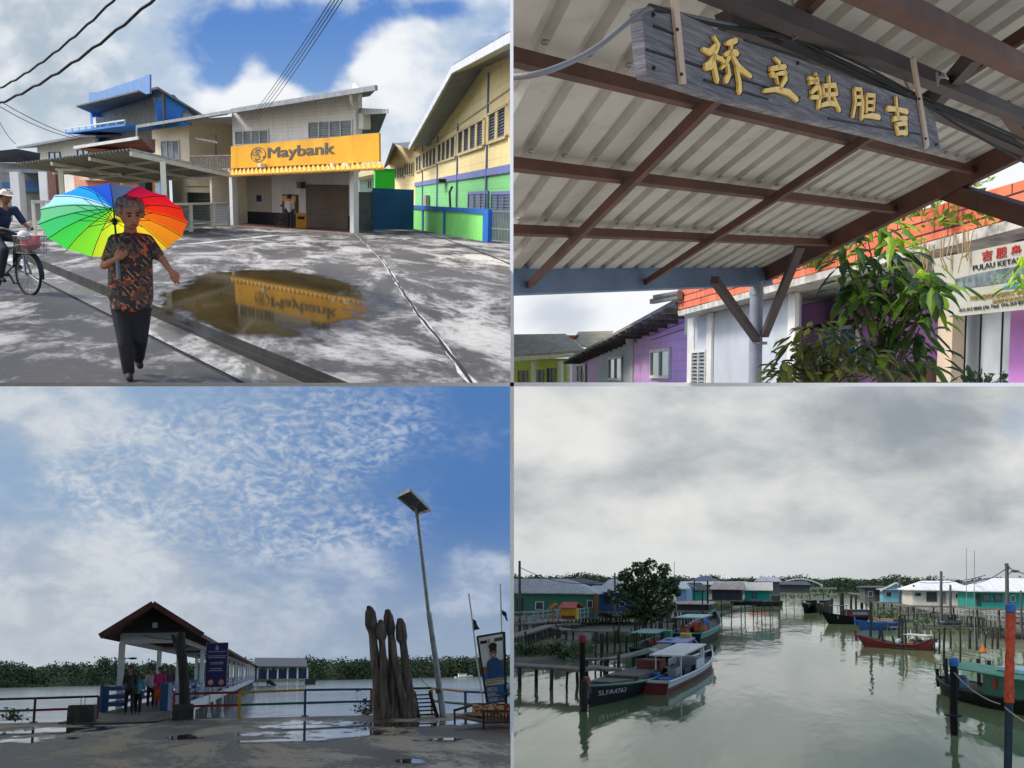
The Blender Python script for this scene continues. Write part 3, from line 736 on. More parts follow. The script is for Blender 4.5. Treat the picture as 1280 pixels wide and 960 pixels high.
# ---- carport in front of the shophouse
CY = 40.0
c_n = D.at(163, 187.5, 39); c_l = D.at(19, 206, 45); c_r = D.at(287, 215.5, 47.5); c_b = c_l + (c_r - c_n)
M_cpunder = plank('carport_sheet', (150, 148, 132), .25, 'x', c2=(104, 100, 84), line=.25, dark=.3, amt=.4)
CP = thing(D, 'carport', Mx.Translation((c_n.x, c_n.y, 0)), 'open carport with corrugated lean-to roof and cream posts before the shophouse', 'carport')
co_ = V((c_n.x, c_n.y, 0))
r_ = MB(); n = 36
L = [c_n.lerp(c_l, i / (n * 2)) - co_ for i in range(n * 2 + 1)]
def corr(i): return V((0, 0, .05 if i % 2 else -.05))
top_ = [p + corr(i) for i, p in enumerate(L)]; far_ = [p + (c_r - c_n) + corr(i) for i, p in enumerate(L)]
r_.add(top_ + far_, [(i, i + 1, len(L) + i + 1, len(L) + i) for i in range(n * 2)])
r_.add([p + V((0, 0, .03)) for p in top_ + far_], [(i, i + 1, len(L) + i + 1, len(L) + i) for i in range(n * 2)])
part('roof', r_, M_cpunder, CP)
b = MB(); d_ = V((0, 0, -.12)); b.bar(c_n - co_ + d_, c_r - co_ + d_, .08, .16); 
part('fascia', b, mat('cream_steel', (206, 200, 178), .5, amt=.3), CP)
for f in (.33, .66):
    b = MB(); b.bar(c_n.lerp(c_l, f) - co_ + d_, c_r.lerp(c_b, f) - co_ + d_, .08, .12); part('rafter', b, M_cream, CP)
for f in (.3, .62, .95):
    b = MB(); b.bar(c_n.lerp(c_r, f) - co_ + d_ * .8, c_l.lerp(c_b, f) - co_ + d_ * .8, .06, .1); part('purlin', b, mat('purlin_cream', (190, 184, 160), .6) if f == .3 else bpy.data.materials['purlin_cream'], CP)
M_post = mat('cream_post', (222, 218, 196), .6, amt=.25)
for u, f in ((203.5, None), (76, None)):
    if u > 100: q = D.at(203.5, 205, 39.9)
    else: q = D.at(76, 216, 44)
    b = MB(); b.box(q.x - .09 - co_.x, q.x + .09 - co_.x, q.y - .09 - co_.y, q.y + .09 - co_.y, 0, q.z + .08); part('post', b, M_post, CP)
for (u, v, dy) in ((85, 212, 44), (137, 217, 47), (250, 222.5, 46.5)):
    q = D.at(u, v, dy) - co_; b = MB(); b.box(q.x - .45, q.x + .45, q.y - .05, q.y + .05, q.z - .05, q.z + .03); part('light_tube', b, M_white, CP)

# ---- wire fence with cream posts
f0 = D.G(228, 291); f1 = D.G(286, 282.5); FW = Frame(D, f0, f1)
FE = thing(D, 'wire_fence', FW.M, 'low wire mesh fence with cream posts in front of the shophouse', 'fence')
ht = FW.st(262, 254)[1]
for u in (238, 267):
    s = FW.st(u, 270)[0]; b = MB(); b.box(s - .1, s + .1, -.08, .08, 0, ht); part('post', b, M_post, FE)
b = MB(); b.box(-1.5, FW.L, -.04, .04, ht - .06, ht + .03); b.box(-1.5, FW.L, -.03, .03, .1, .15); part('rail', b, M_post, FE)
b = MB(); st = .14
for i in range(int((FW.L + 1.5) / st)):
    x = -1.5 + i * st; b.bar((x, 0, .12), (x + .55, 0, ht - .05), .008); b.bar((x + .55, .01, .12), (x, .01, ht - .05), .008)
part('wire_mesh', b, M_steel, FE)
# second fence further left behind the cyclist
g0 = gp(D, 42, 36); g1 = gp(D, 110, 40); FW2 = Frame(D, g0, g1); FE2 = thing(D, 'pipe_fence', FW2.M, 'white pipe fence between cyclist and rainbow umbrella', 'fence')
ht2 = FW2.st(50, 252)[1]
for i in range(7):
    x = i * FW2.L / 6; b = MB(); b.box(x - .05, x + .05, -.04, .04, 0, ht2); part('post', b, M_post, FE2)
b = MB(); b.box(-.05, FW2.L, -.04, .04, ht2 - .05, ht2 + .04); b.box(-.05, FW2.L, -.03, .03, .25, .3); part('rail', b, M_post, FE2)

# ---- tall blue house
bl0 = gp(D, 111, 76); bl1 = gp(D, 189, 64); BW = Frame(D, bl0, bl1)
BL = thing(D, 'blue_house', BW.M, 'tall bright blue house with a sheet metal parapet and a hanging balcony', 'house')
M_blue = mat('blue_paint', (58, 130, 214), .6, c2=(40, 100, 180), amt=.5, scale=.6)
M_bluesheet = plank('blue_sheet', (112, 148, 196), .5, 'x', line=.12, dark=.3)
M_greygreen = mat('grey_green_wall', (150, 152, 140), .8, c2=(110, 112, 104), amt=.5)  # grey-green front wall of the blue house
xr = BW.L
def bp(u, v, o=0): return BW.p(u, v, o)
b = MB(); b.prism([bp(111, 116), bp(117, 115), bp(118, 116.5), bp(180, 96), bp(182, 93.5), bp(187, 93), bp(187, 117), bp(111, 131)], (0, .1, 0)); part('parapet', b, M_bluesheet, BL)
tz = bp(189, 116).z
b = MB(); b.box(.8, xr, .9, 1.1, 0, tz + .15); part('wall', b, M_greygreen, BL)
zl = bp(200, 205).z; sw = [V((xr, 1.0, zl)), V((xr, 3.2, zl)), V((xr, 3.2, bp(189, 150).z)), V((xr, 1.6, tz + .1)), V((xr, 1.0, tz))]
b = MB(); b.prism(sw, (-.2, 0, 0)); part('side_wall', b, M_blue, BL)
b = MB(); b.prism([V((xr + .3, .6, tz + .3)), V((xr + .3, 3.6, bp(189, 148).z + .1)), V((xr - 6, 3.6, bp(189, 148).z + .1)), V((xr - 6, .6, tz + .3))], (0, 0, .12)); part('roof', b, M_roofgrey, BL)
b = MB(); h0 = bp(95, 133.5, -1.5); h1 = bp(173, 114.5, -1.5); b.prism([h0, h1, bp(188, 122, .9), bp(119, 143.5, .9)], (0, 0, .08)); part('hood', b, mat('hood_grey', (96, 100, 96), .7), BL)
b = MB(); z = bp(150, 155).z
b.box(.2, xr, -1.2, .9, bp(150, 158, -1.2).z, bp(150, 155.5, -1.2).z); part('balcony_slab', b, M_blue, BL)
b = MB(); zt = bp(150, 150.5, -1.2).z; zb = bp(150, 155.5, -1.2).z
b.box(.2, xr, -1.22, -1.16, zt - .06, zt + .02)
for i in range(9): b.box(.2 + i * (xr - .26) / 8, .26 + i * (xr - .26) / 8, -1.22, -1.16, zb, zt)
part('balcony_railing', b, mat('pale_blue_rail', (190, 210, 225), .5), BL)
b = MB(); b.box(.6, 1.0, .3, 1.1, 0, tz - .4); part('corner_post', b, M_blue, BL); b = MB(); b.box(xr - .3, xr + .02, .6, .9, 0, tz - .2); part('corner_post', b, M_blue, BL)
b = MB(); b.box(.9, xr - .3, .84, .9, bp(150, 162, .9).z - 1.2, bp(150, 162, .9).z - .95); part('blue_band', b, M_blue, BL)
q = bp(118, 153, -1); b = MB(); b.box(q.x - .35, q.x + .35, -1, -.5, q.z - .3, q.z + .3); part('air_conditioner', b, M_white, BL)
q = bp(212, 133, 8); b = MB(); b.lathe([(.2, 0), (.35, .2), (.35, .5), (.2, .7)], 14, (xr - .1, 2.3, tz - 1.4)); part('water_tank', b, M_steel, BL)

# ---- brown tile roof and salmon wall below it
t0 = gp(D, 95, 60); t1 = gp(D, 191, 55); TW = Frame(D, t0, t1)
TH = thing(D, 'tiled_house', TW.M, 'low house with brown tiled roof and salmon wall behind the carport', 'house')
b = MB(); b.prism([TW.p(94, 184, -1), TW.p(172, 172.5, -1), TW.p(191, 174, 3), TW.p(191, 191, -.2), TW.p(120, 193, -.2)], (0, .15, 0)); part('roof', b, plank('brown_tiles', (140, 92, 78), .18, 'z', c2=(100, 62, 52), line=.2), TH)
b = MB(); b.bar(TW.p(93, 184.5, -1.1), TW.p(173, 172.5, -1.1), .1, .14); part('gutter', b, M_white, TH)
b = MB(); b.box(0, TW.L, 0, .2, 0, TW.st(150, 205)[1]); part('wall', b, mat('salmon_plaster', (226, 160, 130), .8, c2=(200, 130, 104), amt=.4), TH)
a0, a1, z0, z1 = TW.rect(106, 219, 185, 226, -.02); b = MB(); b.box(a0, a1, -.35, -.003, z0, z1); part('ledge', b, mat('pale_salmon', (240, 200, 176), .7), TH)
b = MB(); a0, a1, z0, z1 = TW.rect(183, 222, 191, 285, -.02); b.box(a0, a1, -.4, -.003, 0, z1); part('dark_doorway', b, M_dark, TH)

# ---- white house further left
w0 = gp(D, 22, 86); w1 = gp(D, 119, 74); WW = Frame(D, w0, w1)
WH = thing(D, 'white_house', WW.M, 'white upper storey house with grey eaves left of the blue house', 'house')
b = MB(); b.prism([WW.p(46, 181), WW.p(100, 171), WW.p(119, 173), V((WW.L, 0, 0)), V((WW.st(46, 181)[0], 0, 0))], (0, .2, 0)); part('wall', b, mat('offwhite_wall', (214, 212, 202), .8, c2=(180, 176, 164), amt=.4), WH)
b = MB(); b.prism([WW.p(20, 183.5, -1), WW.p(100, 168.5, -1), WW.p(120, 169.5, -1), WW.p(120, 172, -1), WW.p(100, 171.5, -1), WW.p(22, 186, -1)], (0, 2.5, .3)); part('roof', b, mat('grey_eaves', (128, 132, 138), .7), WH)
for r4 in ((62, 190, 76, 201), (97.5, 187, 112, 199)):
    a0, a1, z0, z1 = WW.rect(*r4); window(WH, a0, a1, z0, z1, -.01, 2, M_dark, None, mat('sky_glass', (150, 175, 190), .1, bump=0) if r4[0] == 62 else bpy.data.materials['sky_glass'])
# ---- grey low shop, far left
l0 = gp(D, -6, 58); l1 = gp(D, 75, 56); LW = Frame(D, l0, l1)
LS = thing(D, 'grey_shop', LW.M, 'low grey shop with blue shutters behind the cyclist', 'shop')
b = MB(); b.prism([LW.p(-8, 189, -1), LW.p(20, 186, -1), LW.p(46.5, 191, -1), LW.p(46, 203, .5), LW.p(-8, 203, .5)], (0, .2, 0)); part('hip_roof', b, mat('slate_roof', (92, 98, 112), .7), LS)
b = MB(); b.prism([LW.p(-8, 211, -2), LW.p(75, 212, -2), LW.p(75, 216, -2), LW.p(-8, 216, -2)], (0, 2.2, 0)); part('shop_roof', b, mat('grey_fascia', (120, 126, 132), .7), LS)
b = MB(); b.box(0, LW.L, 0.1, .3, 0, LW.st(30, 204)[1]); part('wall', b, mat('grey_shop_wall', (128, 130, 130), .8, c2=(84, 86, 88), amt=.5), LS)
a0, a1, z0, z1 = LW.rect(27, 226, 55, 240); b = MB(); b.box(a0, a1, -.1, .097, z0, z1); part('blue_shutter', b, plank('shutter_blue', (60, 110, 160), .2, 'z'), LS)
a0, a1, z0, z1 = LW.rect(4, 228, 17, 240); b = MB(); b.box(a0, a1, -.1, .097, z0, z1); part('blue_panel', b, bpy.data.materials['shutter_blue'], LS)
for u, mm in ((22, M_whitewall), (68, mat('brown_pillar', (130, 96, 84), .7)), (58, M_whitewall)):
    q = LW.st(u, 230, -2)[0]; b = MB(); b.box(q - .25, q + .25, -2.2, -1.8, 0, LW.st(u, 215, -2)[1]); part('pillar', b, mm, LS)

# ---- yellow and green hall on the right
M_hyel = plank('yellow_boards', (240, 218, 158), .42, 'z', line=.07, dark=.3, amt=.3)
M_hgrn = plank('green_boards', (132, 204, 132), .42, 'z', line=.07, dark=.3, amt=.3, c2=(100, 170, 110))
M_trim = mat('violet_trim', (112, 122, 176), .6)
M_eave = mat('eave_boards', (196, 178, 130), .7)
M_greypaint = mat('dark_slat', (70, 80, 92), .4, bump=0)
h0 = D.G(515, 272); h1 = D.G(640, 303); HW = Frame(D, h0, h1)
HL = thing(D, 'hall', HW.M, 'large gabled hall with yellow boards above and green boards below, slatted windows along it', 'hall')
def hp(u, v, o=0): return HW.p(u, v, o)
x_end = hp(720, 100).x
zt = hp(600, 214.5).z; zt = (hp(525, 234).z + hp(635, 206).z) / 2
b = MB(); b.prism([V((hp(519, 200).x, 0, zt)), V((x_end, 0, zt)), hp(720, 25), hp(640, 62), hp(568, 97), hp(519, 188)], (0, .25, 0)); part('upper_wall', b, M_hyel, HL)
b = MB(); b.box(hp(519, 200).x, x_end, .03, .27, 0, zt - .0); part('lower_wall', b, M_hgrn, HL)
b = MB(); b.box(hp(519, 200).x, x_end, -.06, -.003, zt - .1, zt + .22); part('trim_band', b, M_trim, HL)
# roof with deep eaves
b = MB()
E = [hp(511.5, 187.5, -1.6), hp(566, 91.5, -1.6), hp(640, 53, -1.6), hp(720, 12, -1.6)]
I = [hp(519, 189.5, .1), hp(568, 98, .1), hp(640, 63, .1), hp(720, 26, .1)]
for i in range(3): b.prism([E[i], E[i + 1], I[i + 1], I[i]], (0, 0, .04), 0)
rf = part('roof', b, M_eave, HL)
b = MB()
for i in range(3): b.prism([E[i] + V((0, -.05, 0)), E[i + 1] + V((0, -.05, 0)), E[i + 1] + V((0, -.05, .3)), E[i] + V((0, -.05, .3))], (0, .06, 0))
part('barge_board', b, mat('barge_white', (206, 210, 216), .6), rf)
b = MB()
for i in range(3):
    u_ = V((0, 0, .31)); b.prism([E[i] + u_, E[i + 1] + u_, I[i + 1] + V((0, 12, .35)), I[i] + V((0, 12, .35))], (0, 0, .06))
part('roof_sheet', b, M_roofgrey, rf)
# vertical battens and the row of windows
def winrow(T, fr, edges, v_top, v_bot, npane, off=0):
    """edges: pixel columns; v_top / v_bot: functions of the column"""
    for (ua, ub), n in zip(edges, npane):
        a0 = fr.st(ua, v_top(ua), off)[0]; a1 = fr.st(ub, v_top(ub), off)[0]; um = (ua + ub) / 2
        z1 = fr.st(um, v_top(um), off)[1]; z0 = fr.st(um, v_bot(um), off)[1]
        f = MB(); bw = (a1 - a0) / n * .3
        for i in range(n + 1):
            x = a0 + (a1 - a0) * i / n; f.box(x - bw / 2, x + bw / 2, -.1, -.004, z0, z1)
        f.box(a0, a1, -.13, -.004, z0 - .12, z0); f.box(a0, a1, -.13, -.004, z1, z1 + .1)
        w = part('window', f, M_eave, T)
        g = MB(); g.box(a0, a1, -.03, -.003, z0, z1, 0)
        for i in range(n):
            xa, xb_ = a0 + (a1 - a0) * i / n + bw / 2, a0 + (a1 - a0) * (i + 1) / n - bw / 2
            for j in range(9):
                z = z0 + (z1 - z0) * (j + .5) / 9; h = (z1 - z0) / 9
                g.add([(xa, -.09, z - h * .28), (xb_, -.09, z - h * .28), (xb_, -.04, z + h * .28), (xa, -.04, z + h * .28)], [(0, 1, 2, 3)], 1)
        part('pane', g, [M_glass, M_greypaint], w)
vt = lambda u: 198.5 + (131 - 198.5) * (u - 520) / 118.0
vb = lambda u: 215 + (167.5 - 215) * (u - 520) / 118.0
winrow(HL, HW, [(521, 528), (529.5, 547), (548.5, 571), (574, 607), (612, 636), (640, 690)], vt, vb, [2, 4, 4, 4, 2, 3])
for u in (529, 547.5, 572.5, 609.5, 660):
    x = hp(u, 200).x; b = MB(); b.box(x - .07, x + .07, -.09, -.004, 0, zt + 3.0 + (1.4 if u > 600 else 0)); part('batten', b, M_trim, HL)
b = MB(); z = hp(580, 150).z; 
b.prism([hp(525, 190.5, -.02), hp(640, 108, -.02), hp(640, 110, -.02), hp(525, 192, -.02)], (0, -.04, 0)); part('string_course', b, M_eave, HL)
for (ua, ub) in ((586, 611), (615, 640)):
    a0, a1, z0, z1 = HW.rect(ua, 239, ub, 268 if ua < 600 else 271); window(HL, a0, a1, z0, z1, -.005, 3, M_trim, M_greypaint, rows=6, bar=.14)
b = MB(); b.tube([hp(563, 263, -.3), hp(562, 240, -.3), hp(565, 234, -.3)], .07, 6); part('pipe', b, M_dark, HL)
b = MB(); q = hp(551, 226, -.3); b.box(q.x - .9, q.x + .9, -.5, -.02, q.z - .1, q.z + .1); part('lamp_bar', b, M_dark, HL)
b = MB(); q = hp(532, 251, -.2); b.box(q.x - 1.3, q.x + 1.3, -.3, -.02, q.z - .4, q.z + .4); part('meter_box', b, mat('meter_grey', (150, 150, 140), .7), HL)
# second gable behind
k0 = gp(D, 480, 118); k1 = gp(D, 521, 96); KW = Frame(D, k0, k1)
H2 = thing(D, 'hall', KW.M, 'smaller yellow gabled hall wing with slatted windows, behind the green tank', 'hall')
def kp(u, v, o=0): return KW.p(u, v, o)
b = MB(); b.prism([V((kp(486, 210).x, 0, 0)), V((kp(521, 210).x, 0, 0)), kp(521, 188), kp(495, 182), kp(486, 204)], (0, .2, 0)); part('wall', b, M_hyel, H2)
b = MB(); b.prism([kp(479, 212, -2), kp(491, 179, -2), kp(495, 183, 0), kp(486, 206, 0)], (0, 0, .1)); b.prism([kp(491, 179, -2), kp(516, 177, 6), kp(516, 188, -2)], (0, .2, 0)); part('roof', b, M_roofgrey, H2)
winrow(H2, KW, [(494.5, 506), (506.5, 517.5)], lambda u: 212.5 - (u - 494) * .43, lambda u: 224 - (u - 494) * .33, [4, 4])

# ---- low green wall with blue coping, gate
g0 = D.G(517, 286); g1 = D.G(612, 303); GW = Frame(D, g0, g1)
LWL = thing(D, 'boundary_wall', GW.M, 'low bright green wall with blue coping and pier in front of the hall', 'wall')
gt = (GW.st(520, 263.5)[1] + GW.st(600, 264.5)[1]) / 2
M_lime = mat('lime_paint', (140, 228, 120), .7, c2=(112, 200, 100), amt=.5, scale=1)
M_trimblue = mat('coping_blue', (40, 108, 190), .6)
b = MB(); b.box(0, GW.L - .9, 0, .2, 0, gt); part('panel', b, M_lime, LWL)
b = MB(); b.box(-.1, GW.L - .9, -.06, .26, gt, gt + .2); part('coping', b, M_trimblue, LWL)
b = MB(); b.box(GW.L - .9, GW.L, -.08, .3, 0, gt + .2); part('pier', b, M_trimblue, LWL)
for u in (529, 556):
    x = GW.st(u, 270)[0]; b = MB(); b.box(x - .18, x + .18, -.05, -.002, 0, gt); part('pier', b, M_trimblue, LWL)
q0 = D.G(614, 303); q1 = D.G(645, 306); QW = Frame(D, q0, q1)
GT = thing(D, 'gate', QW.M, 'grey bar gate at the end of the low green wall', 'gate')
b = MB()
hq = QW.st(625, 264)[1]
for i in range(17): b.box(i * QW.L / 16 - .02, i * QW.L / 16 + .02, -.02, .02, .05, hq)
part('bars', b, mat('gate_grey', (120, 132, 128), .5), GT)
b = MB()
for z in (.08, hq * .45, hq): b.box(0, QW.L, -.03, .03, z - .03, z + .03)
part('frame', b, bpy.data.materials['gate_grey'], GT)
# ---- blue sheet hoarding and grey wall, green tank
z0 = D.G(465.5, 288.5); z1 = D.G(517, 288.5); ZW = Frame(D, z0, z1)
HB = thing(D, 'hoarding', ZW.M, 'blue corrugated sheet hoarding between bank and green wall', 'hoarding')
hz = ZW.st(490, 236)[1]
b = MB(); n = 40
vs = []
for i in range(n * 2 + 1):
    x = ZW.L * i / (2 * n); o = .06 if (i // 2) % 2 else 0; vs += [(x, o, .05), (x, o, hz)]
b.add(vs, [(2 * i, 2 * i + 2, 2 * i + 3, 2 * i + 1) for i in range(2 * n)])
part('sheet', b, mat('hoarding_blue', (48, 112, 158), .55, c2=(36, 86, 124), amt=.6, scale=.8), HB)
b = MB(); b.box(0, ZW.L, .08, .14, hz - .25, hz - .15); b.box(0, ZW.L, .08, .14, .3, .4); part('rail', b, M_steel, HB)
y0 = D.G(447, 287.5); y1 = D.G(466, 288.5); YW = Frame(D, y0 + V((0, .6, 0)), y1 + V((0, .6, 0))); b = MB()
b.box(0, YW.L, 0, .15, 0, YW.st(456, 240)[1]); YT = solo(D, 'side_gate', b, mat('grey_sheet_gate', (132, 134, 134), .7, c2=(90, 92, 94), amt=.6, scale=1.5), YW.M, 'dull grey sheet gate between bank pillar and blue hoarding', 'gate')
q0 = gp(D, 469, 62.05); q1 = gp(D, 493.5, 62); NW = Frame(D, q0, q1)
GB = thing(D, 'water_tank', NW.M, 'big bright green box tank showing above the blue hoarding', 'tank')
b = MB(); za, zb = NW.st(480, 240)[1], NW.st(480, 213)[1]; b.box(0, NW.L, 0, 1.2, za - .8, zb); part('body', b, mat('tank_green', (56, 212, 44), .5, c2=(40, 180, 40), amt=.3), GB)
b = MB(); b.box(-.08, NW.L + .08, -.08, 1.28, zb + .002, zb + .1); part('lid', b, mat('tank_lid', (50, 170, 60), .5), GB)
for x in (0, NW.L - .15):
    b = MB(); b.box(x, x + .15, .2, .4, 0, za - .8); part('leg', b, M_steel, GB)
q0 = gp(D, 449, 72.05); q1 = gp(D, 470, 72); NW = Frame(D, q0, q1)
GH = thing(D, 'pale_house', NW.M, 'pale house front glimpsed between bank pillar and green tank', 'house')
b = MB(); b.box(0, NW.L, 0, .3, 0, NW.st(460, 221)[1]); part('wall', b, mat('pale_mint', (200, 220, 214), .8, c2=(160, 184, 178), amt=.5), GH)
a0, a1, z0, z1 = NW.rect(459, 225, 465, 236); window(GH, a0, a1, z0, z1, -.005, 2, M_white, None)
b = MB(); b.prism([NW.p(446, 222, -.5), NW.p(471, 217, -.5), NW.p(471, 221, -.5), NW.p(446, 226, -.5)], (0, 1, .3)); part('roof', b, M_eave, GH)

# ---- bin, parked bicycle and the person at the machine
q = D.G(376.5, 286)
bn = thing(D, 'litter_bin', Mx.Translation(q), 'orange yellow litter bin beside the bank shutter', 'bin')
b = MB(); b.box(-.24, .24, -.2, .2, 0, .72); part('body', b, mat('bin_orange', (222, 150, 30), .5, amt=.3), bn)
b = MB(); b.box(-.16, .16, -.22, -.202, .46, .6); part('opening', b, M_dark, bn)
b = MB(); b.box(-.26, .26, -.22, .22, .722, .76); part('lid', b, bpy.data.materials['bin_orange'], bn)
bicycle(D, Mx.Translation(D.G(350.5, 283.5)) @ Mx.Rotation(R(-6), 4, 'Z') @ Mx.Scale(.98, 4), 'dark bicycle standing by the teller machine in the bank porch', mat('bike_dark', (40, 44, 60), .4), basket=False)
J, fd = stand(1.6, R(170), .12, (5, 40), (10, 60))
M_hairb = mat('hair_black', (24, 22, 22), .6, bump=.2)
M_hairg = mat('hair_grey', (132, 124, 120), .8, c2=(66, 60, 58), amt=.9, scale=34, bump=.6, bscale=150)
figure(D, Mx.Translation(D.G(362.5, 286)), 'person in pale shirt seen from behind at the teller machine', J, mat('shirt_pale', (206, 190, 184), .8), mat('shorts_dark', (40, 40, 46), .8), M_hairb, M_skin2, face=fd, voxel=.025)

# ---- the woman with the umbrella
Y = 9.05; O = D.G(160, 474.5, KZ)
def P(u, v, dy=0.0): return D.at(u, v, O.y + dy) - O
J = dict(head=P(162.5, 266, -.04), neck=P(163, 290, .03), chest=P(163, 318, 0), pelvis=P(164, 378, .03),
         shL=P(145, 303, 0), elL=P(130, 332, .0), wrL=P(145, 324, -.17), haL=P(153, 318, -.21),
         shR=P(183, 303, .02), elR=P(203, 324, -.02), wrR=P(213, 338, -.1), haR=P(220, 350, -.13), grip=1,
         hipL=P(154, 385, .02), knL=P(157, 430, -.08), anL=P(161, 466, -.02), toL=P(162, 472.5, -.12),
         hipR=P(174, 385, .02), knR=P(175, 424, .0), anR=P(173, 448, .28), toR=P(175, 457, .24))
m, nt, p = newmat('patterned_blouse')
o = nt.obj(); v1 = nt.voro(o, 26, out='Color'); v2 = nt.voro(nt.mapv(o, (1, 1, 1.6), rot=(.5, .3, .6)), 12, out='Color'); n1 = nt.noise(o, 34, 3, .6); n2 = nt.noise(o, 11, 3, .6)
a = nt.sep(v1)[0]; b2 = nt.sep(v2)[1]
c = nt.mix(nt.m('MULTIPLY', nt.m('GREATER_THAN', a, .58), nt.m('GREATER_THAN', n2, .5)), lin((24, 19, 20)), lin((168, 72, 46)))
c = nt.mix(nt.m('MULTIPLY', nt.m('GREATER_THAN', b2, .66), nt.m('GREATER_THAN', n1, .48)), c, lin((74, 56, 40)))
c = nt.mix(nt.m('MULTIPLY', nt.m('GREATER_THAN', nt.m('SINE', nt.m('MULTIPLY', nt.sep(nt.mapv(o, (1, 1, 1), rot=(0, .7, 0)))[0], 160)), .55), nt.m('LESS_THAN', b2, .3)), c, lin((130, 100, 76)))
c = nt.mix(nt.m('LESS_THAN', n1, .44), c, lin((20, 17, 19)))
nt.put(p.inputs['Base Color'], c); p.inputs['Roughness'].default_value = .75
M_blouse = m
M_trous = mat('navy_trousers', (22, 23, 34), .8, amt=.4)
M_skin3 = mat('skin_weathered', (150, 100, 78), .6, c2=(116, 74, 56), amt=.5, scale=9, bump=.3, bscale=60)
WM = figure(D, Mx.Translation(O), 'elderly woman in patterned blouse and navy trousers walking under a rainbow umbrella', J, M_blouse, M_trous, M_hairg, M_skin3, voxel=.0075, H=1.55, sleeve=.72, face=(.42, -1, -.42), trouser_r=.95, fat=1.2, toplen=-.05, hs=1.22, topw=1.28, shoes=mat('dark_sandals', (40, 34, 32), .7))
# umbrella
ax = V((-.08, .54, .84)).normalized(); C = D.at(142, 260, O.y + .09) - ax * .15
ux = V((1, 0, 0)); ux = (ux - ax * ux.dot(ax)).normalized(); uy = ax.cross(ux)
MU = Mx.Translation(C) @ Mx((ux, uy, ax)).transposed().to_4x4()
UM = thing(D, 'umbrella', MU, 'open rainbow umbrella with sixteen coloured panels tilted behind the elderly woman', 'umbrella')
cols = [(70, 88, 120), (176, 20, 56), (222, 24, 40), (238, 46, 24), (246, 104, 24), (250, 150, 30), (250, 205, 50), (246, 240, 50), (200, 225, 50), (120, 208, 50), (62, 190, 70), (60, 178, 100), (100, 180, 130), (160, 216, 232), (40, 150, 226), (40, 84, 190)]
def cloth(name, c):
    m, nt, p = newmat(name); p.inputs['Base Color'].default_value = lin(c); p.inputs['Roughness'].default_value = .6
    tr = nt.n.new('ShaderNodeBsdfTranslucent'); tr.inputs[0].default_value = lin(c); mx = nt.n.new('ShaderNodeMixShader'); mx.inputs[0].default_value = .62
    nt.l.new(p.outputs[0], mx.inputs[1]); nt.l.new(tr.outputs[0], mx.inputs[2]); nt.l.new(mx.outputs[0], nt.n['Material Output'].inputs[0]); return m
cm = [cloth('umbrella_cloth', c) for c in cols]
RU = .61; DU = .15; NP = 16; PH = R(-86)
def dome(r, a, sag=0): return V((r * RU * math.cos(a), r * RU * math.sin(a), DU * (1 - r ** 2.2) - sag))
cp = MB()
for i in range(NP):
    a0 = PH + 2 * math.pi * i / NP; a1 = a0 + 2 * math.pi / NP
    def fn(s, t): 
        r = t; e = 1 - .045 * 4 * s * (1 - s) * t
        return dome(r * e, a0 + (a1 - a0) * s, .018 * 4 * s * (1 - s) * t)
    cp.grid(fn, 5, 9, i)
part('canopy', cp, cm, UM, 30)
for i in range(NP):
    a = PH + 2 * math.pi * i / NP; rb = MB(); rb.tube([dome(r, a, .012) for r in (.03, .25, .5, .75, 1.0)], .0032, 5)
    rb.tube([dome(.52, a, .014), V((0, 0, DU - .13)) + V((math.cos(a), math.sin(a), 0)) * .016], .003, 5)
    part('rib', rb, M_dark, UM)
b = MB(); b.tube([(0, 0, DU + .05), (0, 0, DU - .5)], .007, 8); b.lathe([(.0, .0), (.02, .0), (.02, .05), (0, .05)], 10, (0, 0, DU - .16)); part('shaft', b, M_dark, UM)
b = MB(); b.lathe([(.0, 0), (.014, .0), (.017, .03), (.016, .2), (.01, .23), (0, .23)], 10, (0, 0, DU - .7)); part('handle', b, mat('handle_grey', (90, 96, 104), .5), UM, 40)

# ---- the cyclist
OB = D.G(37.5, 368.5, KZ)
ang = R(-47)
RB = Mx.Translation(OB) @ Mx.Rotation(ang, 4, 'Z') @ Mx.Translation((-1.08, 0, 0))
bicycle(D, RB, 'bicycle with a front wire basket ridden by the man in a cap', mat('bike_grey', (120, 124, 130), .4, metal=.4))
RB3 = RB.to_3x3()
def Q(x, y, z): return V((x, y, z))
J = dict(pelvis=Q(.36, 0, .93), chest=Q(.5, 0, 1.16), neck=Q(.57, 0, 1.34), head=Q(.62, .0, 1.5), grip=1)
for s, sg in (('L', 1), ('R', -1)):
    J['sh' + s] = Q(.55, sg * .18, 1.3); J['el' + s] = Q(.66, sg * .25, 1.1); J['wr' + s] = Q(.74, sg * .27, 1.03); J['ha' + s] = Q(.8, sg * .26, 1.02)
    J['hip' + s] = Q(.3, sg * .09, .9); f = 1 if sg > 0 else 0
    J['kn' + s] = Q(.68, sg * .13, .68 + .18 * f); J['an' + s] = Q(.5 + .05 * f, sg * .13, .25 + .2 * f); J['to' + s] = Q(.62 + .05 * f, sg * .13, .2 + .2 * f)
figure(D, RB, 'man in white cap and dark blue shirt riding a bicycle at the left edge', J, mat('shirt_navy', (34, 52, 74), .8, amt=.4), mat('trousers_slate', (44, 48, 58), .8), M_hairb, M_skin, voxel=.014, face=(1, -.0, -.08), hat=mat('cap_white', (225, 218, 205), .7, c2=(205, 150, 80), amt=.3, scale=8), sleeve=.9)
q = RB @ V((1.2, 0, .7))
sb_ = thing(D, 'shopping_bag', Mx.Translation(q), 'red and pale plastic bags lying in the bicycle basket', 'bag')
b = MB(); b.ell((0, 0, .1), .16, .15, .1, 14, 8); b.ell((.06, .03, .17), .09, .09, .07, 10, 6)
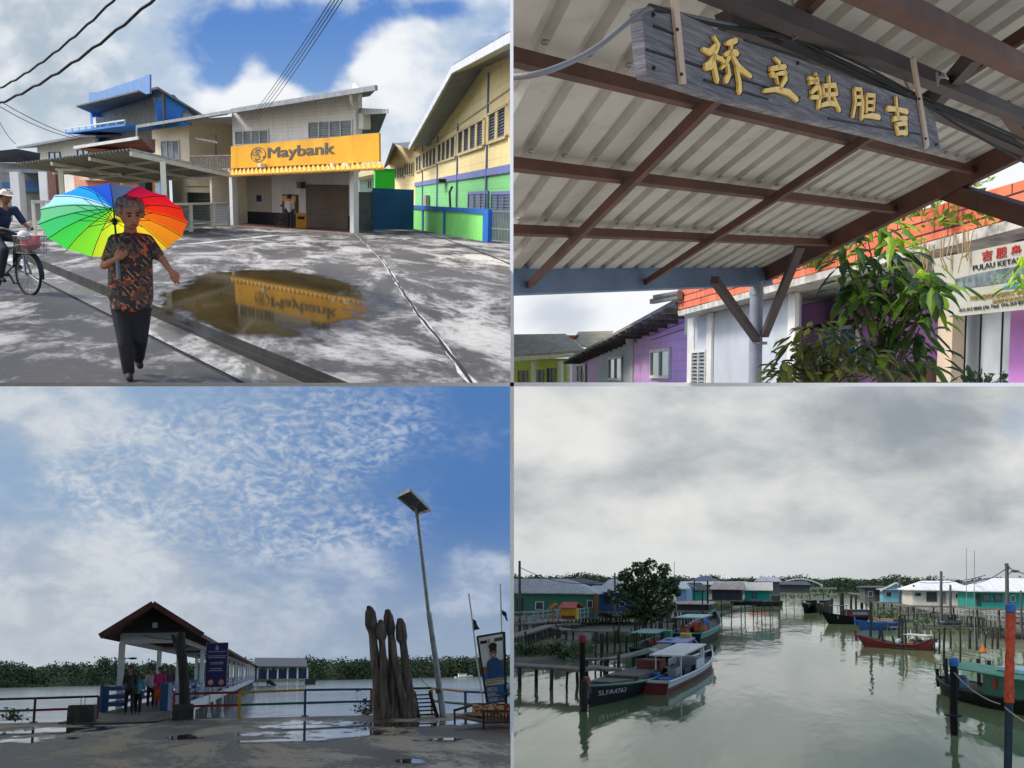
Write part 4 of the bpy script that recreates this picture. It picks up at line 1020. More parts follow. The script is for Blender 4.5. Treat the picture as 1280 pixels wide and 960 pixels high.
bb_ = fuse(b, .02, 2); part('bag', bb_, mat('bag_red', (200, 60, 62), .45, c2=(210, 190, 190), amt=.3, scale=9, bump=.5, bscale=18), sb_, 60)
b = MB(); b.ell((-.08, -.05, .22), .1, .1, .09, 12, 8); part('pale_bag', fuse(b, .02, 1), mat('bag_pale', (214, 208, 200), .5, bump=.5, bscale=18), sb_, 60)

# ---- overhead wires
def wire(D, pts, r, label, sag=0, m=None, group='overhead wires of the forecourt', wob=0):
    a, b = D.at(*pts[0]), D.at(*pts[-1]); mid = catenary(a, b, sag, 24)
    if wob:
        for i, p in enumerate(mid): p.z += wob * math.sin(i * 2.1); 
    o0 = mid[0].copy(); mb = MB(); mb.tube([p - o0 for p in mid], r, 6)
    return solo(D, 'overhead_wire', mb, m or M_cable, Mx.Translation(o0), label, 'wire', group, smooth=60)
wire(D, [(-6, 113, 22), (150, -8, 16)], .018, 'upper of two thick cables crossing the sky at top left', .12, wob=.012)
wire(D, [(-6, 131.5, 21), (200, -8, 15)], .021, 'lower of two thick cables crossing the sky at top left', .14, wob=.015)
for i, (ua, ub) in enumerate(((309, 414), (313, 418.5), (317, 423), (322, 428))):
    wire(D, [(ua, 150, 46), (ub, 0, 16)], .008, 'one of four thin wires running from the bank roof up out of the picture', .1, group='four thin wires above the bank')
for (p, q) in (((-4, 124, 60), (100, 172, 74)), ((-4, 131, 60), (90, 172, 74)), ((-4, 146, 60), (20, 180, 84))):
    wire(D, [p, q], .02, 'one of the thin far wires falling to the white house at left', .2, group='thin far wires at left')

# ---- sky over the forecourt
def sky_sheet(D, name, u0, u1, v0, v1, dist, shader, tilt=0):
    m, nt, e = glow_sky('sky_' + name)
    x = lambda u: (u - 640) / F * dist
    z = lambda v: -(v - V0) / F * dist
    b = MB(); b.grid(lambda i, j: V((x(u0) + (x(u1) - x(u0)) * i, 0, z(v1) + (z(v0) - z(v1)) * j)), 4, 4)
    o = bpy.data.objects.new('sky', b.mesh('sky', m)); COL.objects.link(o); o.location = (0, dist, 0); o['kind'] = 'structure'; o['quad'] = D.quad; ALL.append((o, D))
    c = nt.sep(nt.obj()); U = nt.m('ADD', nt.m('MULTIPLY', c[0], F / dist / 100), 6.4); Vv = nt.m('SUBTRACT', 5.6, nt.m('MULTIPLY', c[2], F / dist / 100))
    shader(nt, e, U, Vv); return o
def blob(nt, U, Vv, u0, v0, a, b, k=1.0):
    x = nt.m('DIVIDE', nt.m('SUBTRACT', U, u0), a); y = nt.m('DIVIDE', nt.m('SUBTRACT', Vv, v0), b)
    r = nt.m('ADD', nt.m('MULTIPLY', x, x), nt.m('MULTIPLY', y, y))
    return nt.m('MULTIPLY', nt.m('EXPONENT', nt.m('MULTIPLY', r, -1)), k)
def addall(nt, l):
    s = l[0]
    for x in l[1:]: s = nt.m('ADD', s, x)
    return s
def sky_ul(nt, e, U, Vv):
    p = nt.comb(U, Vv, 0.0)
    n1 = nt.noise(nt.mapv(p, (1, 1.25, 1)), 1.5, 6, .5, .25); n2 = nt.noise(nt.mapv(p, (1, 1, 1), (3, 7, 1)), .9, 4, .5); n3 = nt.noise(nt.mapv(p, (1, 1.3, 1), (8, 2, 1)), 2.3, 4, .5, .3)
    B = addall(nt, [blob(nt, U, Vv, *q) for q in ((2.85, .45, .62, .55, .9), (3.95, .55, .75, .48, 1.0), (4.75, .1, .6, .22, .6), (2.75, 1.0, .28, .3, .7), (3.95, .95, .4, .25, .55), (6.25, .4, .45, .35, .5), (5.5, .1, .5, .15, .4), (5.35, 1.1, .18, .25, .35))])
    W_ = addall(nt, [blob(nt, U, Vv, *q) for q in ((2.95, 1.05, .42, .35, .6), (4.55, .95, .35, .35, .5), (5.0, .75, .4, .5, .45), (5.4, 1.5, .6, .5, .3), (3.6, 1.2, .3, .2, .5))])
    f = nt.ss(nt.m('ADD', nt.m('SUBTRACT', B, nt.m('MULTIPLY', W_, .55)), nt.m('MULTIPLY', nt.m('SUBTRACT', n1, .5), 1.5)), .12, .74)
    blue = nt.mix(nt.ss(Vv, 0, 2.0), lin((92, 138, 206)), lin((140, 178, 222)))
    wsh = nt.m('ADD', nt.m('ADD', nt.m('MULTIPLY', nt.m('SUBTRACT', n3, .5), 1.05), W_), nt.m('ADD', nt.m('MULTIPLY', nt.m('SUBTRACT', n2, .5), .9), .38))
    left = nt.ss(U, 2.4, .6)
    cl = nt.mix(nt.ss(wsh, .1, .95), nt.mix(left, lin((178, 198, 222)), lin((176, 192, 206))), lin((246, 248, 251)))
    cl = nt.mix(nt.m('MULTIPLY', nt.ss(Vv, 1.2, 2.0), .45), cl, lin((232, 240, 246)))
    nt.put(e.inputs[0], nt.mix(f, cl, blue)); e.inputs[1].default_value = SKY_K
sky_sheet(D, 'forecourt', -40, 660, -30, 330, 260, sky_ul)

# =================================================================== SITE 2: under the shelter roof
D = Place(960, 465, 0, 1.5, 'ur')
Rloc = D.Ri
def dirpx(u, v): return D.ray(u, v).normalized()
dr = dirpx(400, 620); dp = dirpx(1690, 330)
cen = D.at(945, 342, 9.4); nrm = dp.cross(dr).normalized()
if nrm.z < 0: nrm = -nrm
def onroof(u, v, drop=0.0): return D.on(u, v, cen - nrm * drop, nrm)
def sc(p):
    """roof coordinates: a along the purlins, b down the slope"""
    q = V(p) - cen
    # solve q = a*dp + b*dr in the plane
    m11 = 1.0; m12 = dp.dot(dr); q1 = q.dot(dp); q2 = q.dot(dr); det = 1 - m12 * m12
    return (q1 - m12 * q2) / det, (q2 - m12 * q1) / det
def rp(a, b, up=0.0): return cen + dp * a + dr * b + nrm * up
M_sheet = plank('roof_sheeting', (192, 190, 186), .35, 'y', c2=(150, 146, 140), line=.0, dark=0, rough=.5, scale=.9, amt=.6)
M_dbeam = mat('dark_beam', (78, 68, 70), .6, c2=(54, 48, 52), amt=.5)
M_rust = mat('rust_paint_steel', (104, 70, 60), .6, c2=(66, 50, 46), amt=.7, scale=3, bump=.15)
M_bluesteel = mat('blue_grey_steel', (112, 132, 164), .5, c2=(70, 88, 120), amt=.5)
SH = thing(D, 'shelter', Mx.Translation((cen.x, cen.y, 0)), 'open shelter with corrugated roof on rust brown rafters, purlins and a round post', 'shelter')
o_ = V((cen.x, cen.y, 0))
# sheet extents
cor = [sc(onroof(u, v)) for (u, v) in ((600, 338), (948, 346), (1214, 221), (1330, 175), (640, -40), (1330, -40))]
bmax = max(sc(onroof(600, 338))[1], sc(onroof(946, 341))[1])
a_left = sc(onroof(560, 338))[0]; aR = sc(onroof(952, 343))[0]
print('roof', cor, bmax)
amin = min(c[0] for c in cor) - .6; 
b_top = min(c[1] for c in cor) - .3
aL = min(sc(onroof(600, 330))[0], sc(onroof(600, 0))[0]) - .5
r_ = MB(); pitch = .215; n = int((aR - aL) / pitch) + 1
prof = [(0, 0), (.62, 0), (.70, .035), (.92, .035)]
cols_ = []
for i in range(n):
    for f, h in prof: cols_.append((aL + (i + f) * pitch, h))
cols_.append((aL + n * pitch, 0))
cols_ = [c for c in cols_ if c[0] <= aR + .02]
vs = [];
for a, h in cols_:
    vs += [rp(a, b_top, h + .04) - o_, rp(a, bmax + .06, h + .04) - o_]
r_.add(vs, [(2 * i, 2 * i + 1, 2 * i + 3, 2 * i + 2) for i in range(len(cols_) - 1)])
part('roof_sheet', r_, M_sheet, SH)
def member(p, q, w, h, m, name, drop=0.0):
    b = MB(); b.bar(p - o_ - nrm * (h / 2 + drop), q - o_ - nrm * (h / 2 + drop), w, h, up=nrm); return part(name, b, m, SH)
# purlins (along the roof), by the pixel each passes through on the left and on the right
for (u, v, w) in ((757, 91, .03), (800, 218, .038), (820, 290, .042)):
    b_ = sc(onroof(u, v))[1]
    member(rp(aL, b_), rp(aR, b_), w, .045, M_rust, 'purlin')
for b_ in (sc(onroof(820, 290))[1] + (bmax - sc(onroof(820, 290))[1]) * .0,): pass
# fascia beam at the low edge
member(rp(aL, bmax), rp(aR + .05, bmax), .06, .19, M_bluesteel, 'eave_beam', -.075)
# rafters down the slope, under the purlins
for (u, v) in ((795, 222), (960, 253)):
    a_ = sc(onroof(u, v, .067))[0]
    member(rp(a_, sc(onroof(u, 100))[1] - .2 if False else b_top), rp(a_, bmax - .05), .034, .04, M_rust, 'rafter', .047)
# edge rafter
ea = aR
member(rp(ea, b_top), rp(ea, bmax + .02), .08, .14, M_rust, 'edge_rafter', -.06)
# roof bolts catching light along the purlins
for (u, v) in ((757, 91), (800, 218), (820, 290)):
    b_ = sc(onroof(u, v))[1] - .05
    for i in range(n):
        bm_ = MB(); p = rp(aL + (i + .81) * pitch, b_, .02) - o_; bm_.ell(p, .014, .014, .008, 6, 4); part('bolt', bm_, M_steel, SH)
# post and braces
pt = D.at(946, 352, 9.35); pb = V((pt.x, pt.y, -1.2))
b = MB(); b.tube([V((pt.x, pt.y, -.05)) - o_, pt - o_], .058, 14); part('post', b, mat('post_grey', (140, 148, 164), .5, c2=(84, 90, 104), amt=.5), SH, 50)
b = MB(); q = D.at(946, 367, 9.35) - o_; b.tube([q + V((0, 0, -.012)), q + V((0, 0, .012))], .064, 14); part('collar', b, M_steel, SH, 50); b = MB(); q = D.at(950, 429, 9.35) - o_; b.tube([q + V((0, 0, -.012)), q + V((0, 0, .012))], .064, 14); part('collar', b, M_steel, SH, 50)
for (p, q) in (((893, 350, sc and onroof(893, 346, .1).y), (947, 426, 9.35)), ((1001, 306, 8.2), (956, 418, 9.33))):
    b = MB(); b.bar(D.at(*p) - o_, D.at(*q) - o_, .06, .06); part('brace', b, M_dbeam, SH)
# arm that carries the eave on to the right, against the wall
b = MB(); b.bar(D.at(1140, 225, 7.6) - o_, D.at(1300, 274, 6.2) - o_, .085, .11); part('outrigger', b, M_rust, SH)
# upper part: second slope towards the eye, with dark beams
def beam2(p, q, w, h, m, name='beam'):
    b = MB(); b.bar(onroof(p[0], p[1], p[2]) - o_, onroof(q[0], q[1], q[2]) - o_, w, h, up=nrm); return part(name, b, m, SH)
beam2((880, -18, .13), (1330, 168, .13), .045, .05, M_dbeam)
beam2((905, 26, .08), (1330, 208, .08), .045, .05, M_dbeam)
beam2((1060, -22, .16), (1330, 110, .16), .055, .06, M_rust)
beam2((1255, 135, .12), (1300, 200, .12), .05, .05, M_rust, 'strut')
beam2((1165, 130, .1), (1222, 66, .12), .05, .05, M_dbeam, 'strut')
# ---- timber name board with gilt characters
c_bl = D.at(807, 95.5, 2.2); c_br = D.at(1175, 188.5, 3.75)
def bdp(u): return 2.17 + (min(max(u, 700), 1400) - 807) * (1.5 / 368)
BO = (c_bl + c_br) / 2; bx = (c_br - c_bl).normalized(); bn_ = V((bx.y, -bx.x, 0)).normalized()
if bn_.y > 0: bn_ = -bn_
def onb(u, v, o=0.0): return D.on(u, v, c_bl + bn_ * o, bn_) - BO
SB = thing(D, 'name_board', Mx.Translation(BO), 'weathered timber name board with gilt brush characters hung under the shelter roof', 'sign')
m, nt, p = newmat('weathered_board')
o = nt.obj(); g = nt.noise(nt.mapv(o, (2.5, 2.5, 50), rot=(0, -.1, 0)), 2.2, 8, .7, .8); g2 = nt.noise(nt.mapv(o, (5, 5, 120), rot=(0, -.1, 0)), 3, 4, .7)
nt.put(p.inputs['Base Color'], nt.ramp(nt.m('ADD', nt.m('MULTIPLY', g, .7), nt.m('MULTIPLY', g2, .3)), [(.3, lin((58, 57, 64))), (.47, lin((112, 110, 120))), (.64, lin((160, 158, 166)))]))
p.inputs['Roughness'].default_value = .8; nt.put(p.inputs['Normal'], nt.bump(g2, .7, .012))
M_brd = m
outl = [(802, 14), (806, 9), (820, 7.5), (838, 9), (858, 20), (900, 38), (960, 61), (1020, 82), (1080, 103), (1140, 124), (1160, 131), (1166, 138), (1171, 160), (1176, 189), (1120, 176), (1040, 157), (960, 138), (890, 120), (830, 101), (811, 96), (808, 90), (805, 50)]
b = MB(); b.prism([onb(*q) for q in outl], -bn_ * .03); bd = part('board', b, M_brd, SB)
for (u, v) in ((816.5, 18.5), (817, 85), (997, 79), (1170, 181)):
    h = MB(); q = onb(u, v, .002); h.ell(q, .005, .003, .005, 8, 6); part('bolt', h, M_dark, SB)
for (pa, pb_) in (((817, 32), (850, 46)), ((808, 62), (1000, 122)), ((930, 50), (1010, 74)), ((1035, 148), (1150, 168)), ((880, 100), (960, 124))):
    h = MB(); h.bar(onb(*pa, .0015), onb(*pb_, .0015), .004, .004); part('split', h, M_dark, bd)
for (q0, q1, w) in (((841, -20), (853, 105), .022), ((1141, 72), (1159, 184), .028)):
    h = MB(); h.bar(onb(*q0, .006), onb(*q1, .006), w, .008, up=bn_); sp = part('strap', h, mat('pale_strap', (196, 176, 160), .7, c2=(160, 140, 126), amt=.5) if w < .025 else bpy.data.materials['pale_strap'], SB)
    for f in (.45, .9): h = MB(); h.ell(onb(*q0, .011).lerp(onb(*q1, .011), f), .004, .003, .004, 8, 6); part('bolt', h, M_dark, sp)
h = MB(); h.bar(onb(1128, 94, -.1), onb(1138, 116, -.06), .022, .008, up=bn_); part('strap', h, bpy.data.materials['pale_strap'], SB)
M_gold = mat('gilt', (246, 206, 104), .4, c2=(224, 172, 66), amt=.5, scale=24, spec=.6)
M_strokeshadow = mat('stroke_shadow', (52, 40, 34), .9, bump=0)  # drawn shadow: dark copy of each stroke, shifted right and down
def brush(mb, pts, w, lift):
    """one brush stroke: pixel points with a width at each, laid on the board"""
    P = [onb(x, y, lift) for x, y in pts]; n = len(P)
    if n == 2: P = [P[0], P[0].lerp(P[1], .35), P[0].lerp(P[1], .75), P[1]]; w = [w[0], (w[0] * .6 + w[1] * .4), (w[0] * .3 + w[1] * .7), w[1]]; n = 4
    L_, R_ = [], []
    for i in range(n):
        d = (P[min(i + 1, n - 1)] - P[max(i - 1, 0)]).normalized(); s = d.cross(bn_).normalized() * w[i] * .5
        L_.append(P[i] + s); R_.append(P[i] - s)
    d0 = (P[0] - P[1]).normalized() * w[0] * .45; d1 = (P[-1] - P[-2]).normalized() * w[-1] * .5
    mb.prism(L_ + [P[-1] + d1] + R_[::-1] + [P[0] + d0], bn_ * .007)
# strokes measured on the picture, per character; widths in metres
S = lambda *a: a
k5 = 2.5 / F; k6 = 3.05 / F; k7 = 3.5 / F
chars = [
 # bridge
 [([(876, 62), (884, 66), (892, 58)], (3, 5, 4)), ([(890, 47), (895, 55), (889, 75), (893, 96), (894, 101)], (3, 6, 5, 5, 5)), ([(891, 70), (884, 80), (880, 84)], (4, 4, 6)), ([(893, 72), (900, 75), (903, 80)], (3, 4, 4)), ([(884, 86), (890, 82)], (3, 3)),
  ([(918, 51), (910, 54), (905, 55)], (4, 5, 2)), ([(903, 69), (912, 66), (919, 67)], (3, 5, 5)), ([(912, 56), (911, 66), (906, 78), (899, 86)], (3, 4, 4, 2)), ([(913, 70), (921, 85), (936, 96)], (3, 6, 3)), ([(907, 80), (909, 93), (905, 101)], (3, 5, 6)), ([(918, 84), (922, 104), (922, 114)], (3, 5, 6))],
 # stand
 [([(966, 73), (972, 79), (971, 84)], (2, 4, 5)), ([(961, 87), (970, 85), (979, 84)], (4, 4, 4)), ([(962, 93), (968, 96), (970, 105)], (5, 3, 2)), ([(979, 90), (980, 98), (972, 112)], (4, 5, 3)), ([(953, 114), (968, 112), (984, 116), (994, 125)], (3, 4, 5, 4)), ([(964, 95), (973, 92), (980, 92)], (2, 3, 4))],
 # alone
 [([(1017, 93), (1021, 99), (1010, 104)], (3, 4, 3)), ([(1009, 98), (1019, 103), (1023, 115), (1021, 134)], (3, 4, 4, 4)), ([(1020, 108), (1012, 116)], (4, 3)), ([(1024, 122), (1012, 122)], (3, 3)),
  ([(1034, 96), (1034, 112), (1034, 128)], (3, 4, 3)), ([(1026, 108), (1028, 120)], (3, 3)), ([(1026, 108), (1042, 107), (1044, 118)], (3, 4, 3)), ([(1028, 119), (1043, 118)], (3, 3)), ([(1025, 132), (1035, 129), (1043, 131)], (3, 4, 3)), ([(1040, 122), (1047, 138)], (3, 4))],
 # gall
 [([(1066, 112), (1067, 128), (1064, 146)], (3, 4, 3)), ([(1066, 112), (1074, 112), (1076, 130), (1075, 148)], (3, 3, 4, 4)), ([(1067, 122), (1074, 121)], (2, 3)), ([(1067, 131), (1075, 130)], (2, 3)),
  ([(1081, 119), (1081, 140)], (3, 3)), ([(1081, 119), (1091, 120), (1090, 138)], (3, 4, 3)), ([(1082, 128), (1090, 128)], (2, 3)), ([(1082, 137), (1090, 137)], (2, 3)), ([(1077, 146), (1088, 145), (1097, 147)], (2, 4, 4))],
 # lucky
 [([(1118, 122), (1119, 138), (1121, 148)], (3, 4, 4)), ([(1107, 136), (1120, 137), (1132, 140)], (4, 3, 4)), ([(1115, 149), (1122, 148), (1131, 149)], (4, 3, 4)), ([(1118, 156), (1121, 167)], (3, 4)), ([(1118, 156), (1131, 154), (1131, 167)], (3, 4, 4)), ([(1121, 166), (1131, 166)], (3, 4))]]
for strokes, kk in zip(chars, (k5, k5 * 1.06, k6, k6 * 1.06, k7)):
    g = MB(); gr = MB()
    for pts, w in strokes:
        brush(g, pts, [x * kk * 1.55 for x in w], .003); brush(gr, [(x + .9, y + .9) for x, y in pts], [x * kk * 1.75 + .002 for x in w], -.0065)
    ch = part('character', g, M_gold, SB); part('stroke_shadow', gr, M_strokeshadow, ch)
# ---- cables slung past the board
def cab(pts, r, label, m=None):
    P = [D.at(q[0], q[1], bdp(q[0])) for q in pts]; o0 = P[0].copy(); out = []
    for i in range(len(P) - 1):
        a, b = P[i], P[i + 1]; p0 = P[max(0, i - 1)]; p3 = P[min(len(P) - 1, i + 2)]
        for j in range(8):
            t = j / 8; out.append(.5 * ((2 * a) + (b - p0) * t + (2 * p0 - 5 * a + 4 * b - p3) * t * t + (3 * a - p0 - 3 * b + p3) * t ** 3))
    out.append(P[-1]); mb = MB(); mb.tube([p - o0 for p in out], r, 7)
    solo(D, 'cable', mb, m or M_cable, Mx.Translation(o0), label, 'cable', 'cables slung past the name board', smooth=60)
cab([(630, 97, 4.3), (680, 90, 4.4), (740, 63, 4.6), (790, 24, 4.9), (815, 10, 5.0), (850, 18, 5.1), (920, 33, 5.5)], .0055, 'grey cable looping from the left edge up to the timber name board', mat('grey_cable', (120, 120, 126), .5))
cab([(812, 8, 5.0), (860, 22, 5.2), (930, 37, 5.5), (990, 48, 5.8), (1060, 82, 6.3), (1150, 125, 7.2), (1220, 155, 7.0), (1290, 188, 6.9)], .0065, 'thickest black cable running along the top of the name board')
cab([(830, 12, 5.0), (870, 26, 5.2), (940, 41, 5.5), (992, 51, 5.8), (1050, 86, 6.3), (1150, 127, 7.2), (1200, 158, 7.0), (1290, 208, 6.9)], .0045, 'black cable sagging lowest to the right edge beyond the name board')
cab([(850, 18, 5.1), (900, 30, 5.3), (990, 47, 5.8), (1070, 78, 6.2), (1150, 120, 7.1), (1225, 150, 7.0), (1290, 180, 6.9)], .004, 'uppermost thin black cable above the gilt characters')
def tw(u, v): return D.at(u, v, bdp(u) - .03)
b = MB(); o0 = tw(992, 50)
b.tube([tw(989, -10) - o0, tw(993, 30) - o0, tw(991, 51) - o0, tw(996, 46) - o0], .003, 5); b.tube([tw(992, 5) - o0, tw(992, 30) - o0], .004, 5)
solo(D, 'tie_wire', b, M_steel, Mx.Translation(o0), 'twisted wire tying the cables to the roof above the name board', 'wire')
b = MB(); o0 = tw(1173, 98)
for (p, q) in (((1171, 90), (1172, 108)), ((1171, 96), (1184, 97)), ((1178, 92), (1172, 102)), ((1180, 92), (1185, 99))): b.tube([tw(*p) - o0, tw(*q) - o0], .004, 5)
solo(D, 'tie_wire', b, M_steel, Mx.Translation(o0), 'loose wire knot on the dark beam right of the pale strap', 'wire')

# ---- brick parapet house on the right
p0 = D.at(848, 440, 25.5); p1 = D.at(1290, 440, 11.2); p0.z = p1.z = 0
BW = Frame(D, p0, p1)
BH = thing(D, 'brick_house', BW.M, 'grey and purple house with a red brick parapet band along its roof edge', 'house')
def bq(u, v, o=0.0): return BW.p(u, v, o)
m, nt, p = newmat('painted_brick')
o = nt.obj(); c = nt.sep(o); 
br = nt.n.new('ShaderNodeTexBrick'); nt.put(br.inputs['Vector'], nt.comb(c[0], c[2], 0.0))
br.inputs['Scale'].default_value = 1; br.inputs['Mortar Size'].default_value = .012; br.inputs['Brick Width'].default_value = .62; br.inputs['Row Height'].default_value = .145
br.inputs['Color1'].default_value = lin((226, 116, 80)); br.inputs['Color2'].default_value = lin((206, 92, 62)); br.inputs['Mortar'].default_value = lin((58, 34, 30)); br.inputs['Bias'].default_value = -.2
n1 = nt.noise(o, 3, 6, .7, .5)
nt.put(p.inputs['Base Color'], nt.mix(nt.m('MULTIPLY', nt.ss(n1, .5, .8), .55), br.outputs[0], lin((228, 150, 120))))
p.inputs['Roughness'].default_value = .75; nt.put(p.inputs['Normal'], nt.bump(br.outputs['Fac'], -.6, .02))
M_brick = m
M_greywall = mat('grey_plaster', (186, 194, 202), .8, c2=(150, 157, 165), amt=.5, scale=.8)
M_purple = mat('purple_plaster', (170, 112, 172), .8, c2=(110, 62, 112), amt=.4, scale=.9)
M_ledge = mat('mossy_ledge', (206, 202, 196), .85, c2=(110, 112, 92), amt=.7, scale=5)
tl, tr, bl_, br_ = bq(847, 352, -.35), bq(1290, 222, -.35), bq(848, 388, -.35), bq(1290, 265, -.35)
b = MB(); b.prism([tl, bl_, br_, tr], (0, .2, 0)); part('parapet', b, M_brick, BH)
q0, q1 = bq(847, 389, -.45), bq(1290, 267, -.45); q2, q3 = bq(1290, 281, -.45), bq(848, 395, -.45)
b = MB(); b.prism([q0, q3, q2, q1], (0, .5, 0)); part('ledge', b, M_ledge, BH)
z_l = q3.z
b = MB(); b.prism([q3 + V((0, .5, .01)), q2 + V((0, .5, .01)), q2 + V((0, 2.2, .01)), q3 + V((0, 2.2, .01))], (0, 0, .08)); part('soffit', b, M_soffit, BH)
# wall strips below: grey, white posts, recessed purple
def strip_(u0, u1, off, m, name, th=.15, vtop=None, lab=None):
    x0 = BW.st(u0, 430, off)[0]; x1 = BW.st(u1, 430, off)[0]; f0 = (x0 - q3.x) / (q2.x - q3.x); f1 = (x1 - q3.x) / (q2.x - q3.x)
    z0 = q3.z + (q2.z - q3.z) * f0; z1 = q3.z + (q2.z - q3.z) * f1
    if vtop: z0 = z1 = BW.st((u0 + u1) / 2, vtop, off)[1]
    b = MB(); b.prism([V((x0, off, 0)), V((x1, off, 0)), V((x1, off, z1 - .01)), V((x0, off, z0 - .01))], (0, th, 0)); return part(name, b, m, BH, label=lab)
strip_(866, 990, 0, M_greywall, 'wall'); strip_(883, 889, -.06, M_white, 'trim', .05); strip_(984, 993, -.08, M_white, 'trim', .07); strip_(859, 867, -.03, M_white, 'trim', .05)
a0, a1, z0, z1 = BW.rect(867, 438, 885, 490, -.01); window(BH, a0, a1, z0, z1, -.005, 2, M_white, M_louvre, rows=10)
strip_(993, 1175, 1.1, M_purple, 'recess_wall'); strip_(1172, 1190, -.1, mat('bleached_timber', (196, 176, 150), .8, c2=(160, 140, 118), amt=.6, stretch=(1, 1, .2), scale=4), 'timber_post', .14)
strip_(1188, 1264, .25, mat('door_grey', (186, 192, 196), .6, c2=(150, 156, 160), amt=.5), 'door')
for u in (1206, 1225, 1252):
    x = BW.st(u, 430, .24)[0]; b = MB(); b.box(x - .008, x + .008, .235, .247, 0, 2.2); part('seam', b, M_dark, BH)
strip_(1262, 1320, .0, mat('purple_bright', (190, 130, 192), .8, c2=(160, 100, 164), amt=.4), 'wall')
b = MB(); zz = bq(1050, 350).z; b.box(BW.st(993, 430, 1.1)[0], BW.st(1176, 430, 1.1)[0], -.2, 1.1, q2.z - .12, q2.z - .05) if False else None
a0, a1, z0, z1 = BW.rect(1028, 408, 1076, 452, 1.09); window(BH, a0, a1, z0, z1, 1.085, 2, M_white, None, mat('blue_glass', (40, 90, 150), .15, bump=0))
a0, a1, z0, z1 = BW.rect(1026, 402, 1076, 411, 1.0); b = MB(); b.prism([V((a0, .6, z0)), V((a1, .6, z0)), V((a1, .95, z1)), V((a0, .95, z1))], (0, .12, .02)); part('window_hood', b, M_darktimber, BH)
b = MB(); x0, x1 = BW.st(1096, 470, 1.0)[0], BW.st(1165, 470, 1.0)[0]; b.box(x0, x1, 1.0, 1.09, 0, BW.st(1120, 452, 1)[1]); part('dado', b, mat('brown_dado', (92, 66, 58), .8), BH)
# weeds on the parapet
M_leafy = mat('leaf_yellowgreen', (128, 156, 42), .6, c2=(86, 118, 30), amt=.8, scale=6, bump=0)
M_leafy.node_tree.nodes['Principled BSDF'].inputs['Subsurface Weight'].default_value = 0
def tuft(D, name, P, rx, rz, n, leaf, m, label, group, down=.0, ry=None):
    mb = MB()
    for i in range(n):
        c = V((random.gauss(0, .5) * rx, random.gauss(0, .4) * (ry or rx), abs(random.gauss(0, .5)) * rz if not down else random.uniform(-1, .3) * rz))
        d = V((random.uniform(-1, 1), random.uniform(-1, 1), random.uniform(-.6, 1))).normalized(); s = d.cross(V((random.uniform(-1, 1), random.uniform(-1, 1), random.uniform(-1, 1)))).normalized()
        mb.tube([V((c.x * .3, 0, -.02)), V((c.x * .8, c.y * .6, c.z * .5)), c], .004, 3); l = leaf * random.uniform(.6, 1.3); mb.add([c, c + d * l * .5 + s * l * .25, c + d * l, c + d * l * .5 - s * l * .25], [(0, 1, 2, 3)])
    for i in range(max(2, n // 12)):
        a = V((random.uniform(-.5, .5) * rx, 0, 0)); mb.tube([a, a + V((random.uniform(-.1, .1), 0, (rz if not down else -rz) * random.uniform(.6, 1)))], .006, 4)
    return solo(D, name, mb, m, Mx.Translation(P), label, 'weed', group)
for (u, v, w, h, n, lab) in ((1012, 333, .5, .45, 60, 'leafy weed on the parapet left of the tall plant'), (1022, 322, .22, .6, 30, 'taller thin weed on the parapet by the tall plant'), (975, 347, .3, .25, 22, 'small weed on the parapet right of the round post'), (1180, 240, .6, .25, 40, 'yellowish weed on the brick parapet under the edge rafter'), (1152, 268, .35, .35, 28, 'dry weed hanging over the brick courses above the ledge'), (1178, 280, .3, .35, 26, 'straw coloured weed on the ledge above the banner'), (1232, 279, .3, .12, 16, 'tiny weed on the white ledge near the right edge'), (1205, 228, .35, .2, 24, 'bright weed at the top of the brick near the outrigger'), (868, 349, .5, .15, 20, 'low weed at the far left end of the brick parapet')):
    q = BW.M @ bq(u, v, -.5); tuft(D, 'weed', q, w, h, n, .13, M_leafy, lab, 'weeds on the parapet')
M_straw = mat('dry_root', (176, 150, 104), .8, bump=0)
for i, (u, v0_, v1_) in enumerate(((1152, 300, 322), (1160, 306, 325), (1185, 292, 318), (1208, 286, 300))):
    q = BW.M @ bq(u, v0_, -.55); mb = MB()
    for j in range(5): x = random.uniform(-.08, .08); mb.tube([(x, 0, 0), (x + random.uniform(-.05, .05), -.02, -.25), (x + random.uniform(-.08, .08), 0, -.45 * random.uniform(.6, 1.1))], .006, 4)
    solo(D, 'dry_root', mb, M_straw, Mx.Translation(q), 'dry roots hanging from the ledge below the brick parapet', 'weed', 'dry roots hanging from the ledge')
# ---- banner
BN = thing(D, 'banner', BW.M @ Mx.Translation(bq(1184, 396, -.5)), 'cream printed banner with red and black lettering and a photo strip on the wall', 'banner')
b0 = bq(1184, 396, -.5)
NTL, NTR, NBR, NBL = [bq(*q, -.5) - b0 for q in ((1164, 324), (1300, 297), (1300, 385), (1184, 396.5))]
M_ban = mat('banner_cream', (176, 174, 160), .6, c2=(148, 148, 134), amt=.5, bump=.05)
b = MB(); b.prism([NTL, NBL, NBR, NTR], (0, .02, 0)); part('sheet', b, M_ban, BN)
def bnp(u, v, o=-.52): return bq(u, v, o) - b0
def flat(pts, m, name, o=-.505): b = MB(); b.prism([bnp(u, v, o) for u, v in pts], (0, .003, 0)); return part(name, b, m, BN)
M_photo = mat('photo_strip', (44, 62, 70), .5, c2=(150, 160, 156), amt=.7, scale=9, bump=0, detail=8)
flat([(1193, 349), (1225, 341), (1280, 331), (1280, 349), (1240, 356), (1195, 362)], M_photo, 'photo_strip')
flat([(1250, 362), (1262, 354), (1280, 351), (1280, 360)], mat('photo_teal', (70, 128, 130), .5, c2=(40, 90, 100), amt=.6, scale=8), 'photo_boat')
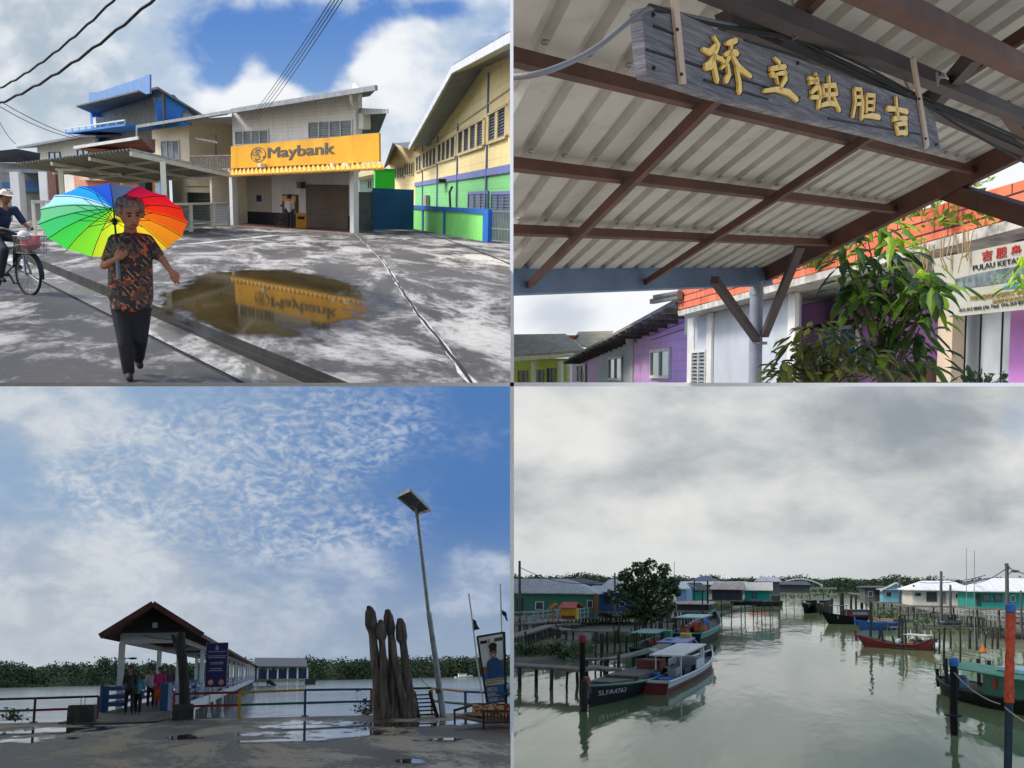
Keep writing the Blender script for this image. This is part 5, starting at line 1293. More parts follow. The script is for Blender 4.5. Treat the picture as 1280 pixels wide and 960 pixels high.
def writing(txt, pl, pr, h, m, bold=.0, sz=1.0):
    """lettering on the banner between two pixel points on its base line"""
    t_ = text_mb(txt, 1, .004, bold=bold); xs = [p.x for p in t_.v]; zs = [p.z for p in t_.v]; X0, X1, Z0, Z1 = min(xs), max(xs), min(zs), max(zs)
    a = bnp(*pl, -.51); c = bnp(*pr, -.51); up = bnp(pl[0], pl[1] - h, -.51) - a
    r = MB(); r.f = t_.f; r.m = t_.m
    for p in t_.v: r.v.append(a.lerp(c, (p.x - X0) / (X1 - X0)) + up * ((p.z - Z0) / (Z1 - Z0)) + V((0, p.y, 0)))
    return part('lettering', r, m, BN)
M_redink = mat('red_ink', (168, 40, 34), .5, bump=0); M_blackink = mat('black_ink', (30, 32, 36), .5, bump=0); M_goldink = mat('gold_ink', (150, 128, 40), .5, bump=0)
writing('吉', (1227, 327), (1240, 324.5), 13, M_redink, .02); writing('胆', (1245, 323.5), (1258, 321), 13, M_redink, .02); writing('岛', (1264, 319.5), (1276, 317), 12, M_redink, .02)
writing('PULAU KETAM', (1216, 338.5), (1278, 328), 6.5, M_blackink, .01)
writing('欢迎包船来往吉胆港口, 参观', (1212, 376), (1282, 367.5), 6, M_goldink, .025); writing('渔港新村民宅风光', (1240, 379.5), (1282, 374), 5, M_goldink, .02)
writing('012-312 8842 (Ah Tee)  016-369 8555', (1199, 391.5), (1284, 381), 5.5, M_blackink, .012)
flat([(1178, 332), (1183, 331), (1184, 337), (1179, 338)], mat('stamp_pink', (196, 130, 120), .6), 'stamp')

# ---- purple row house further back
p0 = D.at(716, 440, 66); p1 = D.at(868, 440, 27.5); p0.z = p1.z = 0
PW = Frame(D, p0, p1); PHs = thing(D, 'purple_house', PW.M, 'row house in purple boards and grey panels with white framed windows', 'house')
def pq(u, v, o=0.0): return PW.p(u, v, o)
M_pb = plank('purple_boards', (214, 166, 224), .3, 'z', line=.08, dark=.3, c2=(186, 136, 198))
M_lilac = mat('lilac_paint', (206, 164, 214), .7, amt=.2)
rl_ = lambda u: 372 + (866 - u) * .487
def wallpiece(u0, u1, m, o=0.0):
    b = MB(); b.prism([V((pq(u0, 450, o).x, o, 0)), V((pq(u1, 450, o).x, o, 0)), pq(u1, rl_(u1), o), pq(u0, rl_(u0), o)], (0, .2, 0)); part('wall', b, m, PHs)
wallpiece(792, 868, M_pb); wallpiece(747.5, 792, M_greywall, .02); wallpiece(716, 747.5, M_lilac, .04)
for r4, n_ in (((814, 436, 838.5, 473), 2), ((762, 446, 778, 475.5), 2), ((722, 455, 732.5, 479), 2)):
    a0, a1, z0, z1 = PW.rect(*r4, -.01); window(PHs, a0, a1, z0, z1, -.005, n_, M_white, None, M_glass, bar=.09)
a0 = PW.st(792, 440)[0]; b = MB(); b.box(a0 - .06, a0 + .06, -.05, -.003, 0, pq(792, 426).z); part('trim', b, M_white, PHs)
b = MB(); b.bar(pq(812, 420, -.02), pq(866, 398, -.02), .03, .03); b.bar(pq(814, 425, -.02), pq(866, 408, -.02), .03, .03); part('board_line', b, mat('purple_line', (150, 100, 160), .7), PHs)
b = MB(); E0 = pq(706, 452, -.9); E1 = pq(850, 376, -.9); b.prism([E0, E1, E1 + V((0, 6, 1.0)), E0 + V((0, 6, 1.0))], (0, 0, .1)); part('roof', b, mat('asbestos_roof', (150, 148, 146), .8, c2=(100, 98, 96), amt=.6), PHs)
for i in range(22):
    p = E0.lerp(E1, i / 21); b = MB(); b.box(p.x - .12, p.x + .12, -1.0, .1, p.z - .14, p.z - .02); part('rafter_end', b, M_timber, PHs)
for (pa, pb_) in (((815, 377), (850, 370)), ((819, 372), (850, 367))):
    b = MB(); b.bar(pq(*pa, -1.1), pq(*pb_, -1.1), .12, .12); part('bargeboard', b, mat('barge_grey', (120, 116, 112), .7) if pa[0] == 815 else bpy.data.materials['barge_grey'], PHs)
b = MB(); q = pq(862, 401, -.2); b.box(q.x - .15, q.x + .15, -.3, -.02, q.z - .35, q.z + .35); part('meter_box', b, M_white, PHs)
b = MB(); q = pq(788, 426, -.2); b.ell(q, .18, .18, .18, 10, 8); part('lamp', b, M_white, PHs)
# ---- low roofed house at far left
p0 = D.at(630, 460, 84); p1 = D.at(722, 460, 80); p0.z = p1.z = 0
GW2 = Frame(D, p0, p1); GHs = thing(D, 'green_house', GW2.M, 'low house with mossy grey roof and lime green walls behind the purple row', 'house')
def gq(u, v, o=0.0): return GW2.p(u, v, o)
M_mossroof = plank('mossy_roof', (168, 160, 138), .5, 'x', c2=(120, 112, 84), line=.15, dark=.25, amt=.7)
b = MB(); b.prism([gq(620, 421, 4), gq(706, 420, 4), gq(730, 441, -1), gq(620, 448, -1)], (0, .1, .2)); part('roof', b, M_mossroof, GHs)
b = MB(); b.prism([gq(620, 447, -1.1), gq(728, 441.5, -1.1), gq(728, 445.5, -1.1), gq(620, 453, -1.1)], (0, .1, 0)); part('fascia', b, mat('cream_fascia', (232, 226, 196), .6), GHs)
b = MB(); b.box(gq(620, 460).x, gq(716, 460).x, 0, .2, 0, gq(700, 448).z); part('wall', b, mat('lime_wall', (204, 214, 96), .7, c2=(176, 186, 76), amt=.4), GHs)
for r4 in ((648, 463, 660, 482), (669, 462, 680, 482), (684, 460, 695, 482)):
    a0, a1, z0, z1 = GW2.rect(*r4); window(GHs, a0, a1, z0, z1, -.01, 2, mat('teal_frame', (110, 150, 150), .6) if r4[0] == 648 else bpy.data.materials['teal_frame'], None)
for u in (667, 701, 712):
    x = gq(u, 460, -.8).x; b = MB(); b.box(x - .15, x + .15, -.95, -.65, 0, gq(u, 452, -.8).z); part('post', b, mat('cream_post2', (228, 222, 196), .6) if u == 667 else bpy.data.materials['cream_post2'], GHs)
p0 = D.at(700, 460, 98); p1 = D.at(765, 460, 92); p0.z = p1.z = 0
KW2 = Frame(D, p0, p1); KH = thing(D, 'gabled_house', KW2.M, 'house with grey tiled gable roof and red ridge showing above the green house', 'house')
b = MB(); b.prism([KW2.p(711, 430, -1), KW2.p(722, 416.5, 2), KW2.p(766, 415.5, 3), KW2.p(748, 438, -1)], (0, .1, .15)); part('roof', b, M_mossroof, KH)
b = MB(); b.prism([KW2.p(700, 422, -1.2), KW2.p(712, 424, -1.2), KW2.p(735, 440, -1.2), KW2.p(728, 442, -1.2)], (0, .2, 0)); part('barge_board', b, M_white, KH)
b = MB(); b.prism([KW2.p(700, 419, 0), KW2.p(722, 419, 0), KW2.p(716, 424, 0), KW2.p(706, 424, 0)], (0, .3, 0)); part('ridge_tiles', b, mat('ridge_red', (170, 90, 80), .7), KH)
b = MB(); b.box(KW2.p(715, 450).x, KW2.p(750, 450).x, .2, .4, 0, KW2.p(735, 436).z); part('wall', b, M_whitewall, KH)
# ---- tall plant and shrub in front of the brick house
def leafmesh(mb, base, d, l, w, droop, m=0):
    """one long drooping leaf: a folded blade of two strips"""
    d = d.normalized(); s = d.cross(V((0, 0, 1)));  s = s.normalized() if s.length > .01 else V((1, 0, 0))
    p0 = base; p1 = base + d * l * .35 + V((0, 0, -droop * l * .08)); p2 = base + d * l * .7 + V((0, 0, -droop * l * .3)); p3 = base + d * l * .92 + V((0, 0, -droop * l * .62))
    f = V((0, 0, w * .25))
    mb.add([p0, p1 + s * w * .5 - f, p1, p1 - s * w * .5 - f, p2 + s * w * .42 - f, p2, p2 - s * w * .42 - f, p3], [(0, 1, 2), (0, 2, 3), (1, 4, 5, 2), (2, 5, 6, 3), (4, 7, 5), (5, 7, 6)], m)
def leafmat(name, c, t=.35):
    m, nt, p = newmat(name); p.inputs['Base Color'].default_value = lin(c); p.inputs['Roughness'].default_value = .38; p.inputs['Specular IOR Level'].default_value = .45
    tr = nt.n.new('ShaderNodeBsdfTranslucent'); cc = lin(c); tr.inputs[0].default_value = (min(1, cc[0] * 2.2), min(1, cc[1] * 2.2), cc[2], 1); mx = nt.n.new('ShaderNodeMixShader'); mx.inputs[0].default_value = t
    nt.l.new(p.outputs[0], mx.inputs[1]); nt.l.new(tr.outputs[0], mx.inputs[2]); nt.l.new(mx.outputs[0], nt.n['Material Output'].inputs[0]); return m
LM = [leafmat('leaf_dark', (44, 62, 36)), leafmat('leaf_mid', (66, 96, 44)), leafmat('leaf_light', (112, 146, 54)), leafmat('leaf_pale', (150, 178, 60), .5)]
def plant(base_px, y, nodes, label, leaf=.2, nl=11, stem_r=.014, mats=LM, wts=None, name='mango_tree'):
    B0 = D.at(base_px[0], base_px[1], y); T = thing(D, name, Mx.Translation(B0), label, 'plant')
    st_ = MB(); lf = MB()
    root = V((0, 0, -.1))
    for (u, v, dy, r, wt) in nodes:
        c = D.at(u, v, y + dy) - B0
        midp = root.lerp(c, .55) + V((random.uniform(-.05, .05), 0, .06)); st_.tube([root, midp, c], [stem_r, stem_r * .7, stem_r * .4], 5)
        for i in range(int(nl * r)):
            a = random.uniform(0, 2 * math.pi); e = random.uniform(-.5, .7)
            off = V((math.cos(a) * random.random() * .16, math.sin(a) * random.random() * .16, random.uniform(-.12, .12))) * r
            d = V((math.cos(a) * math.cos(e), math.sin(a) * math.cos(e), math.sin(e)))
            w_ = random.random(); k = 0
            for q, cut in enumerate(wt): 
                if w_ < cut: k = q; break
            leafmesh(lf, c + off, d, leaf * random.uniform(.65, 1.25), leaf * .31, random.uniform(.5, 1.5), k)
    part('stem', st_, M_timber, T, 50); part('foliage', lf, mats, T)
    return T
dk = (.5, .88, 1, 1); md = (.18, .62, .94, 1); lt = (.08, .3, .7, 1)  # shares of leaf tones: dark for low nodes, lighter for upper ones
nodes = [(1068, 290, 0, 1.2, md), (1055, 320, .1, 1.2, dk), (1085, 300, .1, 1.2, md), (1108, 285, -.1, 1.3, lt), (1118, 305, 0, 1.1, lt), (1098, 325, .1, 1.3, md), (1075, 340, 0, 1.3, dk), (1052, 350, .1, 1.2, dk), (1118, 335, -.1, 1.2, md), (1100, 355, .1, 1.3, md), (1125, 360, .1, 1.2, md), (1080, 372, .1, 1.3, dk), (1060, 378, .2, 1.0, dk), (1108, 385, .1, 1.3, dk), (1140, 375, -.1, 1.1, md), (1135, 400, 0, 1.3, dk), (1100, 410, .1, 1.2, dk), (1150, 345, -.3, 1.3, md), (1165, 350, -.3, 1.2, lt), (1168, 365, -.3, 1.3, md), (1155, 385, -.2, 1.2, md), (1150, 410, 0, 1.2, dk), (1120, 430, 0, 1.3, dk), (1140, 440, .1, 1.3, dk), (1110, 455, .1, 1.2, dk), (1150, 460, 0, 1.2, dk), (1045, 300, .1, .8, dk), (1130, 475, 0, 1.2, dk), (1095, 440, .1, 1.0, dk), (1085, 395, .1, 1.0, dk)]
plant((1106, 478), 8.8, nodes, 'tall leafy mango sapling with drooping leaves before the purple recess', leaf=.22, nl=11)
LM2 = [leafmat('shrub_dark', (58, 70, 44)), leafmat('shrub_olive', (96, 104, 58)), leafmat('shrub_light', (118, 122, 70)), leafmat('shrub_tip', (140, 140, 84))]
nodes = [(978, 462, 0, .9, md), (985, 466, 0, 1.0, dk), (990, 445, .1, 1.2, md), (1010, 430, .1, 1.2, md), (1015, 415, .2, .8, lt), (1005, 455, 0, 1.2, dk), (1025, 450, .1, 1.2, dk), (1035, 435, .1, 1.2, md), (1050, 430, .1, 1.1, md), (1060, 445, 0, 1.2, dk), (1075, 455, 0, 1.2, dk), (1045, 465, 0, 1.2, dk), (1020, 470, 0, 1.2, dk), (995, 472, 0, 1.1, dk), (970, 474, 0, .7, md), (1080, 470, 0, 1.1, dk), (1088, 440, .1, .9, md)]
plant((1030, 482), 7.9, nodes, 'low olive green shrub with narrow leaves at the foot of the mango sapling', leaf=.16, nl=15, mats=LM2, name='shrub')
q = D.at(1226, 482, 9.2); tuft(D, 'potted_plant', q, .18, .12, 40, .09, LM[0], 'dark little plant in front of the grey door', None)
nodes = [(1272, 356, 0, .8, lt), (1280, 345, 0, .9, lt), (1262, 352, 0, .6, lt), (1278, 330, .1, .6, lt)]
plant((1300, 340), 8.6, nodes, 'pale green leafy spray hanging over the right end of the banner', leaf=.11, nl=9, stem_r=.006, name='vine')
# ---- sky
def sky_ur(nt, e, U, Vv):
    p = nt.comb(U, Vv, 0.0); n1 = nt.noise(nt.mapv(p, (1, 1.6, 1)), 1.3, 6, .55, .2)
    g = addall(nt, [blob(nt, U, Vv, 7.0, 3.95, .5, .3, .8), nt.m('MULTIPLY', nt.m('SUBTRACT', n1, .5), .8)])
    nt.put(e.inputs[0], nt.mix(nt.ss(g, .1, .8), lin((250, 252, 254)), lin((206, 214, 226)))); e.inputs[1].default_value = SKY_K
sky_sheet(D, 'shelter', 620, 1320, -40, 500, 240, sky_ur)

# =================================================================== SITE 3: the pier
D = Place(320, 842, -.02, 1.5, 'll')
WZ = -1.6
# ---- forest helper: many small leaf clumps heaped into trees along a bank
def forest(D, a, b, depth, hgt, n, m, z0, name='forest', fac=34, size=1.5):
    mb = MB(); a = V(a); b = V(b); dv = (b - a); nrm_ = V((-dv.y, dv.x, 0)).normalized()
    for i in range(n):
        f = random.random(); row = random.random(); h = hgt * (.72 + .42 * random.random() + .12 * math.sin(f * 37) + .1 * math.sin(f * 91 + 1))
        c = a + dv * f + nrm_ * (row * depth); c.z = z0
        r = hgt * random.uniform(.22, .4)
        k = random.choice((0, 0, 1, 1, 2))
        for j in range(fac):
            p = c + V((random.gauss(0, .5) * r * 1.3, random.gauss(0, .5) * r, 0)); t = random.random() ** .6; p.z = z0 + h * t - abs(random.gauss(0, .1)) * h; p.x += (p.x - c.x) * (.5 - t) * .5
            d = V((random.uniform(-1, 1), random.uniform(-1, 1), random.uniform(-.6, .9))).normalized(); s = d.cross(V((random.uniform(-1, 1), random.uniform(-1, 1), random.uniform(-1, 1)))).normalized(); l = size * random.uniform(.4, 1.0)
            mb.add([p - d * l * .5, p + s * l * .4, p + d * l * .5, p - s * l * .4], [(0, 1, 2, 3)], k)
    # the dark mass of trunks and inner foliage behind the leaf edge
    nn = 160
    top = [a + dv * (i / nn) + nrm_ * depth * .6 + V((0, 0, z0 - a.z + hgt * (.86 + .06 * math.sin(i * 1.3) + .07 * math.sin(i * 3.1)))) for i in range(nn + 1)]
    bot = [a + dv * (i / nn) + nrm_ * depth * .25 + V((0, 0, z0 - a.z - .3)) for i in range(nn + 1)]
    mb.add(top + bot, [(i, i + 1, nn + 2 + i, nn + 1 + i) for i in range(nn)], 0)
    return solo(D, name, mb, m, (0, 0, 0), kind='stuff')
FM = [mat('mangrove_dark', (46, 58, 46), .9, bump=0, spec=0), mat('mangrove_mid', (54, 68, 52), .9, bump=0, spec=0), mat('mangrove_light', (64, 80, 58), .9, bump=0, spec=0)]
fa = D.G(-60, 861.5, WZ); fb = D.G(700, 843.5, WZ)
forest(D, fa, fb, 40, 8.2, 620, FM, WZ, size=1.1, fac=85)

# ---- water
def water_mat(name, base, bs, st, sc_, rough=.06, spec=.5, base2=None):
    m, nt, p = newmat(name); o = nt.obj()
    n1 = nt.noise(nt.mapv(o, st), sc_, 4, .55, .2); n2 = nt.noise(nt.mapv(o, (st[0] * .16, st[1] * .2, 1), (3, 1, 0)), sc_, 3, .5); n3 = nt.noise(nt.mapv(o, (st[0] * 4, st[1] * 3.4, 1)), sc_, 3, .6)
    nt.put(p.inputs['Base Color'], nt.mix(nt.ss(n2, .35, .65), lin(base), lin(base2 or base)))
    p.inputs['Roughness'].default_value = rough; p.inputs['IOR'].default_value = 1.33; p.inputs['Specular IOR Level'].default_value = spec
    h = nt.m('ADD', nt.m('ADD', nt.m('MULTIPLY', n1, 1.0), nt.m('MULTIPLY', n2, 2.2)), nt.m('MULTIPLY', n3, .08))
    nt.put(p.inputs['Normal'], nt.bump(h, bs, .12)); return m
M_sea = water_mat('sea_water', (112, 122, 124), .5, (.35, .14, 1), 1.6, .12)
b = MB(); b.poly([V((-340, 30, WZ)), V((420, 30, WZ)), V((420, 620, WZ)), V((-340, 620, WZ))]); solo(D, 'water', b, M_sea, (0, 0, 0), kind='structure')

# ---- plaza
e0 = D.G(-20, 904.5); e1 = D.G(660, 889.5); ed = (e1 - e0).normalized()
M_plaza = yard_mat('wet_plaza', (104, 92, 80), (206, 192, 172), .49, (.36, .1, 1), .06, wet=.15, gscale=.9, sf=.05)
b = MB(); n0 = V((ed.y, -ed.x, 0)); b.poly([e0 - ed * 20, e1 + ed * 20, e1 + ed * 20 + n0 * 45, e0 - ed * 20 + n0 * 45]); solo(D, 'plaza', b, M_plaza, (0, 0, 0), kind='structure')
b = MB(); b.prism([e0 - ed * 20 + V((0, 0, -.004)), e1 + ed * 20 + V((0, 0, -.004)), e1 + ed * 20 + V((0, 0, -2.2)), e0 - ed * 20 + V((0, 0, -2.2))], n0 * .3 + V((0, 0, 0))); solo(D, 'sea_wall', b, M_concrete, (0, 0, 0), kind='structure')
def film(D, name, cx, cy, rx, ry, m, z=.004, seed=0, kind='structure'):
    """thin sheet of standing water with a ragged shore"""
    pts = []
    for i in range(90):
        a = 2 * math.pi * i / 90; rr = 1 + .16 * math.sin(3 * a + seed) + .1 * math.sin(5 * a + seed * 2) + .07 * math.sin(11 * a + seed * 3) + .05 * math.sin(19 * a + seed)
        pts.append(D.G(cx + rx * rr * math.cos(a), cy + ry * rr * math.sin(a), z))
    mb = MB(); mb.poly(pts); return solo(D, name, mb, m, (0, 0, 0), kind=kind)
m, nt, p = newmat('standing_water'); nt.put(p.inputs['Base Color'], lin((66, 62, 56))); p.inputs['Roughness'].default_value = .03; p.inputs['IOR'].default_value = 1.33
nt.put(p.inputs['Normal'], nt.bump(nt.noise(nt.mapv(nt.obj(), (1, .4, 1)), 3, 3), .02, .01)); M_film = m
for i, (cx, cy, rx, ry) in enumerate(((55, 914, 72, 4.5), (30, 925, 40, 3), (390, 911, 62, 10), (350, 926, 60, 2.2), (420, 919, 70, 4), (500, 906, 60, 3.2), (590, 902, 40, 2.5), (508, 951, 24, 4), (230, 921, 20, 3), (560, 924, 30, 2))):
    film_m = bpy.data.materials['standing_water'].copy(); pool(D, 'puddle', cx, cy, rx * 1.05, ry * 1.1, film_m, .5, .006 + .0005 * i, i * 1.7, 1.9)

# ---- pier deck, roof, columns, rails
px0 = D.G(131, 891); PL = D.at(131, 880, 47); dirp = D.at(338, 850, 1000).x / 1000; PFr = Frame(D, V((PL.x, 47, 0)), V((PL.x + 3, 47 - 3 * dirp, 0)))
def fx(u, y): return PFr.loc(D.at(u, 845, y)).x
PI = thing(D, 'pier', PFr.M, 'long roofed pier with white columns, blue railings and a red brown gable', 'pier')
LEN = 245.0
gx0, gx1, ax_ = fx(124, 49), fx(250, 49), fx(187, 49); ez_, az_ = 3.28, 4.6; cL, cR = fx(148, 52), fx(221, 52)
DW_ = fx(213, 49)
b = MB(); b.box(-.15, DW_ + .1, -9, LEN, -.25, .05); part('deck', b, mat('deck_concrete', (120, 116, 110), .7, c2=(82, 80, 76), amt=.6, scale=.6), PI)
b = MB(); b.box(DW_ + .102, DW_ + .17, 2, LEN, -.45, .12); part('deck_edge', b, M_white, PI)
def lx(u, y): return D.at(u, 850, y).x + 6.95 - .014 * (y - 47) * 0
M_rooftile = mat('red_brown_tile', (104, 66, 58), .8, c2=(70, 46, 42), amt=.7, scale=2)
b = MB(); th = .14
b.prism([V((gx0, 2, ez_)), V((ax_, 2, az_)), V((gx1, 2, ez_)), V((gx1, 2, ez_ - th)), V((ax_, 2, az_ - th * 1.1)), V((gx0, 2, ez_ - th))], (0, LEN - 2, 0)); part('roof', b, M_rooftile, PI)
b = MB(); b.bar(V((gx0 - .06, 1.9, ez_ - .06)), V((ax_, 1.9, az_ + .02)), .2, .24); b.bar(V((gx1 + .06, 1.9, ez_ - .06)), V((ax_, 1.9, az_ + .02)), .2, .24); part('barge_board', b, M_rooftile, PI)
b = MB(); b.add([V((gx0 + .6, 3.2, 3.5)), V((gx1 - .6, 3.2, 3.5)), V((ax_ + .1, 3.2, 4.45)), V((ax_ - .1, 3.2, 4.45))], [(0, 1, 2, 3)]); part('gable_panel', b, mat('gable_dark', (60, 50, 48), .8), PI)
b = MB(); b.box(ax_ - .1, ax_ + .12, 3.08, 3.19, 3.62, 3.85); part('lamp', b, M_white, PI)
b = MB(); b.box(cL, cR + .2, 4.9, 5.15, 2.98, 3.46); part('gable_beam', b, M_whitewall, PI)
for x in (cL, cR):
    b = MB(); b.box(x, x + .2, 5.2, LEN, 3.0, 3.24); part('eave_beam', b, M_whitewall, PI)
k = 0
yy = 5.0
while yy < LEN:
    for x in (cL - .04, cR - .04):
        b = MB(); b.box(x, x + .26, yy - .13, yy + .13, .05, 3.0); part('column', b, M_whitewall, PI)
    if 5 < yy < 120: b = MB(); b.box(cL + .25, cR - .05, yy - .1, yy + .1, 3.0, 3.2); part('tie_beam', b, M_whitewall, PI)
    yy += 17
M_railblue = mat('rail_blue', (48, 88, 132), .6, c2=(36, 66, 100), amt=.5)
def slat_rail(x, y0, y1, step):
    ys = y0
    while ys < y1:
        ye = min(ys + step, y1); b = MB()
        b.box(x - .09, x + .09, ys - .15, ys + .15, .05, 1.12)
        for z in (.28, .58, .92): b.box(x - .04, x + .04, ys + .15, ye - .15, z, z + .16)
        part('railing', b, M_railblue, PI); ys = ye
slat_rail(.0, .3, 60, 10); slat_rail(DW_, 2, LEN - 6, 16)
b = MB(); [b.box(-.1, .75, .1, .2, z, z + .16) for z in (.28, .58, .92)]; b.box(-.22, -.1, .05, .25, .05, 1.15); b.box(.75, .87, .05, .25, .05, 1.15); part('end_rail', b, M_railblue, PI)
b = MB(); b.box(DW_ - .15, DW_ + .15, -.3, 1.2, .05, 1.2); part('end_post', b, M_railblue, PI)
b = MB(); b.tube([(cL + .2, 5, 2.3), (cL + .5, 4.9, 2.32)], .02, 6); b.ell((cL + .6, 4.9, 2.3), .2, .1, .05); part('bracket_lamp', b, M_dark, PI)
b = MB(); b.tube(catenary((cL + 1, 4.8, 3.35), (cR + .1, 4.8, 3.15), .08), .015, 5); part('slack_wire', b, M_dark, PI)
yy = 6
while yy < LEN:
    for x in (.3, DW_ - .3):
        b = MB(); b.tube([(x, yy, -2.2), (x, yy, -.25)], .22, 8); part('pile', b, M_concrete, PI)
    yy += 12
# deck approach ramp
b = MB(); R0 = [D.G(92, 906), D.G(168, 904.5), D.G(208, 903), D.G(215, 897)]; b.prism([D.G(90, 906.5), D.G(140, 905.5), D.G(196, 903.5), D.G(213, 898), D.G(215, 890), D.G(150, 888), D.G(126, 893)], (0, 0, .05)); solo(D, 'ramp', b, mat('ramp_asphalt', (74, 70, 66), .7, c2=(54, 52, 50), amt=.5), (0, 0, 0), kind='structure')
# terminal at the far end
t0 = D.at(322, 845, 286); t1 = D.at(384, 845, 286); t0.z = t1.z = 0
TF = Frame(D, t0, t1); TE = thing(D, 'pier_terminal', TF.M, 'low open terminal with grey roof at the far end of the pier', 'shelter')
L = TF.L
b = MB(); b.prism([TF.p(318, 834, -2), TF.p(384.5, 834.5, -2), TF.p(382, 824, 6), TF.p(318, 823.5, 6)], (0, 0, .3)); part('roof', b, mat('terminal_roof', (64, 68, 72), .7), TE)
for i in range(6):
    x = i * L / 5; b = MB(); b.box(x - .2, x + .2, -1, -.6, -2, TF.st(350, 835)[1]); part('column', b, M_white, TE)
b = MB(); b.box(0, L, 1, 1.3, .2, TF.st(350, 836)[1] - .4); part('screen', b, mat('terminal_blue', (58, 84, 120), .6, c2=(40, 60, 90), amt=.6), TE)
b = MB(); b.box(-1, L, -1.3, 4, -.5, 0); part('deck', b, M_concrete, TE)
b = MB(); b.prism([TF.p(332, 853, -2), TF.p(337, 849, -2), TF.p(347, 857, -2), TF.p(342, 858, -2)], (0, .5, 0)); part('stair', b, M_darktimber, TE)
b = MB(); q = TF.p(388, 853, -1); b.box(q.x - 1.3, q.x + 1.3, -1.5, 2, WZ - .1, q.z + .9); part('pontoon', b, M_dark, TE)

# ---- coloured pipe railings along the edge
M_cred = mat('rail_red', (150, 34, 36), .5, c2=(100, 30, 30), amt=.5); M_cgreen = mat('rail_green', (40, 120, 72), .5, c2=(30, 84, 54), amt=.5); M_cblue = mat('rail_navy', (44, 74, 130), .5, c2=(34, 54, 90), amt=.5); M_cyel = mat('rail_yellow', (206, 160, 44), .5, c2=(160, 120, 40), amt=.5); M_cmar = mat('rail_maroon', (84, 44, 40), .5)
def pr(u, v, z):  # a point above the plaza edge line, at the given height
    return None
def railing(label, posts, tops, lows):
    """posts: (column, top row, foot row, material)"""
    g0 = D.G(posts[0][0], posts[0][2]); T = thing(D, 'pipe_railing', Mx.Translation(g0), label, 'railing')
    P = {}
    for (u, vt, vf, mm) in posts:
        g = D.G(u, vf); t = D.at(u, vt, g.y); P[u] = (g, t)
        b = MB(); b.tube([g - g0, V((g.x, g.y, t.z)) - g0], .045, 8); b.box(g.x - g0.x - .12, g.x - g0.x + .12, g.y - g0.y - .1, g.y - g0.y + .1, 0, .03); part('post', b, mm, T)
    def seg(l, frac, nm):
        for (ua, ub, mm) in l:
            pa, pb_ = P[ua], P[ub]; A_ = pa[0].lerp(V((pa[0].x, pa[0].y, pa[1].z)), frac) - g0; B_ = pb_[0].lerp(V((pb_[0].x, pb_[0].y, pb_[1].z)), frac) - g0
            b = MB(); b.tube([A_, B_], .04, 8); part(nm, b, mm, T)
    seg(tops, .985, 'top_rail'); seg(lows, .5, 'lower_rail'); return T
railing('maroon pipe railing with a part green lower rail, left of the pier', [(-40, 874.5, 904.5, M_cmar), (42, 872.5, 903, M_cmar), (121.5, 870, 900, M_cmar)], [(-40, 42, M_cmar), (42, 121.5, M_cmar)], [(-40, 42, M_cgreen), (42, 121.5, M_cred)])
railing('red pipe railing passing behind the navy notice board', [(216, 867, 900, M_cred), (298, 865, 897.5, M_cyel)], [(216, 298, M_cred)], [(216, 298, M_cred)])
railing('pipe railing in yellow, blue and green between notice board and timber sculpture', [(299.5, 865, 897.5, M_cyel), (381, 862, 895.5, M_cblue), (464, 861, 892, M_cred)], [(299.5, 381, M_cyel), (381, 464, M_cblue)], [(299.5, 381, M_cgreen), (381, 464, M_cblue)])
railing('pipe railing in yellow, blue and green right of the dark steps', [(516, 860, 893, M_cmar), (540, 859.5, 893, M_cyel), (582, 864, 896, M_cblue), (650, 867, 900, M_cblue)], [(516, 540, M_cmar), (540, 582, M_cyel), (582, 650, M_cblue)], [(540, 582, M_cgreen), (582, 650, M_cgreen)])

# ---- concrete blocks, burnt post
def block(u, v, w, h, label, loops=True):
    g = D.G(u, v); T = thing(D, 'concrete_block', Mx.Translation(g), label, 'block')
    b = MB(); b.loft([[V((x * w, y * w * .9, z)) for x, y in ((-.5, -.5), (.5, -.5), (.5, .5), (-.5, .5))] for z in (0, h * .85)] + [[V((x * w * .94, y * w * .85, h)) for x, y in ((-.5, -.5), (.5, -.5), (.5, .5), (-.5, .5))]]); part('block', b, mat('mossy_concrete', (84, 84, 80), .9, c2=(50, 52, 48), amt=.8, scale=3, bump=.5) if loops else bpy.data.materials['mossy_concrete'], T)
    if loops:
        b = MB(); b.tube([(-.06, 0, h), (-.06, 0, h + .22), (0, 0, h + .27), (.06, 0, h + .22), (.06, 0, h)], .014, 6); part('lifting_loop', b, M_steel, T)
    return g
block(102, 904.5, .82, .60, 'squat concrete block with a lifting loop beside the left railing')
g = block(229, 899.5, .66, .52, 'concrete footing under the burnt timber post', False)
b = MB(); pts = [D.at(231, 881, g.y), D.at(230, 850, g.y), D.at(228, 825, g.y), D.at(225, 805, g.y), D.at(227, 790, g.y)]; b.tube([p - g for p in pts], [.2, .18, .17, .2, .12], 10)
b.tube([D.at(225, 812, g.y) - g, D.at(219, 802, g.y) - g, D.at(215, 793, g.y) - g], [.12, .09, .04], 8)
solo(D, 'burnt_post', b, mat('charred_wood', (46, 44, 42), .9, c2=(84, 80, 76), amt=.6, scale=5, stretch=(1, 1, .15), bump=.7), Mx.Translation(g), 'forked charred timber post standing on a concrete footing', 'post', smooth=40)

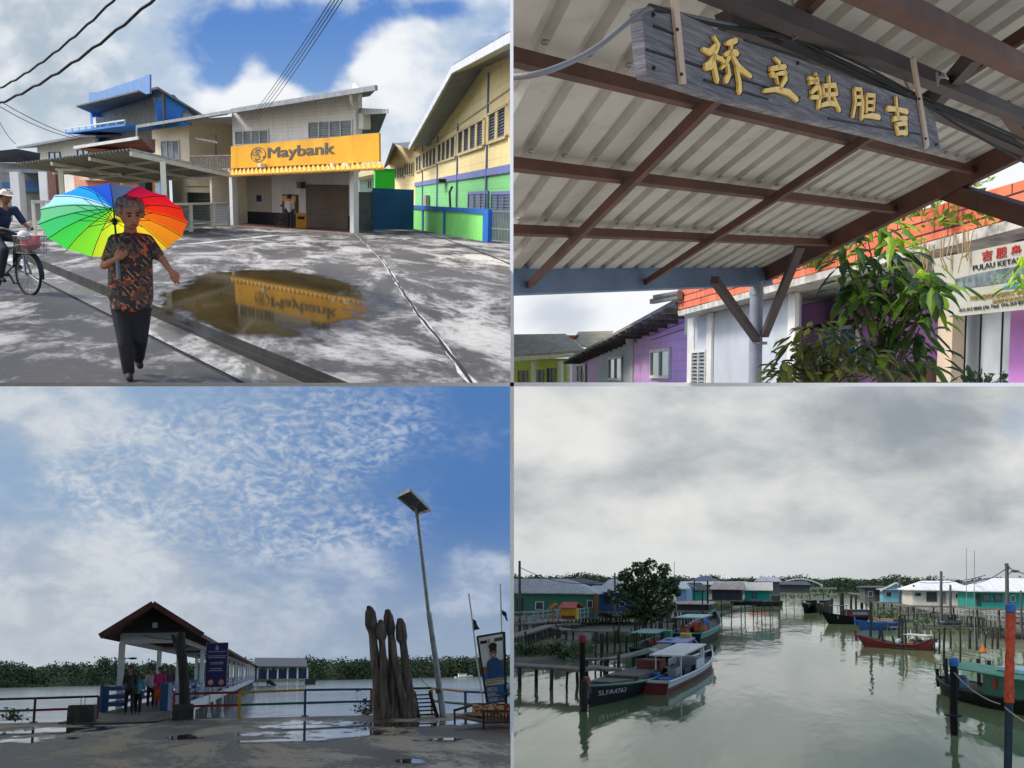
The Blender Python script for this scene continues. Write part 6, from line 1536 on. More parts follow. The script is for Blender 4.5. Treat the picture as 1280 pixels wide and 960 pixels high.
# ---- notice board
g = D.G(261.5, 897); g2 = D.G(278, 896.5); SF = Frame(D, g, V((g2.x, g.y - .1, 0))); NB = thing(D, 'notice_board', SF.M, 'navy notice board on two white posts with two red prohibition signs', 'sign')
a0, a1, z0, z1 = SF.rect(257.8, 804, 284, 858.5)
for u in (261.5, 278): 
    x = SF.st(u, 880)[0]; b = MB(); b.tube([(x, .03, 0), (x, .03, z1 - .1)], .035, 8); b.lathe([(.08, 0), (.06, .14), (.035, .2)], 8, (x, .03, 0)); part('post', b, M_white, NB)
b = MB(); b.box(a0, a1, -.03, -.006, z0, z1); pn = part('panel', b, mat('notice_navy', (24, 30, 104), .45, bump=0), NB)
b = MB()
for (xa, xb_, za, zb_) in ((a0 - .015, a1 + .015, z1, z1 + .02), (a0 - .015, a1 + .015, z0 - .02, z0), (a0 - .02, a0, z0, z1), (a1, a1 + .02, z0, z1)): b.box(xa, xb_, -.035, .0, za, zb_)
part('frame', b, M_steel, NB)
W_ = a1 - a0; H_ = z1 - z0; M_wtext = mat('white_lettering', (225, 226, 230), .5, bump=0)
def row(txt, f, h, w):
    t_ = text_mb(txt, 1, .003, bold=.01); xs = [p.x for p in t_.v]; zs = [p.z for p in t_.v]; X0, X1, Z0, Z1 = min(xs), max(xs), min(zs), max(zs); r = MB(); r.f = t_.f; r.m = t_.m
    for p in t_.v: r.v.append(V((a0 + W_ * (.5 - w / 2 + w * (p.x - X0) / (X1 - X0)), -.033 + p.y, z1 - H_ * f + h * H_ * (p.z - Z0) / (Z1 - Z0))))
    part('lettering', r, M_wtext, pn)
row('JABATAN LAUT', .215, .035, .84)
for f, w in ((.3, .86), (.34, .8), (.45, .6), (.485, .62)):
    r = MB(); x = a0 + W_ * (.5 - w / 2)
    while x < a0 + W_ * (.5 + w / 2): r.box(x, x + .016, -.034, -.0305, z1 - H_ * f, z1 - H_ * f + .024); x += .028
    part('small_print', r, M_wtext, pn)
for f, w, n in ((.595, .55, 7), (.64, .72, 9)):
    r = MB()
    for i in range(n): x = a0 + W_ * (.5 - w / 2 + w * i / n); r.box(x, x + W_ * w / n * .5, -.034, -.0305, z1 - H_ * f, z1 - H_ * f + .03)
    part('small_print', r, M_wtext, pn)
r = MB(); 
cx = (a0 + a1) / 2; r.prism([V((cx - .06, -.0335, z1 - .24)), V((cx + .06, -.0335, z1 - .24)), V((cx + .05, -.0335, z1 - .13)), V((cx, -.0335, z1 - .06)), V((cx - .05, -.0335, z1 - .13))], (0, .003, 0)); part('crest', r, mat('crest_pale', (150, 170, 200), .5), pn)
for fx in (.25, .75):
    r = MB(); c_ = V((a0 + W_ * fx, -.034, z0 + .16)); r.loft([[c_ + V((math.cos(t) * q, 0, math.sin(t) * q)) for q in (.115, .085)] for t in [2 * math.pi * i / 20 for i in range(21)]], cap=False, close=False); r.bar(c_ + V((-.07, -.002, .07)), c_ + V((.07, -.002, -.07)), .022, .004); si = part('prohibition_ring', r, mat('sign_red', (196, 60, 50), .5) if fx < .5 else bpy.data.materials['sign_red'], pn)
    r = MB(); r.lathe([(0, 0), (.085, 0), (.085, .002), (0, .002)], 16, (0, 0, 0), M=Mx.Translation(c_ + V((0, .002, 0))) @ Mx.Rotation(R(90), 4, 'X')); r.bar(c_ + V((-.05, -.002, -.02)), c_ + V((.05, -.002, .0)), .03, .003, 1); part('disc', r, [mat('disc_white', (215, 205, 200), .5), M_dark] if fx < .5 else [bpy.data.materials['disc_white'], M_dark], si)

# ---- timber sculpture: posts with rounded heads
g = D.G(492, 898); gy = g.y
M_sculpt = mat('sculpture_timber', (136, 126, 116), .85, c2=(56, 50, 45), amt=.95, scale=9, stretch=(1, 1, .12), bump=.8, bscale=24)
SC = thing(D, 'timber_sculpture', Mx.Translation(g), 'cluster of tall weathered timber posts with rounded heads', 'sculpture')
def post(pts, rs, dy=0.0):
    P = [D.at(u, v, gy + dy) - g for u, v in pts]; k = gy / F; out = []; rr = []
    for i in range(len(P) - 1):
        for j in range(5): f = j / 5; out.append(P[i].lerp(P[i + 1], f)); rr.append((rs[i] + (rs[i + 1] - rs[i]) * (f * f * (3 - 2 * f))) * k * 1.2)
    out.append(P[-1]); rr.append(rs[-1] * k * 1.2); b = MB(); b.tube(out, rr, 12); part('post', b, M_sculpt, SC, 50)
post([(463, 757), (462, 759), (463, 767), (464, 780), (466, 793), (468, 820), (471, 850), (474, 880), (476, 898)], [.4, 3.2, 5.6, 6.4, 4.2, 4.4, 4.6, 6.5, 7.5])
post([(476, 774), (476, 776), (476, 784), (477, 795), (477.5, 802), (479, 825), (480, 860), (481, 898)], [.4, 2.8, 4.6, 5.4, 3.4, 3.8, 4.4, 6.5], -.15)
post([(484.5, 761), (484.5, 763), (485.5, 772), (487, 785), (489, 795), (491, 820), (492, 860), (492, 898)], [.4, 3, 5.2, 6, 3.8, 4.6, 7, 10], .1)
post([(500, 772), (500, 774), (501, 783), (502, 797), (504, 805), (507, 830), (510, 860), (513, 885), (513.5, 898)], [.4, 3.2, 5.4, 6, 3.8, 4.4, 5.5, 7.5, 8.2], -.05)
post([(491, 800), (493, 820), (497, 845), (503, 870), (508, 898)], [3.2, 3.2, 3.4, 4, 5], -.2)
post([(468, 800), (470, 815), (476, 845), (484, 880), (486, 898)], [2.6, 3, 3.4, 5, 7], .15)
post([(480, 815), (484, 845), (490, 870), (497, 898)], [2.2, 3, 5, 8], .3)

# ---- dark steps at the edge
g = D.G(531, 897); ST = thing(D, 'steps', Mx.Translation(g), 'dark timber steps against the edge beside the sculpture', 'steps')
for (p, q) in (((518, 866), (524, 898)), ((537, 865), (547, 897))):
    b = MB(); b.bar(D.at(*p, gy + .8) - g, D.at(*q, gy - .3) - g, .07, .14); part('stringer', b, M_darktimber, ST)
for i in range(6):
    f = i / 5.5; a_ = D.at(518.5 + 5 * f, 869 + 27 * f, gy + .75 - 1.0 * f) - g; c_ = D.at(538 + 8 * f, 868 + 27 * f, gy + .75 - 1.0 * f) - g
    b = MB(); b.bar(a_, c_, .22, .04); part('tread', b, M_darktimber, ST)

# ---- solar street lamp
g = D.G(554, 896.5); y_ = g.y; SL = thing(D, 'solar_lamp', Mx.Translation(g), 'tall leaning galvanised lamp pole with a solar panel on top', 'street lamp')
b = MB(); q = [D.at(u, v, y_) - g for u, v in ((554, 896.5), (546, 835), (536, 766))]; b.tube(q, [.105, .095, .085], 12); part('lower_pole', b, M_steel, SL, 50)
b = MB(); q2 = [D.at(u, v, y_) - g for u, v in ((536, 770), (528, 700), (521, 640))]; b.tube(q2, [.062, .058, .052], 10); part('upper_pole', b, M_steel, SL, 50)
b = MB(); b.tube([D.at(549, 866, y_) - g, D.at(548, 861, y_) - g], .112, 12); part('rust_band', b, mat('rust_band', (120, 80, 50), .8), SL)
pc = [D.at(497, 620.5, y_ - .1) - g, D.at(513.5, 612.5, y_ - .9) - g, D.at(538, 637, y_ - .5) - g, D.at(523, 642, y_ + .3) - g]
n_ = (pc[1] - pc[0]).cross(pc[3] - pc[0]).normalized(); n_ = n_ if n_.z > 0 else -n_
b = MB(); b.prism(pc, n_ * .05); pn2 = part('solar_panel', b, mat('panel_back', (104, 112, 120), .5), SL)
b = MB(); b.prism([p + n_ * .051 + (sum(pc, V()) / 4 - p) * .05 for p in pc], n_ * .004); part('cells', b, mat('solar_cells', (20, 26, 50), .2), pn2)
b = MB()
for i in range(4): b.bar(pc[i], pc[(i + 1) % 4], .06, .09)
part('frame', b, mat('panel_frame', (200, 204, 206), .4, metal=.4), pn2)
b = MB(); top = D.at(520, 634, y_) - g; b.bar(top, (pc[0] + pc[3]) / 2, .05, .05); b.bar(top, (pc[1] + pc[2]) / 2, .05, .05); b.bar(top, D.at(521, 646, y_) - g, .09, .09); part('bracket', b, M_steel, SL)

# ---- flag poles, campaign banner, bench
M_flag = mat('flag_green', (28, 74, 62), .8, c2=(20, 50, 50), amt=.5)
for (pts, fl, lab) in ((((586, 742), (591, 780), (597, 830), (604, 880)), ((590.5, 772), (592, 788), (599.5, 786.5), (596, 778)), 'thin pole leaning right with a drooping dark green flag behind the banner'), (((625.5, 730), (627, 780), (628.5, 840), (629, 900)), ((627.5, 761), (628.5, 769), (635, 777), (634, 768)), 'upright thin pole with a dark blue flag at the right edge of the pier square')):
    g = D.at(pts[-1][0], pts[-1][1], 33.0); T = thing(D, 'flag_pole', Mx.Translation(g), lab, 'flag pole')
    b = MB(); b.tube([D.at(u, v, 33.0) - g for u, v in pts], .025, 7); part('pole', b, M_white, T)
    P = [D.at(u, v, 32.98) - g for u, v in fl]
    b = MB(); b.grid(lambda s, t: P[0].lerp(P[3], s).lerp(P[1].lerp(P[2], s), t) + V((0, .08 * math.sin(s * 7 + t * 3), 0)), 8, 6); part('flag', b, M_flag if fl[0][0] < 600 else mat('flag_dark', (24, 40, 66), .8), T, 60)
g = D.at(610, 880, 32.2); BNr = thing(D, 'campaign_banner', Mx.Translation(g), 'tall printed banner with a bust in a blue shirt, black framed, behind the bench', 'banner')
def cb(u, v, o=0.0): return D.at(u, v, 32.2 - o) - g
def cbf(x, y, o=0.0): return cb(597.5, 797, o).lerp(cb(629.5, 791.5, o), x).lerp(cb(609.5, 880, o).lerp(cb(632, 878, o), x), y)
def patch(x0, x1, y0, y1, o, m, nm, par=None): b = MB(); b.prism([cbf(x0, y0, o), cbf(x1, y0, o), cbf(x1, y1, o), cbf(x0, y1, o)], (0, .004, 0)); return part(nm, b, m, par or BNr)
b = MB(); b.bar(cb(596.5, 796), cb(630, 790.5), .05, .06); b.bar(cb(596.5, 796), cb(609, 880), .05, .06); b.bar(cb(630, 790), cb(633, 896), .07, .08); part('frame', b, M_dark, BNr)
sh_ = patch(0, 1, 0, 1, .0, mat('banner_white', (236, 240, 242), .5, bump=0), 'sheet')
M_bblue = mat('banner_blue', (36, 110, 180), .5, bump=0); M_borange = mat('banner_orange', (206, 96, 40), .5, bump=0); M_byel = mat('banner_gold', (214, 176, 60), .5, bump=0)
patch(.02, .98, .46, .67, .01, M_bblue, 'blue_field', sh_); patch(.02, .98, .73, 1.0, .01, M_bblue, 'blue_field', sh_); patch(.02, .58, .45, .49, .02, M_borange, 'orange_strip', sh_); patch(.02, .58, .5, .54, .02, M_borange, 'orange_strip', sh_); patch(.02, .98, .64, .66, .02, M_byel, 'gold_line', sh_); patch(.02, .98, .72, .735, .02, M_byel, 'gold_line', sh_); patch(.55, .98, .38, .5, .015, mat('crowd_print', (130, 140, 120), .6, c2=(70, 80, 84), amt=.8, scale=14), 'crowd_print', sh_)
def disc(cx, cy, rx, ry, o, m, nm): b = MB(); b.prism([cbf(cx + rx * math.cos(t), cy + ry * math.sin(t), o) for t in [2 * math.pi * i / 20 for i in range(20)]], (0, .004, 0)); return part(nm, b, m, sh_)
b = MB(); b.prism([cbf(x, y, .025) for x, y in ((.18, .47), (.24, .38), (.42, .335), (.66, .335), (.86, .4), (.92, .47), (.92, .6), (.2, .62))], (0, .004, 0)); part('printed_shirt', b, mat('print_shirt', (38, 84, 140), .5), sh_)
disc(.54, .24, .15, .1, .03, mat('print_face', (150, 116, 100), .6), 'printed_face'); disc(.54, .165, .17, .055, .034, M_dark, 'printed_hair')
for x in (.46, .62): disc(x, .225, .06, .018, .038, M_dark, 'printed_glasses')
patch(.47, .61, .285, .3, .038, mat('print_mouth', (220, 200, 190), .5), 'printed_mouth', sh_)
def bw(txt, x0, x1, y0, y1, m, o=.03, bold=.03):
    t_ = text_mb(txt, 1, .004, bold=0); c2_ = MB()
    for dx in (-bold, 0, bold): merge(c2_, shifted(t_, (dx, dx * .02, 0)))
    t_ = c2_; xs = [p.x for p in t_.v]; zs = [p.z for p in t_.v]; X0, X1, Z0, Z1 = min(xs), max(xs), min(zs), max(zs); r = MB(); r.f = t_.f; r.m = t_.m
    for p in t_.v: r.v.append(cbf(x0 + (x1 - x0) * (p.x - X0) / (X1 - X0), y1 + (y0 - y1) * (p.z - Z0) / (Z1 - Z0), o) + V((0, p.y, 0)))
    part('lettering', r, m, sh_)
bw('ABDUL', .08, .62, .76, .82, M_white); bw('RASHID', .08, .7, .835, .895, M_white); bw('ASARI', .08, .58, .91, .97, M_white)
bw('PAX', .05, .42, .05, .11, M_dark) if False else bw('X', .36, .46, .05, .105, M_dark); patch(.06, .33, .06, .105, .02, M_dark, 'logo_block', sh_); patch(.62, .95, .05, .1, .02, mat('logo_tan', (90, 80, 50), .6, c2=(30, 30, 30), amt=.8, scale=30), 'logo_block', sh_)
patch(.1, .9, .68, .71, .02, mat('pale_print', (190, 196, 150), .6, c2=(60, 90, 120), amt=.8, scale=30), 'print_row', sh_); patch(.62, .95, .93, .97, .02, M_borange, 'orange_tab', sh_)
# bench
g = D.G(603, 910); y_ = g.y; BE = thing(D, 'bench', Mx.Translation(g), 'brown slatted bench with a draped patterned cloth under the banner', 'bench')
def bc(u, v, dy=0.0): return D.at(u, v, y_ + dy) - g
M_bench = mat('bench_brown', (92, 62, 46), .6, c2=(58, 42, 34), amt=.6)
sq = [bc(567, 897, .2), bc(606, 904.5, -.5), bc(645, 904, -.4), bc(645, 899, .6), bc(592, 892, 1.1)]
b = MB(); b.prism(sq[:2] + [bc(640, 904, -.3), bc(640, 897, .7), bc(590, 892, 1.0)], (0, 0, .04)); part('seat', b, M_bench, BE)
for (u, v0_, v1_, dy) in ((568, 886, 906, .2), (604, 888, 912, -.5), (638, 888, 912, -.4), (592, 880, 900, 1.0)):
    b = MB(); b.bar(bc(u, v0_, dy), bc(u + .5, v1_, dy), .045, .045); part('leg', b, M_dark, BE)
for (u0_, v0_, d0, u1_, v1_, d1) in ((568, 888, .2, 592, 881, 1.0), (592, 880, 1.0, 640, 881, .8), (604, 889, -.5, 640, 889, -.4)):
    b = MB(); b.bar(bc(u0_, v0_, d0), bc(u1_, v1_, d1), .05, .06); part('rail', b, M_bench, BE)
for i in range(9):
    f = i / 8; b = MB(); b.bar(bc(605 + 34 * f, 890, -.45 + .05 * f), bc(605 + 34 * f, 903, -.45 + .05 * f), .03, .03); part('slat', b, M_bench, BE)
m, nt, p = newmat('patterned_cloth'); o = nt.obj(); v_ = nt.voro(nt.mapv(o, (1, 1, 1)), 12, out='Color'); nt.put(p.inputs['Base Color'], nt.mix(nt.m('GREATER_THAN', nt.sep(v_)[0], .5), lin((196, 176, 140)), lin((150, 70, 50)))); p.inputs['Roughness'].default_value = .85
cl = MB(); cq = [bc(591, 880, .92), bc(640, 881, .72), bc(640, 897, .5), bc(590, 896, .6)]
cl.grid(lambda s, t: cq[0].lerp(cq[1], s).lerp(cq[3].lerp(cq[2], s), t) + V((0, .04 * math.sin(s * 22 + t * 3), .02 * math.sin(s * 15))), 30, 8); solo(D, 'draped_cloth', cl, m, Mx.Translation(g), 'cream and red patterned cloth draped over the bench back', 'cloth', smooth=60)
b = MB(); b.grid(lambda s, t: bc(578, 894.5, .45).lerp(bc(602, 899, .1), s).lerp(bc(590, 892.5, .8).lerp(bc(612, 896, .5), s), t) + V((0, 0, .06 + .012 * math.sin(s * 9 + t * 4))), 12, 8); solo(D, 'mat', b, mat('mat_tan', (176, 150, 116), .85), Mx.Translation(g), 'tan mat lying on the bench seat', 'mat', smooth=60)

# ---- people coming off the pier
M_h = M_hairb
def walker(u, vf, H, yaw, stride, label, top, legs, aL=(8, 15), aR=(-8, 15), z=.05, **kw):
    g = D.G(u, vf, z); J, fd = stand(H, R(yaw), stride, aL, aR); J_ = J
    return figure(D, Mx.Translation(g), label, J_, top, legs, kw.pop('hair', M_h), kw.pop('skin', M_skin), voxel=.028, face=fd, **kw), g
w1, g1 = walker(160.5, 893.5, 1.86, 8, .22, 'man in black shirt with a bag strap across his chest, first off the pier', mat('shirt_black', (52, 54, 56), .8), mat('trousers_black', (40, 42, 50), .8), (12, 10), (-14, 20))
b = MB(); b.tube([V((-.17, -.14, 1.52)), V((0, -.24, 1.2)), V((.2, -.14, .92))], .018, 6); b.tube([V((-.17, .12, 1.52)), V((.2, .14, .92))], .018, 6); b.box(.12, .3, -.22, -.02, .78, .98)
solo(D, 'shoulder_bag', b, mat('bag_green', (62, 74, 50), .8), Mx.Translation(g1), 'olive shoulder bag hanging on the man in the black shirt', 'bag')
walker(171.5, 893, 1.58, -6, .2, 'boy in teal shirt walking beside the man in black', mat('shirt_teal', (76, 142, 160), .8, c2=(110, 110, 110), amt=.4), mat('trousers_navy', (32, 38, 52), .8), (10, 10), (-12, 15))
walker(187.5, 884.5, 1.82, 5, .1, 'person in white top and dark trousers behind the boy', mat('shirt_white', (196, 196, 198), .8), bpy.data.materials['trousers_black'], (5, 60), (-5, 20))
w4, g4 = walker(198, 885, 1.84, 0, .08, 'woman in a long magenta tunic carrying an orange bag', mat('tunic_magenta', (196, 44, 116), .8, c2=(120, 24, 70), amt=.4), bpy.data.materials['tunic_magenta'], (10, 25), (10, 25), toplen=-.35, fat=1.15)
T = thing(D, 'carrier_bag', Mx.Translation(g4 + V((-.02, -.3, .36))), 'orange carrier bag held by the woman in magenta', 'bag')
b = MB(); b.loft([[V((x * s, y * s * .6, z)) for x, y in ((-.5, -.5), (.5, -.5), (.5, .5), (-.5, .5))] for s, z in ((.28, 0), (.36, .1), (.34, .3), (.12, .46))]); part('bag', b, mat('bag_orange', (226, 96, 44), .6), T, 40)
b = MB(); b.tube([(-.04, 0, .45), (-.03, 0, .6), (.03, 0, .6), (.04, 0, .45)], .01, 5); part('handle', b, bpy.data.materials['bag_orange'], T)
walker(211.5, 877.5, 1.88, 0, .05, 'person in a checked shirt last in the group by the right column', mat('shirt_check', (110, 92, 92), .8, c2=(50, 40, 44), amt=.9, scale=16), bpy.data.materials['trousers_black'], (5, 70), (5, 60))

# ---- shore plants, distant boat
M_bushg = mat('bush_green', (62, 78, 44), .8, c2=(90, 104, 60), amt=.6, bump=0)
for (u, v, rx, rz, n, lab) in ((14, 900, .5, .4, 90, 'small bush growing at the sea wall under the left railing'), (458, 893, .35, .5, 70, 'small bush at the sea wall left of the timber sculpture'), (634, 870, .35, .9, 80, 'bush at the right edge behind the banner')):
    tuft(D, 'bush', D.G(u, v), rx, rz, n, .16, M_bushg, lab, 'bushes by the sea wall')
def skiff(D, P, L, W2, label, hull, cab, z=0.0, yaw=0, group=None):
    T = thing(D, 'boat', Mx.Translation(P) @ Mx.Rotation(yaw, 4, 'Z'), label, 'boat', group)
    b = MB(); rings = []
    for i in range(9):
        s = i / 8; w = W2 * (1 - max(0, (s - .55) / .45) ** 2 * .95) * (.8 + .2 * min(1, s * 4)); zz = .55 + .5 * s ** 3
        rings.append([V(((s - .5) * L, -w, zz)), V(((s - .5) * L * .96, -w * .7, -.1)), V(((s - .5) * L * .96, w * .7, -.1)), V(((s - .5) * L, w, zz)), V(((s - .5) * L, w * .8, zz - .15)), V(((s - .5) * L, -w * .8, zz - .15))])
    b.loft(rings); part('hull', b, hull, T)
    b = MB(); b.box(-L * .3, L * .12, -W2 * .6, W2 * .6, .5, 1.3); part('cabin', b, cab, T)
    b = MB(); b.box(-L * .33, L * .16, -W2 * .7, W2 * .7, 1.55, 1.62); part('roof', b, cab, T)
    for x in (-L * .3, L * .12): 
        b = MB(); b.box(x - .04, x + .04, -W2 * .6, W2 * .6, 1.3, 1.55); part('post', b, M_white, T)
    return T
skiff(D, D.G(580, 847.3, WZ), 7, 1.2, 'tiny white ferry boat far out on the water near the forest', M_white, M_white)
b = MB(); o0 = D.at(525, 846, 40); b.tube(catenary(D.at(525, 846, 36) - o0, D.at(536, 858, 34) - o0, .05), .012, 5); solo(D, 'mooring_line', b, M_cable, Mx.Translation(o0), 'thin mooring line slanting down beside the lamp pole', 'rope')

# ---- sky over the pier
def sky_ll(nt, e, U, Vv):
    p = nt.comb(U, Vv, 0.0)
    w = nt.noise(nt.mapv(p, (1, 1.2, 1)), 1.2, 4, .55)
    pw = nt.comb(nt.m('ADD', U, nt.m('MULTIPLY', w, .5)), nt.m('ADD', Vv, nt.m('MULTIPLY', w, .35)), 0.0)
    n1 = nt.noise(nt.mapv(p, (.8, 1.5, 1), (1, 3, 0)), 1.1, 6, .55, .2)
    mk = nt.noise(nt.mapv(pw, (1, 1.7, 1), rot=(0, 0, .3)), 8.5, 4, .5, .15); mk2 = nt.noise(nt.mapv(pw, (1, 1.5, 1), rot=(0, 0, -.4)), 4.5, 4, .55, .2)
    R_ = addall(nt, [blob(nt, U, Vv, *q) for q in ((2.9, 5.9, 1.7, .8, 1.1), (4.3, 5.2, 1.3, .5, .85), (3.6, 6.7, 1.6, .4, .75), (1.7, 6.0, 1.2, .7, .7))])
    cover = addall(nt, [blob(nt, U, Vv, *q) for q in ((.6, 5.2, 1.2, .6, .8), (1.6, 7.1, 1.5, .4, .7), (2.4, 6.2, 1.2, .7, .2), (3.0, 7.9, 4.5, .6, .6), (6.1, 7.2, .5, .35, .75), (.4, 8.0, 2.5, .8, .6), (5.9, 7.62, .35, .1, .5), (4.5, 7.1, .6, .25, .5), (.3, 6.6, .8, .5, .5))])
    f1 = nt.ss(nt.m('ADD', cover, nt.m('MULTIPLY', nt.m('SUBTRACT', n1, .5), 1.5)), .12, .85)
    f2 = nt.m('MULTIPLY', nt.ss(nt.m('ADD', nt.m('MULTIPLY', mk, .6), nt.m('MULTIPLY', mk2, .4)), .36, .68), nt.ss(nt.m('ADD', R_, nt.m('MULTIPLY', nt.m('SUBTRACT', n1, .5), .9)), .12, .8))
    f = nt.m('SUBTRACT', 1.0, nt.m('MULTIPLY', nt.m('SUBTRACT', 1.0, nt.m('MULTIPLY', f1, .92)), nt.m('SUBTRACT', 1.0, nt.m('MULTIPLY', f2, .82))))
    blue = nt.mix(nt.ss(U, 1.0, 6.0), lin((146, 172, 202)), lin((82, 124, 182))); blue = nt.mix(nt.ss(Vv, 6.2, 8.3), blue, lin((150, 168, 190)))
    cl = nt.mix(nt.ss(U, .5, 5.8), lin((202, 208, 214)), lin((160, 178, 206)))
    cl = nt.mix(nt.m('MULTIPLY', nt.ss(nt.m('ADD', mk2, n1), .8, 1.2), .4), cl, lin((228, 232, 236)))
    cl = nt.mix(nt.m('MULTIPLY', nt.ss(n1, .55, .35), .45), cl, lin((164, 174, 188)))
    cl = nt.mix(nt.m('MULTIPLY', nt.ss(Vv, 6.9, 8.3), .6), cl, nt.mix(nt.ss(U, 1, 6), lin((182, 192, 203)), lin((134, 154, 180))))
    nt.put(e.inputs[0], nt.mix(f, blue, cl)); e.inputs[1].default_value = SKY_K
sky_sheet(D, 'pier', -40, 660, 470, 905, 640, sky_ll)

# =================================================================== SITE 4: the fishing channel
D = Place(960, 730, .01, 5.0, 'lr')
# far mangrove shore
fa = D.G(560, 735.2); fb = D.G(1400, 744.5)
fa = D.at(560, 735, 760); fb = D.at(1400, 740, 760); fa.z = fb.z = 0
forest(D, fa, fb, 60, 10.0, 800, FM, 0, size=1.7, fac=55)
M_river = water_mat('river_water', (118, 134, 92), .8, (.42, .085, 1), .75, .06, .36, (100, 118, 84))
b = MB(); b.poly([V((-160, 20, 0)), V((160, 20, 0)), V((520, 1100, 0)), V((-520, 1100, 0))]); solo(D, 'water', b, M_river, (0, 0, 0), kind='structure')
# mud banks
M_mud = mat('mud_grass', (78, 80, 58), .8, c2=(56, 62, 40), amt=.9, scale=.6, stretch=(1, .35, 1), bump=.4)
def bank(pts, z, name='mud_bank'):
    mb = MB(); top = [D.G(u, v, z) for u, v in pts]; c = sum(top, V()) / len(top); rim = [c + (p - c) * 1.04 - V((0, 0, z + .1)) for p in top]; n = len(top)
    mb.poly(top); mb.add(top + rim, [(i, (i + 1) % n, n + (i + 1) % n, n + i) for i in range(n)]); solo(D, name, mb, M_mud, (0, 0, 0), kind='structure')
bank([(600, 822), (660, 826), (720, 818), (745, 806), (790, 804), (830, 797), (862, 785), (880, 774), (905, 766), (930, 759), (960, 754), (960, 750), (600, 750)], .3)
bank([(1082, 752), (1095, 768), (1120, 778), (1150, 790), (1190, 796), (1240, 802), (1320, 812), (1320, 770), (1110, 750)], .25)
bank([(985, 746), (1005, 748), (1035, 746), (1048, 742), (1030, 740), (985, 741)], .3)

M_stiltpale = mat('stilt_pale', (138, 130, 116), .85, c2=(74, 68, 60), amt=.8, scale=3, stretch=(1, 1, .2))
M_deckwood = mat('jetty_boards', (122, 116, 106), .8, c2=(84, 78, 72), amt=.7, scale=1.5, bump=.3)
M_stilt = mat('stilt_timber', (72, 68, 62), .85, c2=(38, 36, 34), amt=.8, scale=3, stretch=(1, 1, .2), bump=.4)
M_railw = mat('rail_white', (176, 178, 174), .7, c2=(120, 120, 116), amt=.6, scale=2)
def jetty(label, pts, width, step, rail=0.0, th=.14, bottom=-.6, sides=2, jit=.12, rail_m=None, stilt_m=None):
    """boarded walkway on stilts along pixel points (u, v, height)"""
    P = [D.G(u, v, z) for u, v, z in pts]; g = P[0].copy(); g.z = 0; T = thing(D, 'jetty', Mx.Translation(g), label, 'jetty')
    Q = [p - g for p in P]
    b = MB(); L_, R_ = [], []
    for i, p in enumerate(Q):
        d = (Q[min(i + 1, len(Q) - 1)] - Q[max(0, i - 1)]); d.z = 0; d.normalize(); s = V((d.y, -d.x, 0)) * width / 2; L_.append(p + s); R_.append(p - s)
    for i in range(len(Q) - 1):
        b.prism([L_[i], L_[i + 1], R_[i + 1], R_[i]], (0, 0, -th))
    part('deck', b, M_deckwood, T)
    k = 0
    for i in range(len(Q) - 1):
        n = max(1, int((Q[i + 1] - Q[i]).length / step))
        for j in range(n):
            f = j / n
            for E in ((L_, R_) if sides == 2 else (L_,)):
                q = E[i].lerp(E[i + 1], f); k += 1
                if k > 90: continue
                x, y = random.uniform(-jit, jit), random.uniform(-jit, jit); b = MB(); b.tube([V((q.x + x, q.y + y, bottom)), V((q.x, q.y, q.z - th * .5 + (.25 if random.random() < .2 else 0)))], random.uniform(.06, .1), 6); part('stilt', b, stilt_m or M_stilt, T)
    if rail:
        for E in (L_, R_):
            b = MB()
            for i in range(len(Q) - 1):
                for h in (rail, rail * .55): b.bar(E[i] + V((0, 0, h)), E[i + 1] + V((0, 0, h)), .05, .06)
                n = max(1, int((Q[i + 1] - Q[i]).length / 2.2))
                for j in range(n + 1): q = E[i].lerp(E[i + 1], j / n); b.box(q.x - .05, q.x + .05, q.y - .05, q.y + .05, q.z, q.z + rail)
            part('railing', b, rail_m or M_railw, T)
    return T
def pole(u, v0_, v1_, y, r, label, m=None, group='mooring poles and stakes', cap=None, lean=0.0):
    """a plain pole from pixel row v1 (foot) up to v0, at depth y"""
    g = D.at(u, v1_, y); t = D.at(u + lean, v0_, y) - g; T = solo(D, 'pole', (lambda b: b.tube([V((0, 0, -.3)), t * .5 + V((random.uniform(-.03, .03), 0, 0)), t], [r * 1.1, r, r * .85], 8))(MB()), m or M_darktimber, Mx.Translation(g), label, 'pole', group, smooth=50)
    return T

